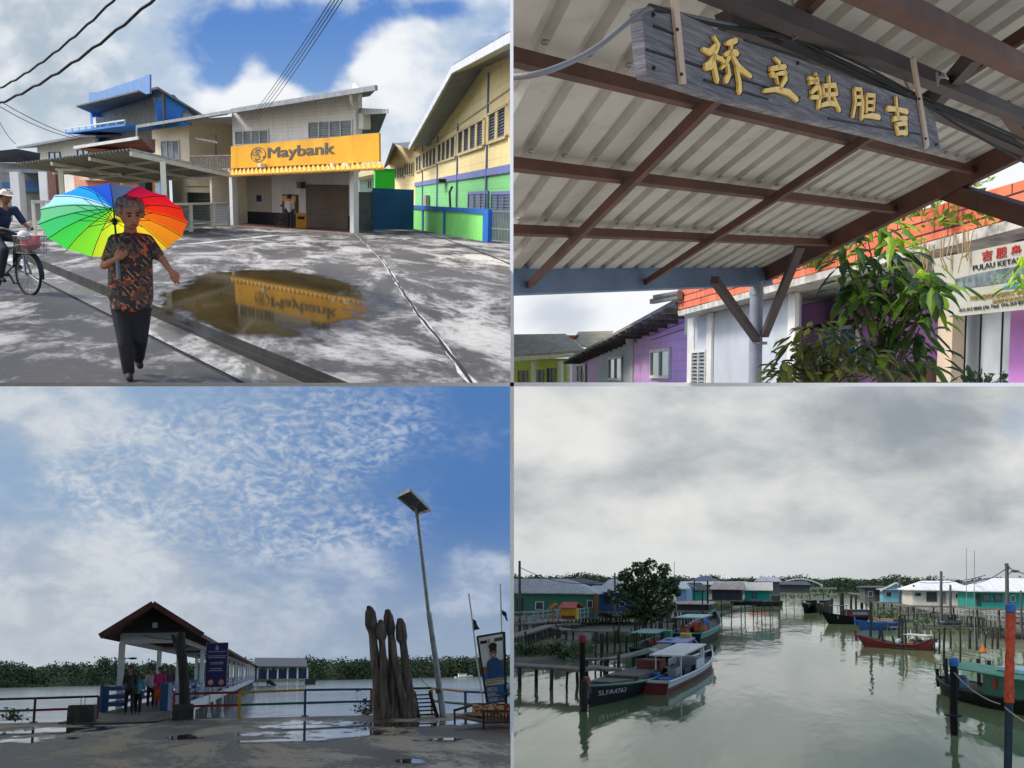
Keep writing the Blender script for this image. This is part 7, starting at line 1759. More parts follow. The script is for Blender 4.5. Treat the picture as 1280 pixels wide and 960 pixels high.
# ---- houses
def house(label, y, u0, u1, vr0, ur0, ur1, ve, vb, wall, roof, wins=(), doors=(), hip=True, floor_z=1.3, over=.5, stilts=True, gable=None, name='stilt_house', turn=0.0):
    """stilt house: wall from u0 to u1, ridge ur0..ur1 at row vr0, eave row ve, floor row vb, at depth y"""
    a = D.at(u0, ve, y); c = D.at(u1, ve, y + turn); a.z = c.z = 0; W = Frame(D, a, c); T = thing(D, name, W.M, label, 'house')
    zb = W.st((u0 + u1) / 2, vb)[1]; ze = W.st((u0 + u1) / 2, ve)[1]; dp_ = 9.0
    b = MB(); b.box(0, W.L, 0, dp_, zb, ze); part('wall', b, wall, T)
    E0, E1 = V((-over, -over * 1.2, ze - .05)), V((W.L + over, -over * 1.2, ze - .05)); r0, r1 = W.p(ur0, vr0, dp_ / 2), W.p(ur1, vr0, dp_ / 2)
    b = MB(); 
    b.prism([E0, E1, r1, r0], (0, 0, .1)); B0, B1 = V((-over, dp_ + over, ze)), V((W.L + over, dp_ + over, ze)); b.prism([r0, r1, B1, B0], (0, 0, .1))
    if hip: b.prism([E1, B1, r1], (0, 0, .1)); b.prism([B0, E0, r0], (0, 0, .1))
    part('roof', b, roof, T)
    if not hip:
        b = MB(); b.prism([V((W.L - .01, 0, ze)), V((W.L - .01, dp_, ze)), V((W.L - .01, dp_ / 2, r1.z))], (-.1, 0, 0)); part('gable', b, wall, T)
    for (ua, va, ub, vb_, mm) in wins:
        a0, a1, z0, z1 = W.rect(ua, va, ub, vb_); f = MB(); f.box(a0, a1, -.08, -.003, z0, z1); w = part('window', f, M_white if mm is None else mm, T)
        g = MB(); g.box(a0 + (a1 - a0) * .1, a1 - (a1 - a0) * .1, -.1, -.082, z0 + (z1 - z0) * .08, z1 - (z1 - z0) * .08); part('pane', g, M_glass, w)
    for (ua, va, ub, vb_, mm) in doors:
        a0, a1, z0, z1 = W.rect(ua, va, ub, vb_); f = MB(); f.box(a0, a1, -.06, -.003, max(z0, zb), z1); part('door', f, mm, T)
    if stilts:
        b = MB(); b.box(-.4, W.L + .4, -1.2, dp_, zb - .2, zb - .003); part('platform', b, M_deckwood, T)
        n = max(3, int(W.L / 1.8))
        for i in range(n + 1):
            x = W.L * i / n; b = MB(); b.tube([V((x, -.9, -.5)), V((x, -.9, zb - .2))], .09, 6); part('stilt', b, M_stilt, T)
    return T, W
M_zinc = plank('zinc_roof', (168, 170, 172), .6, 'x', c2=(120, 120, 124), line=.12, dark=.25, amt=.6)
M_zincw = plank('zinc_roof_pale', (206, 208, 208), .6, 'x', c2=(170, 170, 168), line=.12, dark=.2, amt=.5)
M_zincrust = plank('zinc_roof_rust', (176, 164, 152), .6, 'x', c2=(120, 92, 78), line=.12, dark=.25, amt=.9)
M_hgreen = plank('house_green', (64, 122, 96), .3, 'z', c2=(44, 90, 70), line=.08, dark=.3)
M_hblue = plank('house_blue', (70, 92, 128), .3, 'z', c2=(52, 70, 100), line=.08, dark=.3)
M_hteal = plank('house_teal', (44, 150, 136), .3, 'z', c2=(34, 120, 110), line=.08, dark=.3)
M_hlight = plank('house_lightblue', (122, 180, 194), .3, 'z', c2=(92, 150, 166), line=.08, dark=.25)
M_hwhite = mat('house_white', (206, 202, 190), .8, c2=(160, 154, 142), amt=.5)
M_hgrey = mat('house_grey', (96, 98, 96), .8, c2=(66, 68, 68), amt=.6)
M_hdark = mat('house_dark', (58, 62, 64), .8, c2=(40, 42, 46), amt=.6)
M_rooford = mat('roof_dark', (66, 70, 78), .8, c2=(46, 48, 54), amt=.5)
# left bank
house('long dark green house under a wide grey roof at the left edge of the channel', 114, 600, 743, 724.5, 560, 708, 741.5, 770, M_hgreen, M_zinc, ((669, 752, 680, 762, None), (734, 750, 741, 760, None)), ((646, 748, 654, 768, M_hdark),))
house('blue house joined to the right end of the long green house', 118, 747.5, 802, 733, 740, 790, 740.5, 764, M_hblue, M_zinc, ((756, 745, 767, 754, M_hdark), (774, 752, 782, 758, None)))
b = MB(); g = D.at(745, 768, 113.5); t = D.at(745, 742, 113.5) - g; b.box(-.2, .2, -.2, .2, 0, t.z); solo(D, 'pillar', b, mat('pillar_rust', (140, 70, 52), .7), Mx.Translation(g), 'rust red pillar between the green and the blue house', 'pillar')
house('dark roofed house behind the long green house', 150, 694, 744, 724, 708, 730, 730.5, 745, M_hdark, M_rooford, stilts=False)
house('grey roofed house partly hidden by the big tree', 150, 752, 790, 724.5, 762, 800, 737, 752, M_hgrey, M_zinc, stilts=False)
house('small pale blue house right of the big tree', 118, 845, 858, 729.5, 848, 857, 736, 753, mat('paleblue', (128, 164, 196), .7), M_zincw, hip=False)
house('teal house with a dark roof beyond the small pale blue house', 150, 858, 880, 729, 860, 876, 738, 752, M_hteal, M_rooford)
house('blue black hipped roof rising above the left bank roofs', 230, 864, 898, 720.5, 876, 882, 727, 738, M_hdark, mat('roof_navy', (52, 60, 82), .7), stilts=False)
house('house with a long cream roof behind the teal house', 190, 848, 930, 727.5, 850, 934, 731, 742, M_hgrey, mat('roof_cream', (190, 186, 174), .7), stilts=False)
house('dark shed with a patchy rusted roof at the waterside', 160, 890, 926, 728.5, 893, 930, 737, 750, M_hdark, M_zincrust, ((897, 740, 903, 745, M_hgrey),))
house('green shed with a broad cream roof near the red fishing boat', 165, 931, 962, 728.5, 933, 966, 738, 750, M_hteal, mat('roof_ivory', (206, 200, 184), .7, c2=(176, 168, 152), amt=.5), ((940, 741, 946, 747, M_hdark),))
house('grey roofed house at the end of the left bank', 200, 946, 974, 722, 950, 972, 727, 742, M_hgrey, M_zinc)
house('low dark workshop left of the far arched bridge', 260, 972, 1012, 727, 976, 1008, 731, 741, M_hdark, M_rooford)
# right bank
house('small grey shack at the start of the right bank', 150, 1081, 1103, 733, 1080, 1104, 734.5, 752, M_hgrey, M_rooford, ((1085, 739, 1091, 746, None),), ((1094, 738, 1100, 751, M_hdark),))
T, W = house('light blue gabled house on the right bank', 146, 1103, 1133, 735.6, 1103, 1133, 737, 752.5, M_hlight, M_zinc, ((1107, 739.5, 1115, 746, None), (1123, 736.5, 1127, 742, M_hdark)))
b = MB(); b.prism([W.p(1101.5, 738, -.4), W.p(1120, 729, -.4), W.p(1137, 739, -.4)], (0, .3, 0)); part('gable', b, M_hlight, T)
b = MB(); b.bar(W.p(1100, 738.5, -.5), W.p(1120, 728.5, -.5), .3, .2); b.bar(W.p(1120, 728.5, -.5), W.p(1138, 739.5, -.5), .3, .2); part('barge_board', b, M_zincw, T)
house('house with a white hipped roof and cream wall in the middle of the right bank', 124, 1140, 1214, 727, 1152, 1190, 738, 757, M_hwhite, M_zincw, ((1144, 741, 1151, 745, M_hdark), (1205, 742, 1212, 748, M_hdark), (1194, 742, 1200, 748, None)), ((1158, 740, 1171, 752, M_hdark), (1176, 740, 1182, 754, mat('door_greenish', (110, 124, 108), .7))))
house('dark gabled roof between the white and the teal house', 170, 1196, 1246, 723, 1236, 1250, 735, 744, M_hdark, M_rooford, stilts=False)
house('teal house with a pale zinc roof at the right edge of the channel', 104, 1218, 1300, 724, 1240, 1310, 739.5, 760, M_hteal, M_zincw, ((1228, 743, 1238, 752, M_hdark), (1242, 743, 1252, 752, M_hdark), (1263, 744, 1269, 752, None)), ((1220, 742, 1226, 757, M_hdark),))
# yellow shrine
g = D.at(711, 774, 97); T = thing(D, 'shrine', Mx.Translation(g), 'small yellow shrine with a red pitched roof on the left walkway', 'shrine')
def sp_(u, v, dy=0.0): return D.at(u, v, 97 + dy) - g
w0 = sp_(702, 770).x; w1 = sp_(721, 770).x; zt_ = sp_(711, 760).z
b = MB(); b.box(w0, w1, -.5, 1.2, 0, zt_); part('body', b, mat('shrine_yellow', (206, 160, 36), .6), T)
b = MB(); zr = sp_(711, 753.5).z; b.prism([V((w0 - .25, -.8, zt_ - .05)), V((w1 + .1, -.8, zt_ - .05)), V((w1 + .0, .4, zr)), V((w0 + .1, .4, zr))], (0, 0, .08)); b.prism([V((w0 + .1, .4, zr)), V((w1, .4, zr)), V((w1 + .5, 1.5, zt_)), V((w0 - .1, 1.5, zt_))], (0, 0, .08)); part('roof', b, mat('shrine_red', (190, 84, 76), .6), T)
b = MB(); b.box(w0 + .1, w1 - .1, -.55, -.503, .05, .35); part('plinth', b, mat('plinth_red', (130, 40, 40), .6), T)
g = D.at(691, 777, 97); b = MB(); b.box(-.08, .08, -.08, .08, 0, 1.3); b.prism([V((-.5, -.4, 1.2)), V((.1, -.4, 1.7)), V((.5, -.4, 1.6)), V((.0, -.4, 1.15))], (0, .8, 0)); solo(D, 'spirit_box', b, mat('spirit_orange', (196, 130, 50), .7), Mx.Translation(g), 'little orange roofed spirit box left of the yellow shrine', 'shrine')

# ---- jetties, left
jetty('railed walkway in front of the long green house, past the yellow shrine', [(600, 778, 1.3), (650, 779, 1.3), (700, 775, 1.3), (755, 766, 1.3), (800, 762, 1.3)], 1.6, 2, .95)
jetty('curved plank walk sloping down from the left edge', [(630, 797, 1.2), (660, 789, 1.2), (688, 781, 1.2), (720, 779, 1.2)], 1.0, 1.3)
jetty('straight plank walk running right from the curved walk', [(694, 784, 1.2), (712, 787, 1.15), (745, 788.5, 1.1), (822, 789.5, 1.05)], .9, 1.3)
jetty('lowest and nearest plank jetty at the left edge', [(620, 828, 1.0), (660, 831, 1.0), (700, 833, 1.0), (734, 835.5, 1.0)], 1.5, 1.1, bottom=-.8, jit=.1)
jetty('grey gangplank from the pole to the moored boats', [(730, 823, 1.0), (765, 822.5, 1.0), (800, 815, 1.0), (822, 809, 1.1), (850, 797, 1.2)], .8, 7, th=.1)
jetty('short broken landing stage by the dark boat bow', [(738, 834, .9), (760, 833, .9)], 2.2, 1.0, bottom=-.6)
# ---- jetties, right
jetty('long white railed walkway in front of the right bank houses', [(1080, 752, 1.5), (1103, 753, 1.5), (1140, 757, 1.5), (1170, 763, 1.5), (1200, 767, 1.5), (1258, 776, 1.5), (1310, 782, 1.5)], 1.6, 2.4, .95, bottom=-.7, stilt_m=M_stiltpale)
jetty('thin low plank walk below the white railed walkway', [(1128, 768.5, 1.1), (1160, 766, 1.2), (1178, 764, 1.3)], .6, 4)
jetty('dark low landing beam along the right bank mud', [(1110, 783, .5), (1180, 784, .5), (1250, 785, .5), (1310, 786, .5)], .5, 2.2, bottom=-.9, jit=.3)
jetty('distant stake jetty beyond the small grey shack', [(1062, 741, 1.3), (1075, 743, 1.3), (1090, 748, 1.3)], 1.5, 7, bottom=-.5, jit=.4)
jetty('far boarded landing on the left bank under the sheds', [(868, 749, 1.0), (890, 749, 1.0), (915, 747, 1.0)], 2.0, 9)
# ---- arched bridge far off
g = D.at(972, 736, 520); T = thing(D, 'arched_bridge', Mx.Translation(g), 'far off bridge with a thin pale arch over the channel', 'bridge')
def fb_(u, v): return D.at(u, v, 520) - g
b = MB(); n = 20; b.tube([fb_(972 + 55 * i / n, 731.5 - 7.5 * (1 - (2 * i / n - 1) ** 2)) for i in range(n + 1)], .4, 6); part('arch', b, mat('arch_grey', (140, 152, 156), .6), T)
b = MB(); b.bar(fb_(960, 735.5), fb_(1046, 735.5), 2, 1.0); part('deck', b, M_hgrey, T)
for i in range(7): b = MB(); u = 975 + 50 * i / 6; b.tube([fb_(u, 735), fb_(u, 731.6 - 7.5 * (1 - ((u - 972) / 27.5 - 1) ** 2))], .15, 5); part('hanger', b, M_hgrey, T)
for u in (966, 985, 1004, 1027, 1036, 1042): b = MB(); b.tube([fb_(u, 735.5), fb_(u, 742)], .6, 6); part('pier', b, M_stilt, T)
b = MB(); b.tube([fb_(1027.5, 741), fb_(1027.5, 730)], .4, 6); part('end_post', b, mat('endpost', (150, 170, 170), .6), T)

# ---- boats
def boat(label, stern, bow, B, free, rise, hull, strake, inside, rail, group=None, stern_w=.75, rake=.8, deck=.35, stern_rise=.05, split=.62, fine=2.0, name='fishing_boat'):
    s0 = D.G(*stern); b0 = D.G(*bow); fr = Frame(D, s0, b0); L = fr.L; T = thing(D, name, fr.M, label, 'boat', group)
    n = 16; rings = []; inner = []; prt, stb = [], []
    for i in range(n + 1):
        s = i / n; w = B / 2 * (stern_w + (1 - stern_w) * min(1, s / .35)) * (1 - max(0, (s - .5) / .5) ** fine * .985); zz = free + rise * max(0, (s - .35) / .65) ** 2.2 + stern_rise * max(0, (.3 - s) / .3) ** 2
        def X(z): return s * L + rake * max(0, z) * s ** 5
        zm = zz * split
        rings.append([V((X(zz), -w, zz)), V((X(zm), -w * .93, zm)), V((X(.02), -w * .8, .02)), V((X(-.2), -w * .5, -.25)), V((X(-.2), w * .5, -.25)), V((X(.02), w * .8, .02)), V((X(zm), w * .93, zm)), V((X(zz), w, zz))])
        prt.append(V((X(zz), w, zz))); stb.append(V((X(zz), -w, zz)))
        zd = max(.1, zz - deck); inner.append([V((X(zz), -w * .94, zz - .01)), V((X(zd), -w * .86, zd)), V((X(zd), w * .86, zd)), V((X(zz), w * .94, zz - .01))])
    b = MB(); m_ = 8
    vs = [p for r in rings for p in r]
    b.add(vs, [(i * m_ + j, i * m_ + j + 1, (i + 1) * m_ + j + 1, (i + 1) * m_ + j) for i in range(n) for j in range(1, 6)], 0)
    b.add(vs, [(i * m_ + j, i * m_ + j + 1, (i + 1) * m_ + j + 1, (i + 1) * m_ + j) for i in range(n) for j in (0, 6)], 1)
    b.add(rings[0], [(0, 1, 2, 3, 4, 5, 6, 7)], 0); b.add(rings[-1], [(0, 1, 2, 3, 4, 5, 6, 7)], 0)
    part('hull', b, [hull, strake], T, 35)
    b = MB(); b.add([p for r in inner for p in r], [(i * 4 + j, i * 4 + j + 1, (i + 1) * 4 + j + 1, (i + 1) * 4 + j) for i in range(n) for j in range(3)]); part('deck', b, inside, T, 35)
    for q in (prt, stb): b = MB(); b.tube(q, .055, 6); part('gunwale', b, rail, T, 50)
    b = MB(); b.bar(rings[-1][0] + V((-.02, .0, -.5)), rings[-1][0] + V((.06, 0, .35)), .14, .12); part('stem_post', b, rail, T)
    b = MB(); b.bar(prt[0], stb[0], .1, .12); part('transom', b, strake, T)
    return T, fr, L
M_hullblack = mat('hull_black', (14, 14, 16), .6, c2=(30, 30, 31), amt=.6, scale=3, bump=.1, spec=.15)
M_hullwhite = mat('hull_white', (206, 208, 206), .5, c2=(150, 152, 148), amt=.5, scale=2.5)
M_hullred = mat('hull_red', (112, 30, 34), .5, c2=(96, 26, 30), amt=.6, scale=2.5)
M_hullgreen = mat('hull_green', (34, 104, 84), .5, c2=(26, 74, 62), amt=.5, scale=2.5)
M_hullteal = mat('hull_teal', (48, 136, 128), .5, c2=(34, 100, 96), amt=.5, scale=2.5)
M_hullblue = mat('hull_blue', (44, 94, 160), .5, c2=(34, 70, 120), amt=.6, scale=2.5)
M_deckgrey = mat('deck_grey', (104, 104, 98), .8, c2=(60, 60, 58), amt=.8, scale=2)
M_tarp = mat('tarp_grey', (92, 88, 84), .8, c2=(60, 58, 56), amt=.6, scale=3, bump=.6, bscale=6)
M_wood = mat('boat_wood', (132, 112, 88), .7, c2=(84, 70, 56), amt=.7, scale=3)
def bx_(T, name, x0, x1, y0, y1, z0, z1, m, **k): b = MB(); b.box(x0, x1, y0, y1, z0, z1); return part(name, b, m, T, **k)
def cyl(T, name, x, y, z0, z1, r, m): b = MB(); b.lathe([(r * .9, 0), (r, .04), (r, (z1 - z0) - .04), (r * .85, z1 - z0), (0, z1 - z0)], 14, (x, y, z0)); return part(name, b, m, T, 40)
# the black boat with its number
T, fr, L = boat('black hulled boat with a white registration number and green gunwale', (828, 846), (737, 884), 2.3, .58, .28, M_hullblack, M_hullblack, M_deckgrey, M_hullgreen, rake=.35, fine=2.1, deck=.14)
BT1 = T
b = MB(); b.prism([V((L * .32, -.8, .55)), V((L * .6, -.85, .56)), V((L * .6, .7, .56)), V((L * .32, .8, .55))], (0, 0, .22)); part('hatch', b, M_tarp, T)
b = MB(); b.prism([V((L * .66, -.7, .6)), V((L * .88, -.4, .74)), V((L * .88, .4, .74)), V((L * .66, .7, .6))], (0, 0, .12)); part('hatch', b, M_tarp, T)
bx_(T, 'wheelhouse', L * .14, L * .24, -.6, .6, .45, 1.1, mat('cabin_rust', (130, 66, 50), .7, c2=(96, 54, 44), amt=.6)); b = MB(); b.prism([V((L * .12, -.75, 1.35)), V((L * .26, -.75, 1.35)), V((L * .24, 0, 1.6)), V((L * .14, 0, 1.6))], (0, 0, .06)); b.prism([V((L * .12, .75, 1.35)), V((L * .26, .75, 1.35)), V((L * .24, 0, 1.6)), V((L * .14, 0, 1.6))], (0, 0, .06)); part('roof', b, mat('cabin_greenroof', (110, 156, 138), .6), T)
# number on the starboard bow: text laid on the hull side
def hullside(s, z):
    w = 2.3 / 2 * (1 - max(0, (s - .5) / .5) ** 2.1 * .985); return w
t_ = MB(); base = text_mb('SLFA4763', 1, .006); 
for dx in (-.02, 0, .02): merge(t_, shifted(base, (dx, 0, 0)))
xs = [p.x for p in t_.v]; zs = [p.z for p in t_.v]; X0, X1, Z0, Z1 = min(xs), max(xs), min(zs), max(zs)
r = MB(); r.f = t_.f; r.m = t_.m
# which flank faces the eye
eye = fr.loc(V((0, 0, D.h))); side_ = 1 if eye.y > 0 else -1
r.v = []
for p in t_.v:
    f = (p.x - X0) / (X1 - X0); s = .955 - .17 * f if side_ > 0 else .785 + .17 * f
    zf = (p.z - Z0) / (Z1 - Z0); zz = .58 + .28 * max(0, (s - .35) / .65) ** 2.2; z = zz * .5 + .2 * zf; k_ = z / zz
    w = hullside(s, z); w *= (.93 + (k_ - .62) / .38 * .07) if k_ > .62 else (.8 + k_ / .62 * .13)
    r.v.append(V((s * L + .35 * z * s ** 5, side_ * (w + .025), z)))
part('lettering', r, mat('number_white', (220, 220, 216), .5, bump=0), T)
b = MB(); b.prism([V((L * 1.0, -.05, .5)), V((L * 1.06, -.05, 1.25)), V((L * 1.02, -.05, 1.25)), V((L * .97, -.05, .6))], (0, .12, 0)); part('bow_plate', b, mat('bow_red', (128, 36, 46), .6), T)
# white and red boat with a canopy
T, fr, L = boat('white over red boat with a flat white canopy, moored beside the black boat', (817, 868), (889, 829), 1.75, .52, .3, M_hullred, M_hullwhite, M_deckgrey, M_hullwhite, rake=.5, stern_w=.8, split=.5, fine=2.2, deck=.3)
for x in (L * .2, L * .56):
    for y_ in (-.62, .62): b = MB(); b.tube([V((x, y_, .35)), V((x, y_, 1.5))], .035, 6); part('post', b, M_white, T)
b = MB(); b.prism([V((L * .16, -.8, 1.48)), V((L * .6, -.8, 1.58)), V((L * .6, .8, 1.58)), V((L * .16, .8, 1.48))], (0, 0, .07)); part('canopy', b, M_hullwhite, T)
b = MB(); b.box(L * .56, L * .58, -.72, .72, .45, 1.0); b.box(L * .56, L * .58, -.72, -.56, 1.0, 1.5); b.box(L * .56, L * .58, .56, .72, 1.0, 1.5); b.box(L * .42, L * .56, .7, .76, .45, 1.0); b.box(L * .42, L * .56, -.76, -.7, .45, 1.0); part('front_panel', b, M_hullwhite, T)
bx_(T, 'bench', L * .3, L * .5, -.5, .5, .35, .7, mat('bench_darkblue', (46, 56, 84), .6)); cyl(T, 'drum', L * .12, .3, .35, .8, .18, M_hullblue); bx_(T, 'engine', L * .16, L * .24, -.5, -.1, .35, .95, M_steel); bx_(T, 'crate', L * .05, L * .13, -.5, .0, .35, .6, M_hullblue)
b = MB(); b.loft([[V((L * .97 + .3 * math.cos(a) * .3, .3 * math.sin(a) * (1 + .25 * math.cos(c)), .95 + .3 * math.cos(a))) + V((.1 * math.sin(c), 0, 0)) for c in [2 * math.pi * i / 8 for i in range(8)]] for a in [2 * math.pi * j / 20 for j in range(21)]], cap=False); part('fender_tyre', b, M_rubber, T, 50)
# green boat
T, fr, L = boat('green fishing boat with a tall bow and orange nets behind the white canopy boat', (856, 810), (893, 791), 2.9, 1.1, 1.1, M_hullblack, M_hullteal, M_deckgrey, M_hullteal, rake=.8, stern_w=.9, fine=2.4, deck=.7)
for (x, y_, m_, r_, h_) in ((.3, -.5, mat('net_orange', (190, 96, 44), .8), .6, .7), (.5, .6, mat('net_red', (150, 56, 50), .8), .5, .6), (.62, -.1, M_hullblue, .35, .8), (.7, .5, bpy.data.materials['net_red'], .45, .6), (.2, .7, bpy.data.materials['net_orange'], .5, .5)):
    b = MB(); b.ell((L * x, y_, 1.0), r_ * 1.6, r_, h_, 12, 8); part('net', fuse(b, .12, 1), m_, T, 60)
for x in (.15, .4):
    for y_ in (-.9, .9): b = MB(); b.tube([V((L * x, y_, .5)), V((L * x, y_, 2.2))], .05, 6); part('post', b, M_hullteal, T)
b = MB(); b.box(L * .1, L * .45, -1.1, 1.1, 2.2, 2.28); part('canopy', b, mat('canopy_mint', (150, 186, 176), .6), T)
b = MB(); b.tube([V((L * .55, 0, .8)), V((L * .55, 0, 4.2))], .06, 6); part('mast', b, M_darktimber, T)
# second boat between (red cabin, barrels) behind the white one
T, fr, L = boat('dark boat with a red cabin and blue barrels wedged behind the white canopy boat', (838, 828), (862, 813), 2.2, .65, .3, M_hullblack, M_hullgreen, M_deckgrey, M_hullgreen, deck=.3)
bx_(T, 'cabin', L * .1, L * .5, -.7, .7, .4, 1.15, mat('cabin_red', (150, 62, 48), .7)); b = MB(); b.box(L * .05, L * .55, -.95, .95, 1.15, 1.22); part('roof', b, M_hullblue, T)
cyl(T, 'barrel', L * .7, .3, .4, 1.2, .35, M_hullblue); cyl(T, 'barrel', L * .82, -.3, .4, 1.1, .33, M_hullblue); bx_(T, 'box', L * .55, L * .64, -.6, .1, .6, 1.5, mat('box_yellow', (196, 160, 60), .6)); bx_(T, 'box', L * .3, L * .4, .4, .8, 1.38, 1.8, M_hullgreen)
# far boats
T, fr, L = boat('long low dark boat with a heap of red gear under the left bank sheds', (973, 757.5), (915, 758.5), 3.4, 1.1, .9, M_hullblack, M_hullblack, M_deckgrey, M_wood, deck=.4)
for (x, rr) in ((.4, 1.2), (.55, 1.4), (.3, .9)): b = MB(); b.ell((L * x, 0, 1.2), rr * 1.3, rr, 1.0, 12, 8); part('gear', fuse(b, .2, 1), mat('gear_red', (150, 40, 50), .7) if x == .4 else bpy.data.materials['gear_red'], T, 60)
bx_(T, 'cabin', L * .05, L * .22, -1, 1, .9, 2.4, M_hdark)
for (ua, ub, lab) in ((1020, 1005, 'left one of two dark trawlers lying in mid channel'), (1037, 1022, 'right one of two dark trawlers lying in mid channel')):
    T, fr, L = boat(lab, (ua, 764), (ub, 766.5), 1.7, 1.1, .7, M_hullblack, M_hullblack, M_deckgrey, M_hullblack, deck=.4)
    bx_(T, 'wheelhouse', L * .15, L * .6, -.55, .55, .8, 2.1, M_hdark); bx_(T, 'roof', L * .08, L * .75, -.8, .8, 2.1, 2.22, M_hgrey); b = MB(); b.tube([V((L * .5, 0, 2.2)), V((L * .5, 0, 3.4))], .08, 5); part('mast', b, M_darktimber, T); bx_(T, 'net_heap', L * .7, L * .85, -.6, .6, 1.0, 1.8, mat('net_olive', (96, 100, 62), .8) if ua == 1020 else bpy.data.materials['net_olive'])
T, fr, L = boat('black boat with a long dark red cabin by the right bank stakes', (1080, 780), (1037, 780), 2.6, .95, .6, M_hullblack, M_hullblack, M_deckgrey, M_hullblack, deck=.4)
bx_(T, 'cabin', L * -.08, L * .46, -.9, .9, .6, 1.75, mat('cabin_maroon', (120, 38, 46), .6)); bx_(T, 'roof', L * -.1, L * .5, -1.1, 1.1, 1.75, 1.85, M_hgrey)
for i in range(4): b = MB(); x = L * (.0 + .11 * i); b.box(x, x + .5, -.93, -.903, 1.2, 1.6); b.box(x, x + .5, .903, .93, 1.2, 1.6); part('window', b, mat('cabin_glass', (150, 160, 165), .3) if i == 0 else bpy.data.materials['cabin_glass'], T)
for (x) in (.6, .85): b = MB(); b.tube([V((L * x, .8, .7)), V((L * x, .8, 2.3))], .05, 5); part('post', b, M_steel, T)
bx_(T, 'awning', L * .55, L * .9, -1, 1, 2.3, 2.38, M_hgrey)
T, fr, L = boat('bright blue skiff tied up left of the grey skiffs on the right bank', (1117, 787), (1077, 787.5), 1.9, .75, .35, M_hullblue, M_hullblue, M_deckgrey, M_hullblue, stern_w=.9, name='skiff')
T, fr, L = boat('dull grey blue skiff heaped with planks near the blue skiff', (1124, 786), (1098, 784), 1.8, .8, .3, M_hullblue, M_hgrey, M_deckgrey, M_wood, name='skiff'); bx_(T, 'planks', L * .1, L * .8, -.5, .5, .8, 1.1, M_wood)
T, fr, L = boat('boxy pale grey skiff below the white railed walkway', (1196, 783.5), (1174, 784), 1.8, .8, .2, M_hgrey, mat('skiff_pale', (150, 158, 160), .6), M_deckgrey, M_hgrey, name='skiff', rake=.2, fine=5); bx_(T, 'box', L * .2, L * .7, -.5, .5, .8, 1.5, M_hdark)
# red longtail boat with white awning
T, fr, L = boat('slim red boat with an upswept bow and small white awning among stakes', (1168, 813.5), (1082, 808.5), 1.5, .38, .55, mat('hull_darkred', (96, 26, 30), .55, c2=(66, 20, 24), amt=.6), mat('hull_darkred2', (110, 30, 34), .55), M_deckgrey, mat('rail_darkred', (90, 30, 30), .6), rake=.9, fine=1.6, stern_rise=.5, deck=.3)
for x in (.08, .37):
    for y_ in (-.5, .5): b = MB(); b.tube([V((L * x, y_, .3)), V((L * x, y_, 1.5))], .03, 5); part('post', b, M_white, T)
b = MB(); b.prism([V((L * .04, -.7, 1.1)), V((L * .4, -.7, 1.16)), V((L * .4, .7, 1.16)), V((L * .04, .7, 1.1))], (0, 0, .06)); part('awning', b, M_hullwhite, T)
for (x, m_) in ((.2, M_tarp), (.3, mat('bag_pinkish', (190, 140, 124), .7)), (.12, M_hullblue), (.5, mat('bag_pale2', (176, 186, 186), .7)), (.05, M_wood)): b = MB(); b.ell((L * x, 0, .55), .3, .35, .28, 10, 6); part('bundle', fuse(b, .07, 1), m_, T, 60)
b = MB(); b.ell((-.2, 0, .35), .34, .3, .3, 10, 8); part('float', fuse(b, .06, 1), M_hullwhite, T, 60)
# near boat at bottom right
T, fr, L = boat('dark boat with a green awning and blue drums in the bottom right corner', (1310, 896), (1177, 864), 2.5, .52, .15, M_hullblack, M_hullblack, M_deckgrey, M_hullblack, rake=.6, fine=1.9, deck=.25)
def onb2(u, v, y_=0.0): return fr.p(u, v, y_)
zc = onb2(1240, 838).z
M_awn = mat('awning_green', (44, 124, 96), .6, c2=(34, 96, 76), amt=.5)
b = MB(); b.prism([V((L * .0 - 2, -1.2, zc)), V((onb2(1222, 836).x, -1.2, zc - .02)), V((onb2(1205, 836).x, 0, zc + .14)), V((-2, 0, zc + .22))], (0, 0, .05)); b.prism([V((L * .0 - 2, 1.2, zc)), V((onb2(1222, 836).x, 1.2, zc - .02)), V((onb2(1205, 836).x, 0, zc + .14)), V((-2, 0, zc + .22))], (0, 0, .05)); part('awning', b, M_awn, T)
b = MB(); b.box(-1, onb2(1262, 832).x, -.6, .6, zc + .16, zc + .3); part('folded_sheet', b, mat('sheet_paleblue', (140, 176, 190), .7), T)
bx_(T, 'wheelhouse', -1.5, onb2(1252, 860).x, -.8, .8, .4, zc, M_hullgreen); bx_(T, 'red_door', onb2(1268, 860).x - .2, onb2(1266, 860).x + .02, -.83, .83, .8, zc - .2, mat('door_red', (150, 40, 36), .6))
for u in (1204, 1217): 
    for y_ in (-.75, .75): b = MB(); q = onb2(u, 860); b.tube([V((q.x, y_, .5)), V((q.x, y_, zc + .3))], .09, 8); part('post', b, M_darktimber, T)
cyl(T, 'drum', onb2(1196, 858).x, .1, .4, .95, .28, M_hullblue); q = onb2(1214, 866); 
b = MB(); b.lathe([(.2, 0), (.31, .05), (.33, .2), (.33, .45), (.24, .56), (.2, .62), (0, .62)], 14, (q.x, side_ * -.7 if False else -.45 * (1 if fr.loc(V((0, 0, 5))).y < 0 else -1), .42)); part('jar', b, mat('jar_paleblue', (130, 172, 206), .4), T, 40)
bx_(T, 'hatch', onb2(1250, 870).x, onb2(1226, 870).x, -.7, .7, .46, .56, M_deckgrey)

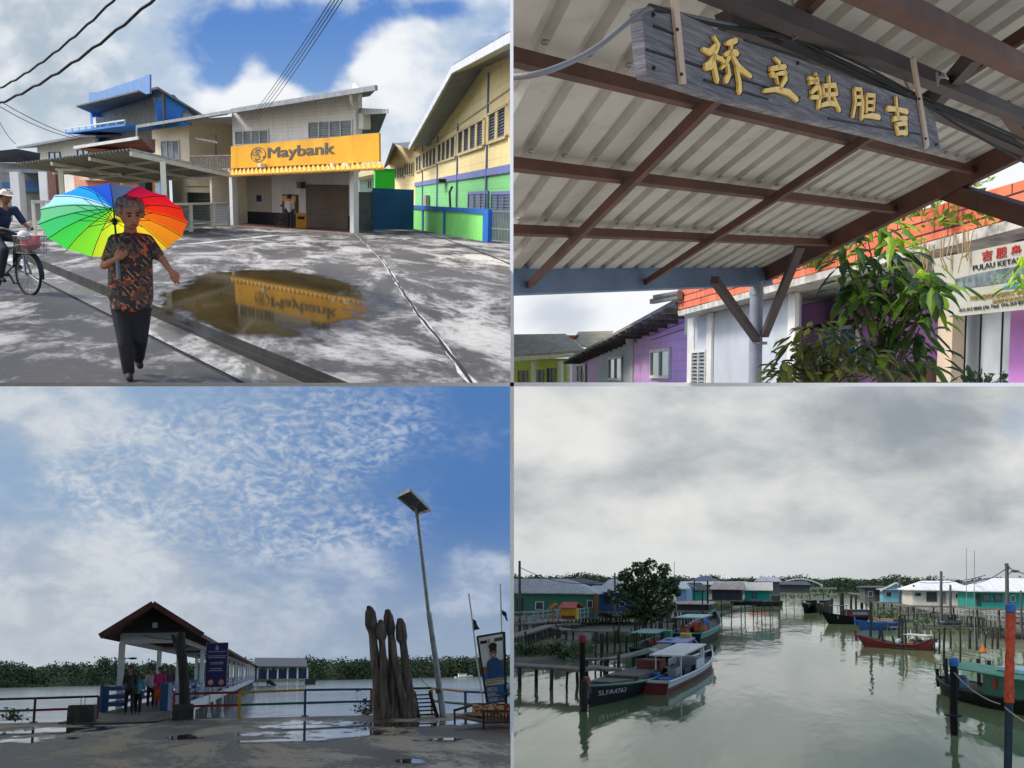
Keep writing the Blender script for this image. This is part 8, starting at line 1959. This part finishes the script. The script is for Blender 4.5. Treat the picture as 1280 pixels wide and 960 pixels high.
# ---- mooring posts
def mpost(u, v0_, v1_, y, r, label, body, capm=None, capv=None, wrapm=None, wrapv=None, lean=0.0):
    g = D.at(u, v1_, y); T = thing(D, 'mooring_post', Mx.Translation(g), label, 'post')
    def q(v): return D.at(u + lean * (v1_ - v) / (v1_ - v0_), v, y) - g
    b = MB(); b.tube([q(v1_) + V((0, 0, -1)), q(v1_), q((v0_ + v1_) / 2), q(v0_)], [r, r, r, r * .95], 12); part('shaft', b, body, T, 50)
    if wrapm:
        n = 10; b = MB(); b.tube([q(wrapv[1] + (wrapv[0] - wrapv[1]) * i / n) + V((random.uniform(-.012, .012), 0, 0)) for i in range(n + 1)], [r * (1.12 + .14 * random.random()) for i in range(n + 1)], 12); part('wrapping', b, wrapm, T, 50)
    if capm:
        b = MB(); c = q((capv[0] + capv[1]) / 2); h = abs((q(capv[0]) - q(capv[1])).z); b.lathe([(0, -h / 2), (r * 1.2, -h / 2), (r * 1.35, -h * .2), (r * 1.3, h * .35), (r * .9, h / 2), (0, h / 2)], 12, c); part('cap', b, capm, T, 40)
    return T
M_capblue = mat('cap_blue', (44, 110, 190), .5, c2=(34, 84, 150), amt=.5)
T = mpost(1192, 824, 896, 38.6, .125, 'black mooring post with a blue cap standing in open water', M_hullblack, M_capblue, (822, 832.5))
b = MB(); b.lathe([(.14, -.03), (.3, -.02), (.3, .03), (.14, .04)], 14, (0, 0, .05)); part('ring', b, M_rubber, T, 40)
mpost(1259.5, 760, 975, 29.5, .1, 'tall mooring post wrapped in orange cloth, blue capped, at the right edge', mat('post_navy', (30, 38, 56), .6), M_capblue, (755, 765), mat('wrap_orange', (206, 84, 52), .8, c2=(146, 46, 32), amt=.8, scale=8, bump=.9, bscale=14), (766, 878), lean=4)
mpost(728, 795, 868, 46.5, .14, 'black pole with a dark red top standing by the near left jetty', M_hullblack, mat('band_red', (140, 40, 50), .6), (793.5, 803))
mpost(730, 850, 893, 41.0, .13, 'stout dark pile standing right at the bow of the black boat', M_darktimber)
# stakes
for i, (u, v0_, v1_, y, r, lean) in enumerate(((834, 740, 812, 84, .06, 0), (827, 778, 815, 80, .11, 0), (806, 781, 808, 84, .08, 0), (812, 774, 806, 86, .05, 1), (846, 776, 806, 88, .06, -1), (868, 724, 772, 118, .07, 0), (884.5, 726, 770, 112, .1, 0), (796, 790, 818, 72, .06, 0), (751, 792, 846, 56, .06, 0), (744, 800, 840, 58, .05, 1), (776, 790, 815, 74, .05, -2), (768, 788, 812, 76, .06, 2), (857, 765, 785, 110, .08, 0), (735, 826, 860, 50, .06, -2), (757, 824, 852, 53, .08, 3), (700, 818, 826, 66, .05, 0), (667, 796, 812, 84, .05, 0), (690, 794, 810, 86, .05, 1), (672, 806, 822, 72, .05, 0), (783, 796, 816, 74, .07, 0), (842, 780, 800, 92, .09, 0), (863, 768, 780, 112, .1, 1))):
    pole(u, v0_, v1_, y, r, 'dark timber stake standing among the boats and walks of the left bank', lean=lean, group='stakes of the left bank')
for i, (u, v0_, v1_, y, r, lean) in enumerate(((1053, 741, 774, 150, .3, -1), (1039, 748, 768, 165, .22, 1), (1064, 745, 770, 160, .18, 0), (1070, 743, 768, 160, .16, 0), (1077, 741, 768, 158, .2, 1), (1088, 752, 802, 92, .1, 0), (1098, 786, 804, 92, .1, 2), (1104, 786, 804, 90, .1, -2), (1119, 795, 806, 86, .07, -4), (1128, 772, 806, 88, .09, 0), (1132, 776, 806, 88, .08, 0), (1124, 770, 800, 94, .1, 0), (1174, 786, 812, 78, .06, 0), (1180, 784, 830, 62, .06, 1), (1200, 780, 830, 66, .05, 0), (1212, 788, 806, 84, .09, 0), (1231, 792, 808, 84, .06, 2), (1247, 790, 806, 86, .09, 0), (1168, 789, 812, 79, .05, 0), (1188, 788, 806, 84, .07, 0), (1221, 788, 808, 82, .06, -1), (1146, 780, 800, 96, .07, 0), (1240, 784, 806, 84, .07, 1))):
    pole(u, v0_, v1_, y, r, 'dark timber stake standing in the water along the right bank', lean=lean, group='stakes of the right bank')
# utility poles and masts
M_pole = mat('utility_pole', (84, 82, 80), .7, c2=(60, 58, 58), amt=.5)
upl = []
for (u, v0_, v1_, y, r, lab) in ((649.5, 701, 790, 92, .13, 'utility pole at the left edge before the green house'), (768.5, 716, 766, 110, .1, 'utility pole left of the big tree'), (1258.5, 704, 790, 80, .14, 'tall utility pole with a lamp arm in front of the teal house'), (1176.5, 714, 772, 108, .14, 'thick utility pole before the white roofed house'), (1124.5, 718, 760, 135, .14, 'utility pole before the light blue gabled house'), (1142, 731, 762, 125, .12, 'thin pole between the light blue and the white house'), (1188, 731, 768, 112, .12, 'shorter pole right of the thick utility pole'), (1276, 738, 780, 92, .08, 'thin post against the teal house wall at the right edge')):
    T = pole(u, v0_, v1_, y, r, lab, M_pole, None)
b = MB(); g = D.at(1258.5, 708, 80)
b.bar(D.at(1255, 706, 80) - g, D.at(1263, 709, 80) - g, .06, .06); b.tube([V((0, 0, -.6)), D.at(1264, 715, 80) - g, D.at(1269, 714, 80) - g], .035, 5); b.ell(D.at(1269, 714, 80) - g, .3, .15, .1, 8, 6); b.tube([V((0, 0, 0)), D.at(1262, 712, 80) - g], .03, 5)
solo(D, 'lamp_arm', b, M_pole, Mx.Translation(g), 'crossbar and curved lamp arm on the tall utility pole', 'street lamp')
for (u, v0_, v1_, y, lab) in ((1208, 685, 768, 98, 'left one of two very thin aerial masts on the right bank'), (1218, 688, 800, 90, 'right one of two very thin aerial masts on the right bank'), (843, 702, 740, 112, 'thin aerial mast right of the tree top'), (660, 719, 726, 114, 'short aerial on the green house roof'), (676, 720, 725, 114, 'tiny aerial stub near the ridge of the green house')):
    pole(u, v0_, v1_, y, .03, lab, M_steel, None)
for (p, q, s, lab) in (((649.5, 709, 92), (768.5, 722, 110), 1.0, 'sagging wire between the two utility poles of the left bank'), ((1258.5, 710, 80), (1200, 727, 130), .6, 'wire dipping left from the tall utility pole'), ((1258.5, 708, 80), (1310, 716, 70), .3, 'wire running right from the tall utility pole'), ((1150, 728, 125), (1232, 719, 100), .3, 'thin wire over the white roofed house')):
    wire(D, [p, q], .03, lab, s, group=None)
b = MB(); b.tube(catenary(D.at(1187, 834, 39) - D.at(1187, 834, 39), D.at(1250, 880, 34) - D.at(1187, 834, 39), .2), .018, 6); solo(D, 'mooring_rope', b, mat('rope_pale', (170, 164, 150), .8), Mx.Translation(D.at(1187, 834, 39)), 'pale rope from the blue capped post to the orange wrapped post', 'rope')
b = MB(); g = D.at(1256, 884, 29.2); b.tube(catenary(V(), D.at(1310, 912, 28) - g, .1), .014, 6); solo(D, 'mooring_rope', b, bpy.data.materials['rope_pale'], Mx.Translation(g), 'rope running right out of the picture from the orange wrapped post', 'rope')
T, fr, L = boat('low dark boat with a teal canopy tied under the grey gangplank', (800, 822), (833, 806), 2.0, .6, .4, M_hullblack, M_hullgreen, M_deckgrey, M_hullgreen, deck=.25)
for x in (.15, .5):
    for y_ in (-.7, .7): b = MB(); b.tube([V((L * x, y_, .3)), V((L * x, y_, 1.5))], .04, 5); part('post', b, M_darktimber, T)
b = MB(); b.box(L * .1, L * .55, -.9, .9, 1.5, 1.57); part('canopy', b, M_hullteal, T)
for (x, m_, rr) in ((.2, M_tarp, .5), (.45, bpy.data.materials['net_orange'], .4), (.7, M_tarp, .45)): b = MB(); b.ell((L * x, 0, .6), rr * 1.3, rr, .4, 10, 6); part('net', fuse(b, .1, 1), m_, T, 60)
T, fr, L = boat('small black boat heaped with nets beside the reeds', (856, 776), (884, 768), 2.4, .8, .6, M_hullblack, M_hullblue, M_deckgrey, M_wood, deck=.3)
for (x, m_, rr) in ((.25, M_tarp, .8), (.5, bpy.data.materials['net_red'], .6), (.7, M_hdark, .7)): b = MB(); b.ell((L * x, 0, .9), rr * 1.3, rr, .7, 10, 6); part('net', fuse(b, .14, 1), m_, T, 60)
house('low dark shed on stilts between the big tree and the green boat', 112, 846, 884, 752, 848, 880, 755, 763, M_hdark, M_zincrust, (), (), floor_z=1)
for i in range(22):
    u = random.uniform(742, 862); v = 818 - (u - 742) * .33 + random.uniform(-3, 5); y = D.G(u, v, 0).y; pole(u, v - random.uniform(14, 30), v, y, random.uniform(.05, .09), 'dark timber stake standing among the boats and walks of the left bank', lean=random.uniform(-2, 2), group='stakes of the left bank')
g = D.at(1229, 816, 70); T = thing(D, 'buoy_flag', Mx.Translation(g), 'orange bag hanging from a pair of stakes above the bottom right boat', 'buoy')
b = MB(); b.tube([V((-.1, 0, 0)), D.at(1227, 792, 70) - g], .03, 5); part('stake', b, M_steel, T); b = MB(); b.lathe([(.03, .6), (.1, .35), (.24, .06), (.2, 0), (0, -.02)], 10); part('bag', b, mat('buoy_orange', (200, 104, 40), .7), T, 50)

# ---- big tree on the left bank and bank plants
LT = [leafmat('tree_dark', (44, 60, 38), .2), leafmat('tree_mid', (64, 86, 52), .25), leafmat('tree_light', (88, 112, 66), .3)]
def tree(label, u, vb, y, blobs, leaf, n, mats=LT, name='tree', trunk=.22):
    g = D.at(u, vb, y); T = thing(D, name, Mx.Translation(g), label, 'tree'); tr = MB(); lf = MB()
    for (bu, bv, br, dy) in blobs:
        c = D.at(bu, bv, y + dy) - g; r = br * y / F
        s0 = V((0, 0, -.3)) if (bu, bv) == blobs[0][:2] else V((0, 0, c.z * random.uniform(.3, .55))); tr.tube([s0, s0.lerp(c, .4) + V((0, 0, .1)), s0.lerp(c, .75) + V((random.uniform(-.2, .2), 0, .1)), c], [trunk * (1 if s0.z < 0 else .5), trunk * .4, trunk * .25, trunk * .1], 7)
        k = int(n * (br / 12.0) ** 1.6)
        for i in range(k):
            d = V((random.gauss(0, 1), random.gauss(0, 1), random.gauss(0, 1))).normalized(); rr = r * random.uniform(.45, 1.05) ** .7
            p = c + V((d.x * rr, d.y * rr * 1.2, d.z * rr * .85)); a = V((random.uniform(-1, 1), random.uniform(-1, 1), random.uniform(-.8, .5))).normalized(); s = a.cross(V((random.uniform(-1, 1), random.uniform(-1, 1), random.uniform(-1, 1)))).normalized(); l = leaf * random.uniform(.6, 1.3)
            m_ = random.choice((0, 0, 1, 1, 2)) 
            lf.add([p - a * l * .5, p + s * l * .3, p + a * l * .5, p - s * l * .3], [(0, 1, 2, 3)], m_)
    part('trunk', tr, M_darktimber, T, 50); part('crown', lf, mats, T); return T
tree('big round dark green tree on the left bank', 806, 782, 92, [(806, 722, 14, 0), (788, 730, 10, .3), (824, 726, 11, .2), (840, 735, 9, 0), (764, 741, 5, 0), (770, 752, 6, .2), (783, 718, 9, 0), (797, 710, 10, 0), (813, 706, 9, .3), (830, 712, 9, 0), (842, 727, 8, 0), (806, 742, 16, .5), (786, 744, 11, .3), (828, 748, 13, .3), (800, 757, 13, 0), (816, 762, 13, .2), (776, 735, 7, 0), (792, 765, 9, .3), (838, 757, 8, 0), (776, 722, 5, 0), (846, 740, 6, 0), (784, 768, 8, 0), (818, 771, 9, 0), (832, 766, 8, 0), (803, 772, 9, .2)], .38, 190)
for (u, v, y, bl, lab) in ((700, 818, 66, [(694, 812, 8, 0), (704, 813, 9, 0), (698, 807, 7, 0), (712, 818, 6, 0)], 'low bushy shrub on the mud between the two lower left jetties'), (660, 818, 66, [(655, 812, 7, 0), (665, 814, 6, 0), (648, 808, 6, 0)], 'low shrub on the mud at the far left'), (1100, 772, 118, [(1098, 764, 7, 0), (1108, 766, 7, 0), (1116, 764, 6, 0), (1090, 766, 5, 0)], 'green shrub on the right bank mud below the shack'), (1155, 782, 100, [(1152, 774, 7, 0), (1162, 776, 6, 0), (1144, 777, 5, 0)], 'green shrub under the white railed walkway'), (1024, 746, 330, [(1016, 741, 6, 0), (1026, 739, 7, 0), (1036, 742, 5, 0), (1008, 743, 4, 0)], 'mangrove clump on the islet below the far bridge'), (995, 748, 330, [(990, 745, 4, 0), (1000, 745, 4, 0)], 'low mangrove clump left of the islet')):
    tree(lab, u, v, y, bl, .3 if y < 200 else .9, 110, name='shrub', trunk=.06)
# reeds: grassy margin nobody could count
M_reed = mat('reed_green', (108, 116, 74), .8, c2=(74, 84, 50), amt=.7, bump=0)
mb = MB()
for (u0_, u1_, v0_, v1_, hgt, n) in ((868, 916, 766, 754, 1.3, 500), (740, 830, 806, 798, .8, 420), (645, 740, 823, 808, .7, 380), (1110, 1260, 796, 786, .5, 260), (1085, 1130, 776, 768, .7, 160)):
    for i in range(n):
        f = random.random(); u = u0_ + (u1_ - u0_) * f; v = v0_ + (v1_ - v0_) * random.random() * .6 + (v1_ - v0_) * f * .3; p = D.G(u, v, .25); h = hgt * random.uniform(.5, 1.1); x = random.uniform(-.3, .3) * h; w = .05
        mb.add([p + V((-w, 0, 0)), p + V((w, 0, 0)), p + V((x + w * .2, random.uniform(-.2, .2), h)), p + V((x - w * .2, 0, h))], [(0, 1, 2, 3)])
solo(D, 'reeds', mb, M_reed, (0, 0, 0), kind='stuff')

# ---- sky over the channel
def sky_lr(nt, e, U, Vv):
    p = nt.comb(U, Vv, 0.0)
    pw = nt.mapv(p, (1, 1.7, 1)); n1 = nt.noise(pw, .75, 7, .52, .35); n2 = nt.noise(nt.mapv(p, (1, 2.0, 1), (4, 2, 0)), 1.9, 6, .55, .25); n3 = nt.noise(nt.mapv(p, (1, 1.6, 1), (1, 9, 0)), .5, 3, .5)
    dk = addall(nt, [blob(nt, U, Vv, *q) for q in ((10.6, 5.25, 1.3, .5, .45), (8.2, 5.9, .7, .3, .35), (12.2, 6.2, .9, .6, .35), (9.8, 6.5, 1.4, .22, .3), (6.5, 6.2, .4, .4, .25), (11.8, 5.4, .8, .5, .25))])
    br = addall(nt, [blob(nt, U, Vv, *q) for q in ((6.7, 5.3, .7, .4, .5), (8.6, 6.35, 1.2, .22, .35), (9.0, 6.95, 2.6, .35, .42), (7.4, 5.7, .5, .2, .3), (12.6, 5.7, .25, .3, .2))])
    f = nt.ss(nt.m('ADD', nt.m('SUBTRACT', br, dk), nt.m('ADD', nt.m('MULTIPLY', nt.m('SUBTRACT', n1, .5), 1.5), nt.m('MULTIPLY', nt.m('SUBTRACT', n2, .5), .6))), -.85, .6)
    c = nt.ramp(f, [(0, lin((150, 158, 166))), (.5, lin((198, 202, 203))), (1, lin((233, 233, 230)))])
    bl = nt.m('MULTIPLY', nt.ss(nt.m('ADD', addall(nt, [blob(nt, U, Vv, 12.7, 5.2, .35, .5, .7), blob(nt, U, Vv, 7.2, 4.85, .5, .15, .45)]), nt.m('SUBTRACT', n2, .5)), .3, .8), .55)
    c = nt.mix(bl, c, lin((150, 170, 200)))
    c = nt.mix(nt.m('MULTIPLY', nt.ss(Vv, 6.5, 7.2), .7), c, nt.mix(nt.ss(U, 8, 12.5), lin((214, 218, 219)), lin((182, 188, 194))))
    nt.put(e.inputs[0], c); e.inputs[1].default_value = SKY_K
sky_sheet(D, 'channel', 620, 1320, 470, 770, 1300, sky_lr)
# ---- odds and ends along the left bank walks
def crate(u, v, z, w, h, m, label, kind='crate'):
    g = D.G(u, v, z); T = thing(D, kind, Mx.Translation(g), label, kind, 'gear on the left bank walks'); b = MB()
    for i in range(4): b.box(-w / 2, w / 2, -w * .35, -w * .33, h * i / 4, h * (i + .8) / 4); b.box(-w / 2, w / 2, w * .33, w * .35, h * i / 4, h * (i + .8) / 4); b.box(-w / 2, -w / 2 + .03, -w * .35, w * .35, h * i / 4, h * (i + .8) / 4); b.box(w / 2 - .03, w / 2, -w * .35, w * .35, h * i / 4, h * (i + .8) / 4)
    for x in (-1, 1):
        for y in (-1, 1): b.box(x * w * .48 - .03, x * w * .48 + .03, y * w * .34 - .03, y * w * .34 + .03, 0, h)
    part('slats', b, m, T); b = MB(); b.ell((0, 0, h * .8), w * .45, w * .32, h * .4, 10, 6); part('net', fuse(b, .08, 1), M_tarp, T, 60)
for (u, v, w, h, m, lab) in ((762, 766, 1.6, 1.1, M_stilt, 'largest slatted crate of nets beneath the blue house'), (780, 768, 1.2, .9, M_wood, 'brown slatted crate of nets just left of the big tree'), (852, 762, 1.3, 1.0, M_hdark, 'dark crate of nets below the small pale blue house')): crate(u, v, 1.1, w, h, m, lab)
jetty('low dark work platform under the blue house and tree', [(752, 771, 1.0), (780, 770, 1.0), (826, 771, 1.0)], 2.6, 1.6, bottom=-.5, jit=.3)
jetty('rickety stage of planks below the pale blue house', [(835, 772, .9), (852, 765, .9), (880, 758, .9)], 1.4, 2.6, bottom=-.5, jit=.35)

# ------------------------------------------------------------------ each site ends at the dividing walls
def clip_all():
    planes = {'L': (V((1, 1.7 / F, 0)), 1), 'R': (V((1, -1.7 / F, 0)), -1)}
    def side(q):
        out = []
        if q[1] == 'l': out.append(V((1, 1.7 / F, 0)))           # keep n.p < 0
        else: out.append(V((-1, 1.7 / F, 0)))
        c = (V0 - 480.5) / F
        if q[0] == 'u': out.append(V((0, c + 2.0 / F, -1)))
        else: out.append(V((0, -(c - 2.0 / F), 1)))
        return [n.normalized() for n in out]
    bpy.context.view_layer.update()
    def quad_of(o):
        while o.parent: o = o.parent
        return o.get('quad')
    dead = []
    for o, _ in ALL:
        if o.type != 'MESH': continue
        q = quad_of(o)
        if not q or q == 'none': continue
        mw = o.matrix_world
        cs = [mw @ V(c) for c in o.bound_box]
        for n in side(q):
            ds = [n.dot(c) for c in cs]
            if max(ds) <= 1e-6: continue
            if min(ds) >= 0: dead.append(o); break
            if o.data.users > 1: o.data = o.data.copy()
            inv = mw.inverted(); n_l = (mw.to_3x3().transposed() @ n)
            bm = bmesh.new(); bm.from_mesh(o.data)
            bmesh.ops.bisect_plane(bm, geom=bm.verts[:] + bm.edges[:] + bm.faces[:], dist=1e-6, plane_co=inv @ V((0, 0, 0)), plane_no=n_l, clear_outer=True)
            bm.to_mesh(o.data); bm.free(); o.data.update()
            if not o.data.polygons: dead.append(o); break
    def drop(o):
        for c in [x for x, _ in ALL if x is not None and x.name in bpy.data.objects and x.parent == o]: drop(c)
        bpy.data.objects.remove(o)
    names = {o.name for o in dead}
    # a dead parent mesh hands its surviving children to the thing above it
    for nme in names:
        o = bpy.data.objects.get(nme)
        if o is None: continue
        for c in list(o.children):
            mwc = c.matrix_world.copy(); c.parent = o.parent
            c.matrix_world = mwc
        bpy.data.objects.remove(o)
M_divide = mat("divider_white", (245, 245, 245), .8, bump=0, amt=.05)
clip_all()
for o in list(bpy.data.objects):
    if o.type == 'EMPTY' and not o.children: bpy.data.objects.remove(o)
for o in bpy.data.objects:
    if 'quad' in o: del o['quad']

# the white walls that divide the four sites
w = MB(); w.box(-.045, .045, 24, 32, -9, 13)
dv = bpy.data.objects.new('divider_wall', w.mesh('divider_wall', M_divide)); COL.objects.link(dv); dv['kind'] = 'structure'
w = MB(); cz = (V0 - 480.5) / F
w.add([(x, y, cz * y + dz) for dz in (-.045, .045) for y in (24, 32) for x in (-15, 15)], [(0, 2, 3, 1), (4, 5, 7, 6), (0, 1, 5, 4), (2, 6, 7, 3), (0, 4, 6, 2), (1, 3, 7, 5)])
dv = bpy.data.objects.new('divider_floor', w.mesh('divider_floor', M_divide)); COL.objects.link(dv); dv['kind'] = 'structure'

# ------------------------------------------------------------------ camera, daylight
cam = bpy.data.cameras.new('camera'); co = bpy.data.objects.new('camera', cam); COL.objects.link(co)
co.rotation_euler = (R(90), 0, 0); cam.sensor_fit = 'HORIZONTAL'; cam.sensor_width = 36; cam.lens = 36 * F / 1280
cam.shift_y = (V0 - 480) / 1280; cam.clip_start = .1; cam.clip_end = 12000
scene.camera = co
SUN_EL, SUN_AZ = R(50), R(-100)      # azimuth from straight ahead, negative to the left
sd = V((math.sin(SUN_AZ) * math.cos(SUN_EL), math.cos(SUN_AZ) * math.cos(SUN_EL), math.sin(SUN_EL)))
sl = bpy.data.lights.new('sun', 'SUN'); sl.energy = 1.5; sl.angle = R(14); sl.color = (1, .96, .9)
so = bpy.data.objects.new('sun', sl); COL.objects.link(so); so.rotation_euler = (-sd).to_track_quat('-Z', 'Y').to_euler()
wd = bpy.data.worlds.new('World'); scene.world = wd; wd.use_nodes = True
t = wd.node_tree; sk = t.nodes.new('ShaderNodeTexSky'); sk.sky_type = 'NISHITA'; sk.sun_disc = False
sk.sun_elevation = SUN_EL; sk.sun_rotation = SUN_AZ; sk.air_density = 1.0; sk.dust_density = 2.5; sk.ozone_density = 1.0
bg = t.nodes['Background']
nw = NT(t); zz = nw.sep(nw.n.new('ShaderNodeTexCoord').outputs['Generated'])[2]
# added grey glow below the horizon, brightening undersides like light off the ground
t.links.new(nw.mix(nw.ss(zz, .02, -.12), sk.outputs[0], (2.6, 2.55, 2.4, 1)), bg.inputs[0]); bg.inputs[1].default_value = .15
scene.view_settings.view_transform = 'Standard'; scene.view_settings.look = 'None'; scene.view_settings.exposure = EXPOSURE; scene.view_settings.gamma = 1
scene.render.engine = 'CYCLES'; scene.cycles.max_bounces = 6; scene.cycles.use_denoising = True
scene.cycles.sample_clamp_indirect = 4
scene.cycles.caustics_reflective = False; scene.cycles.caustics_refractive = False
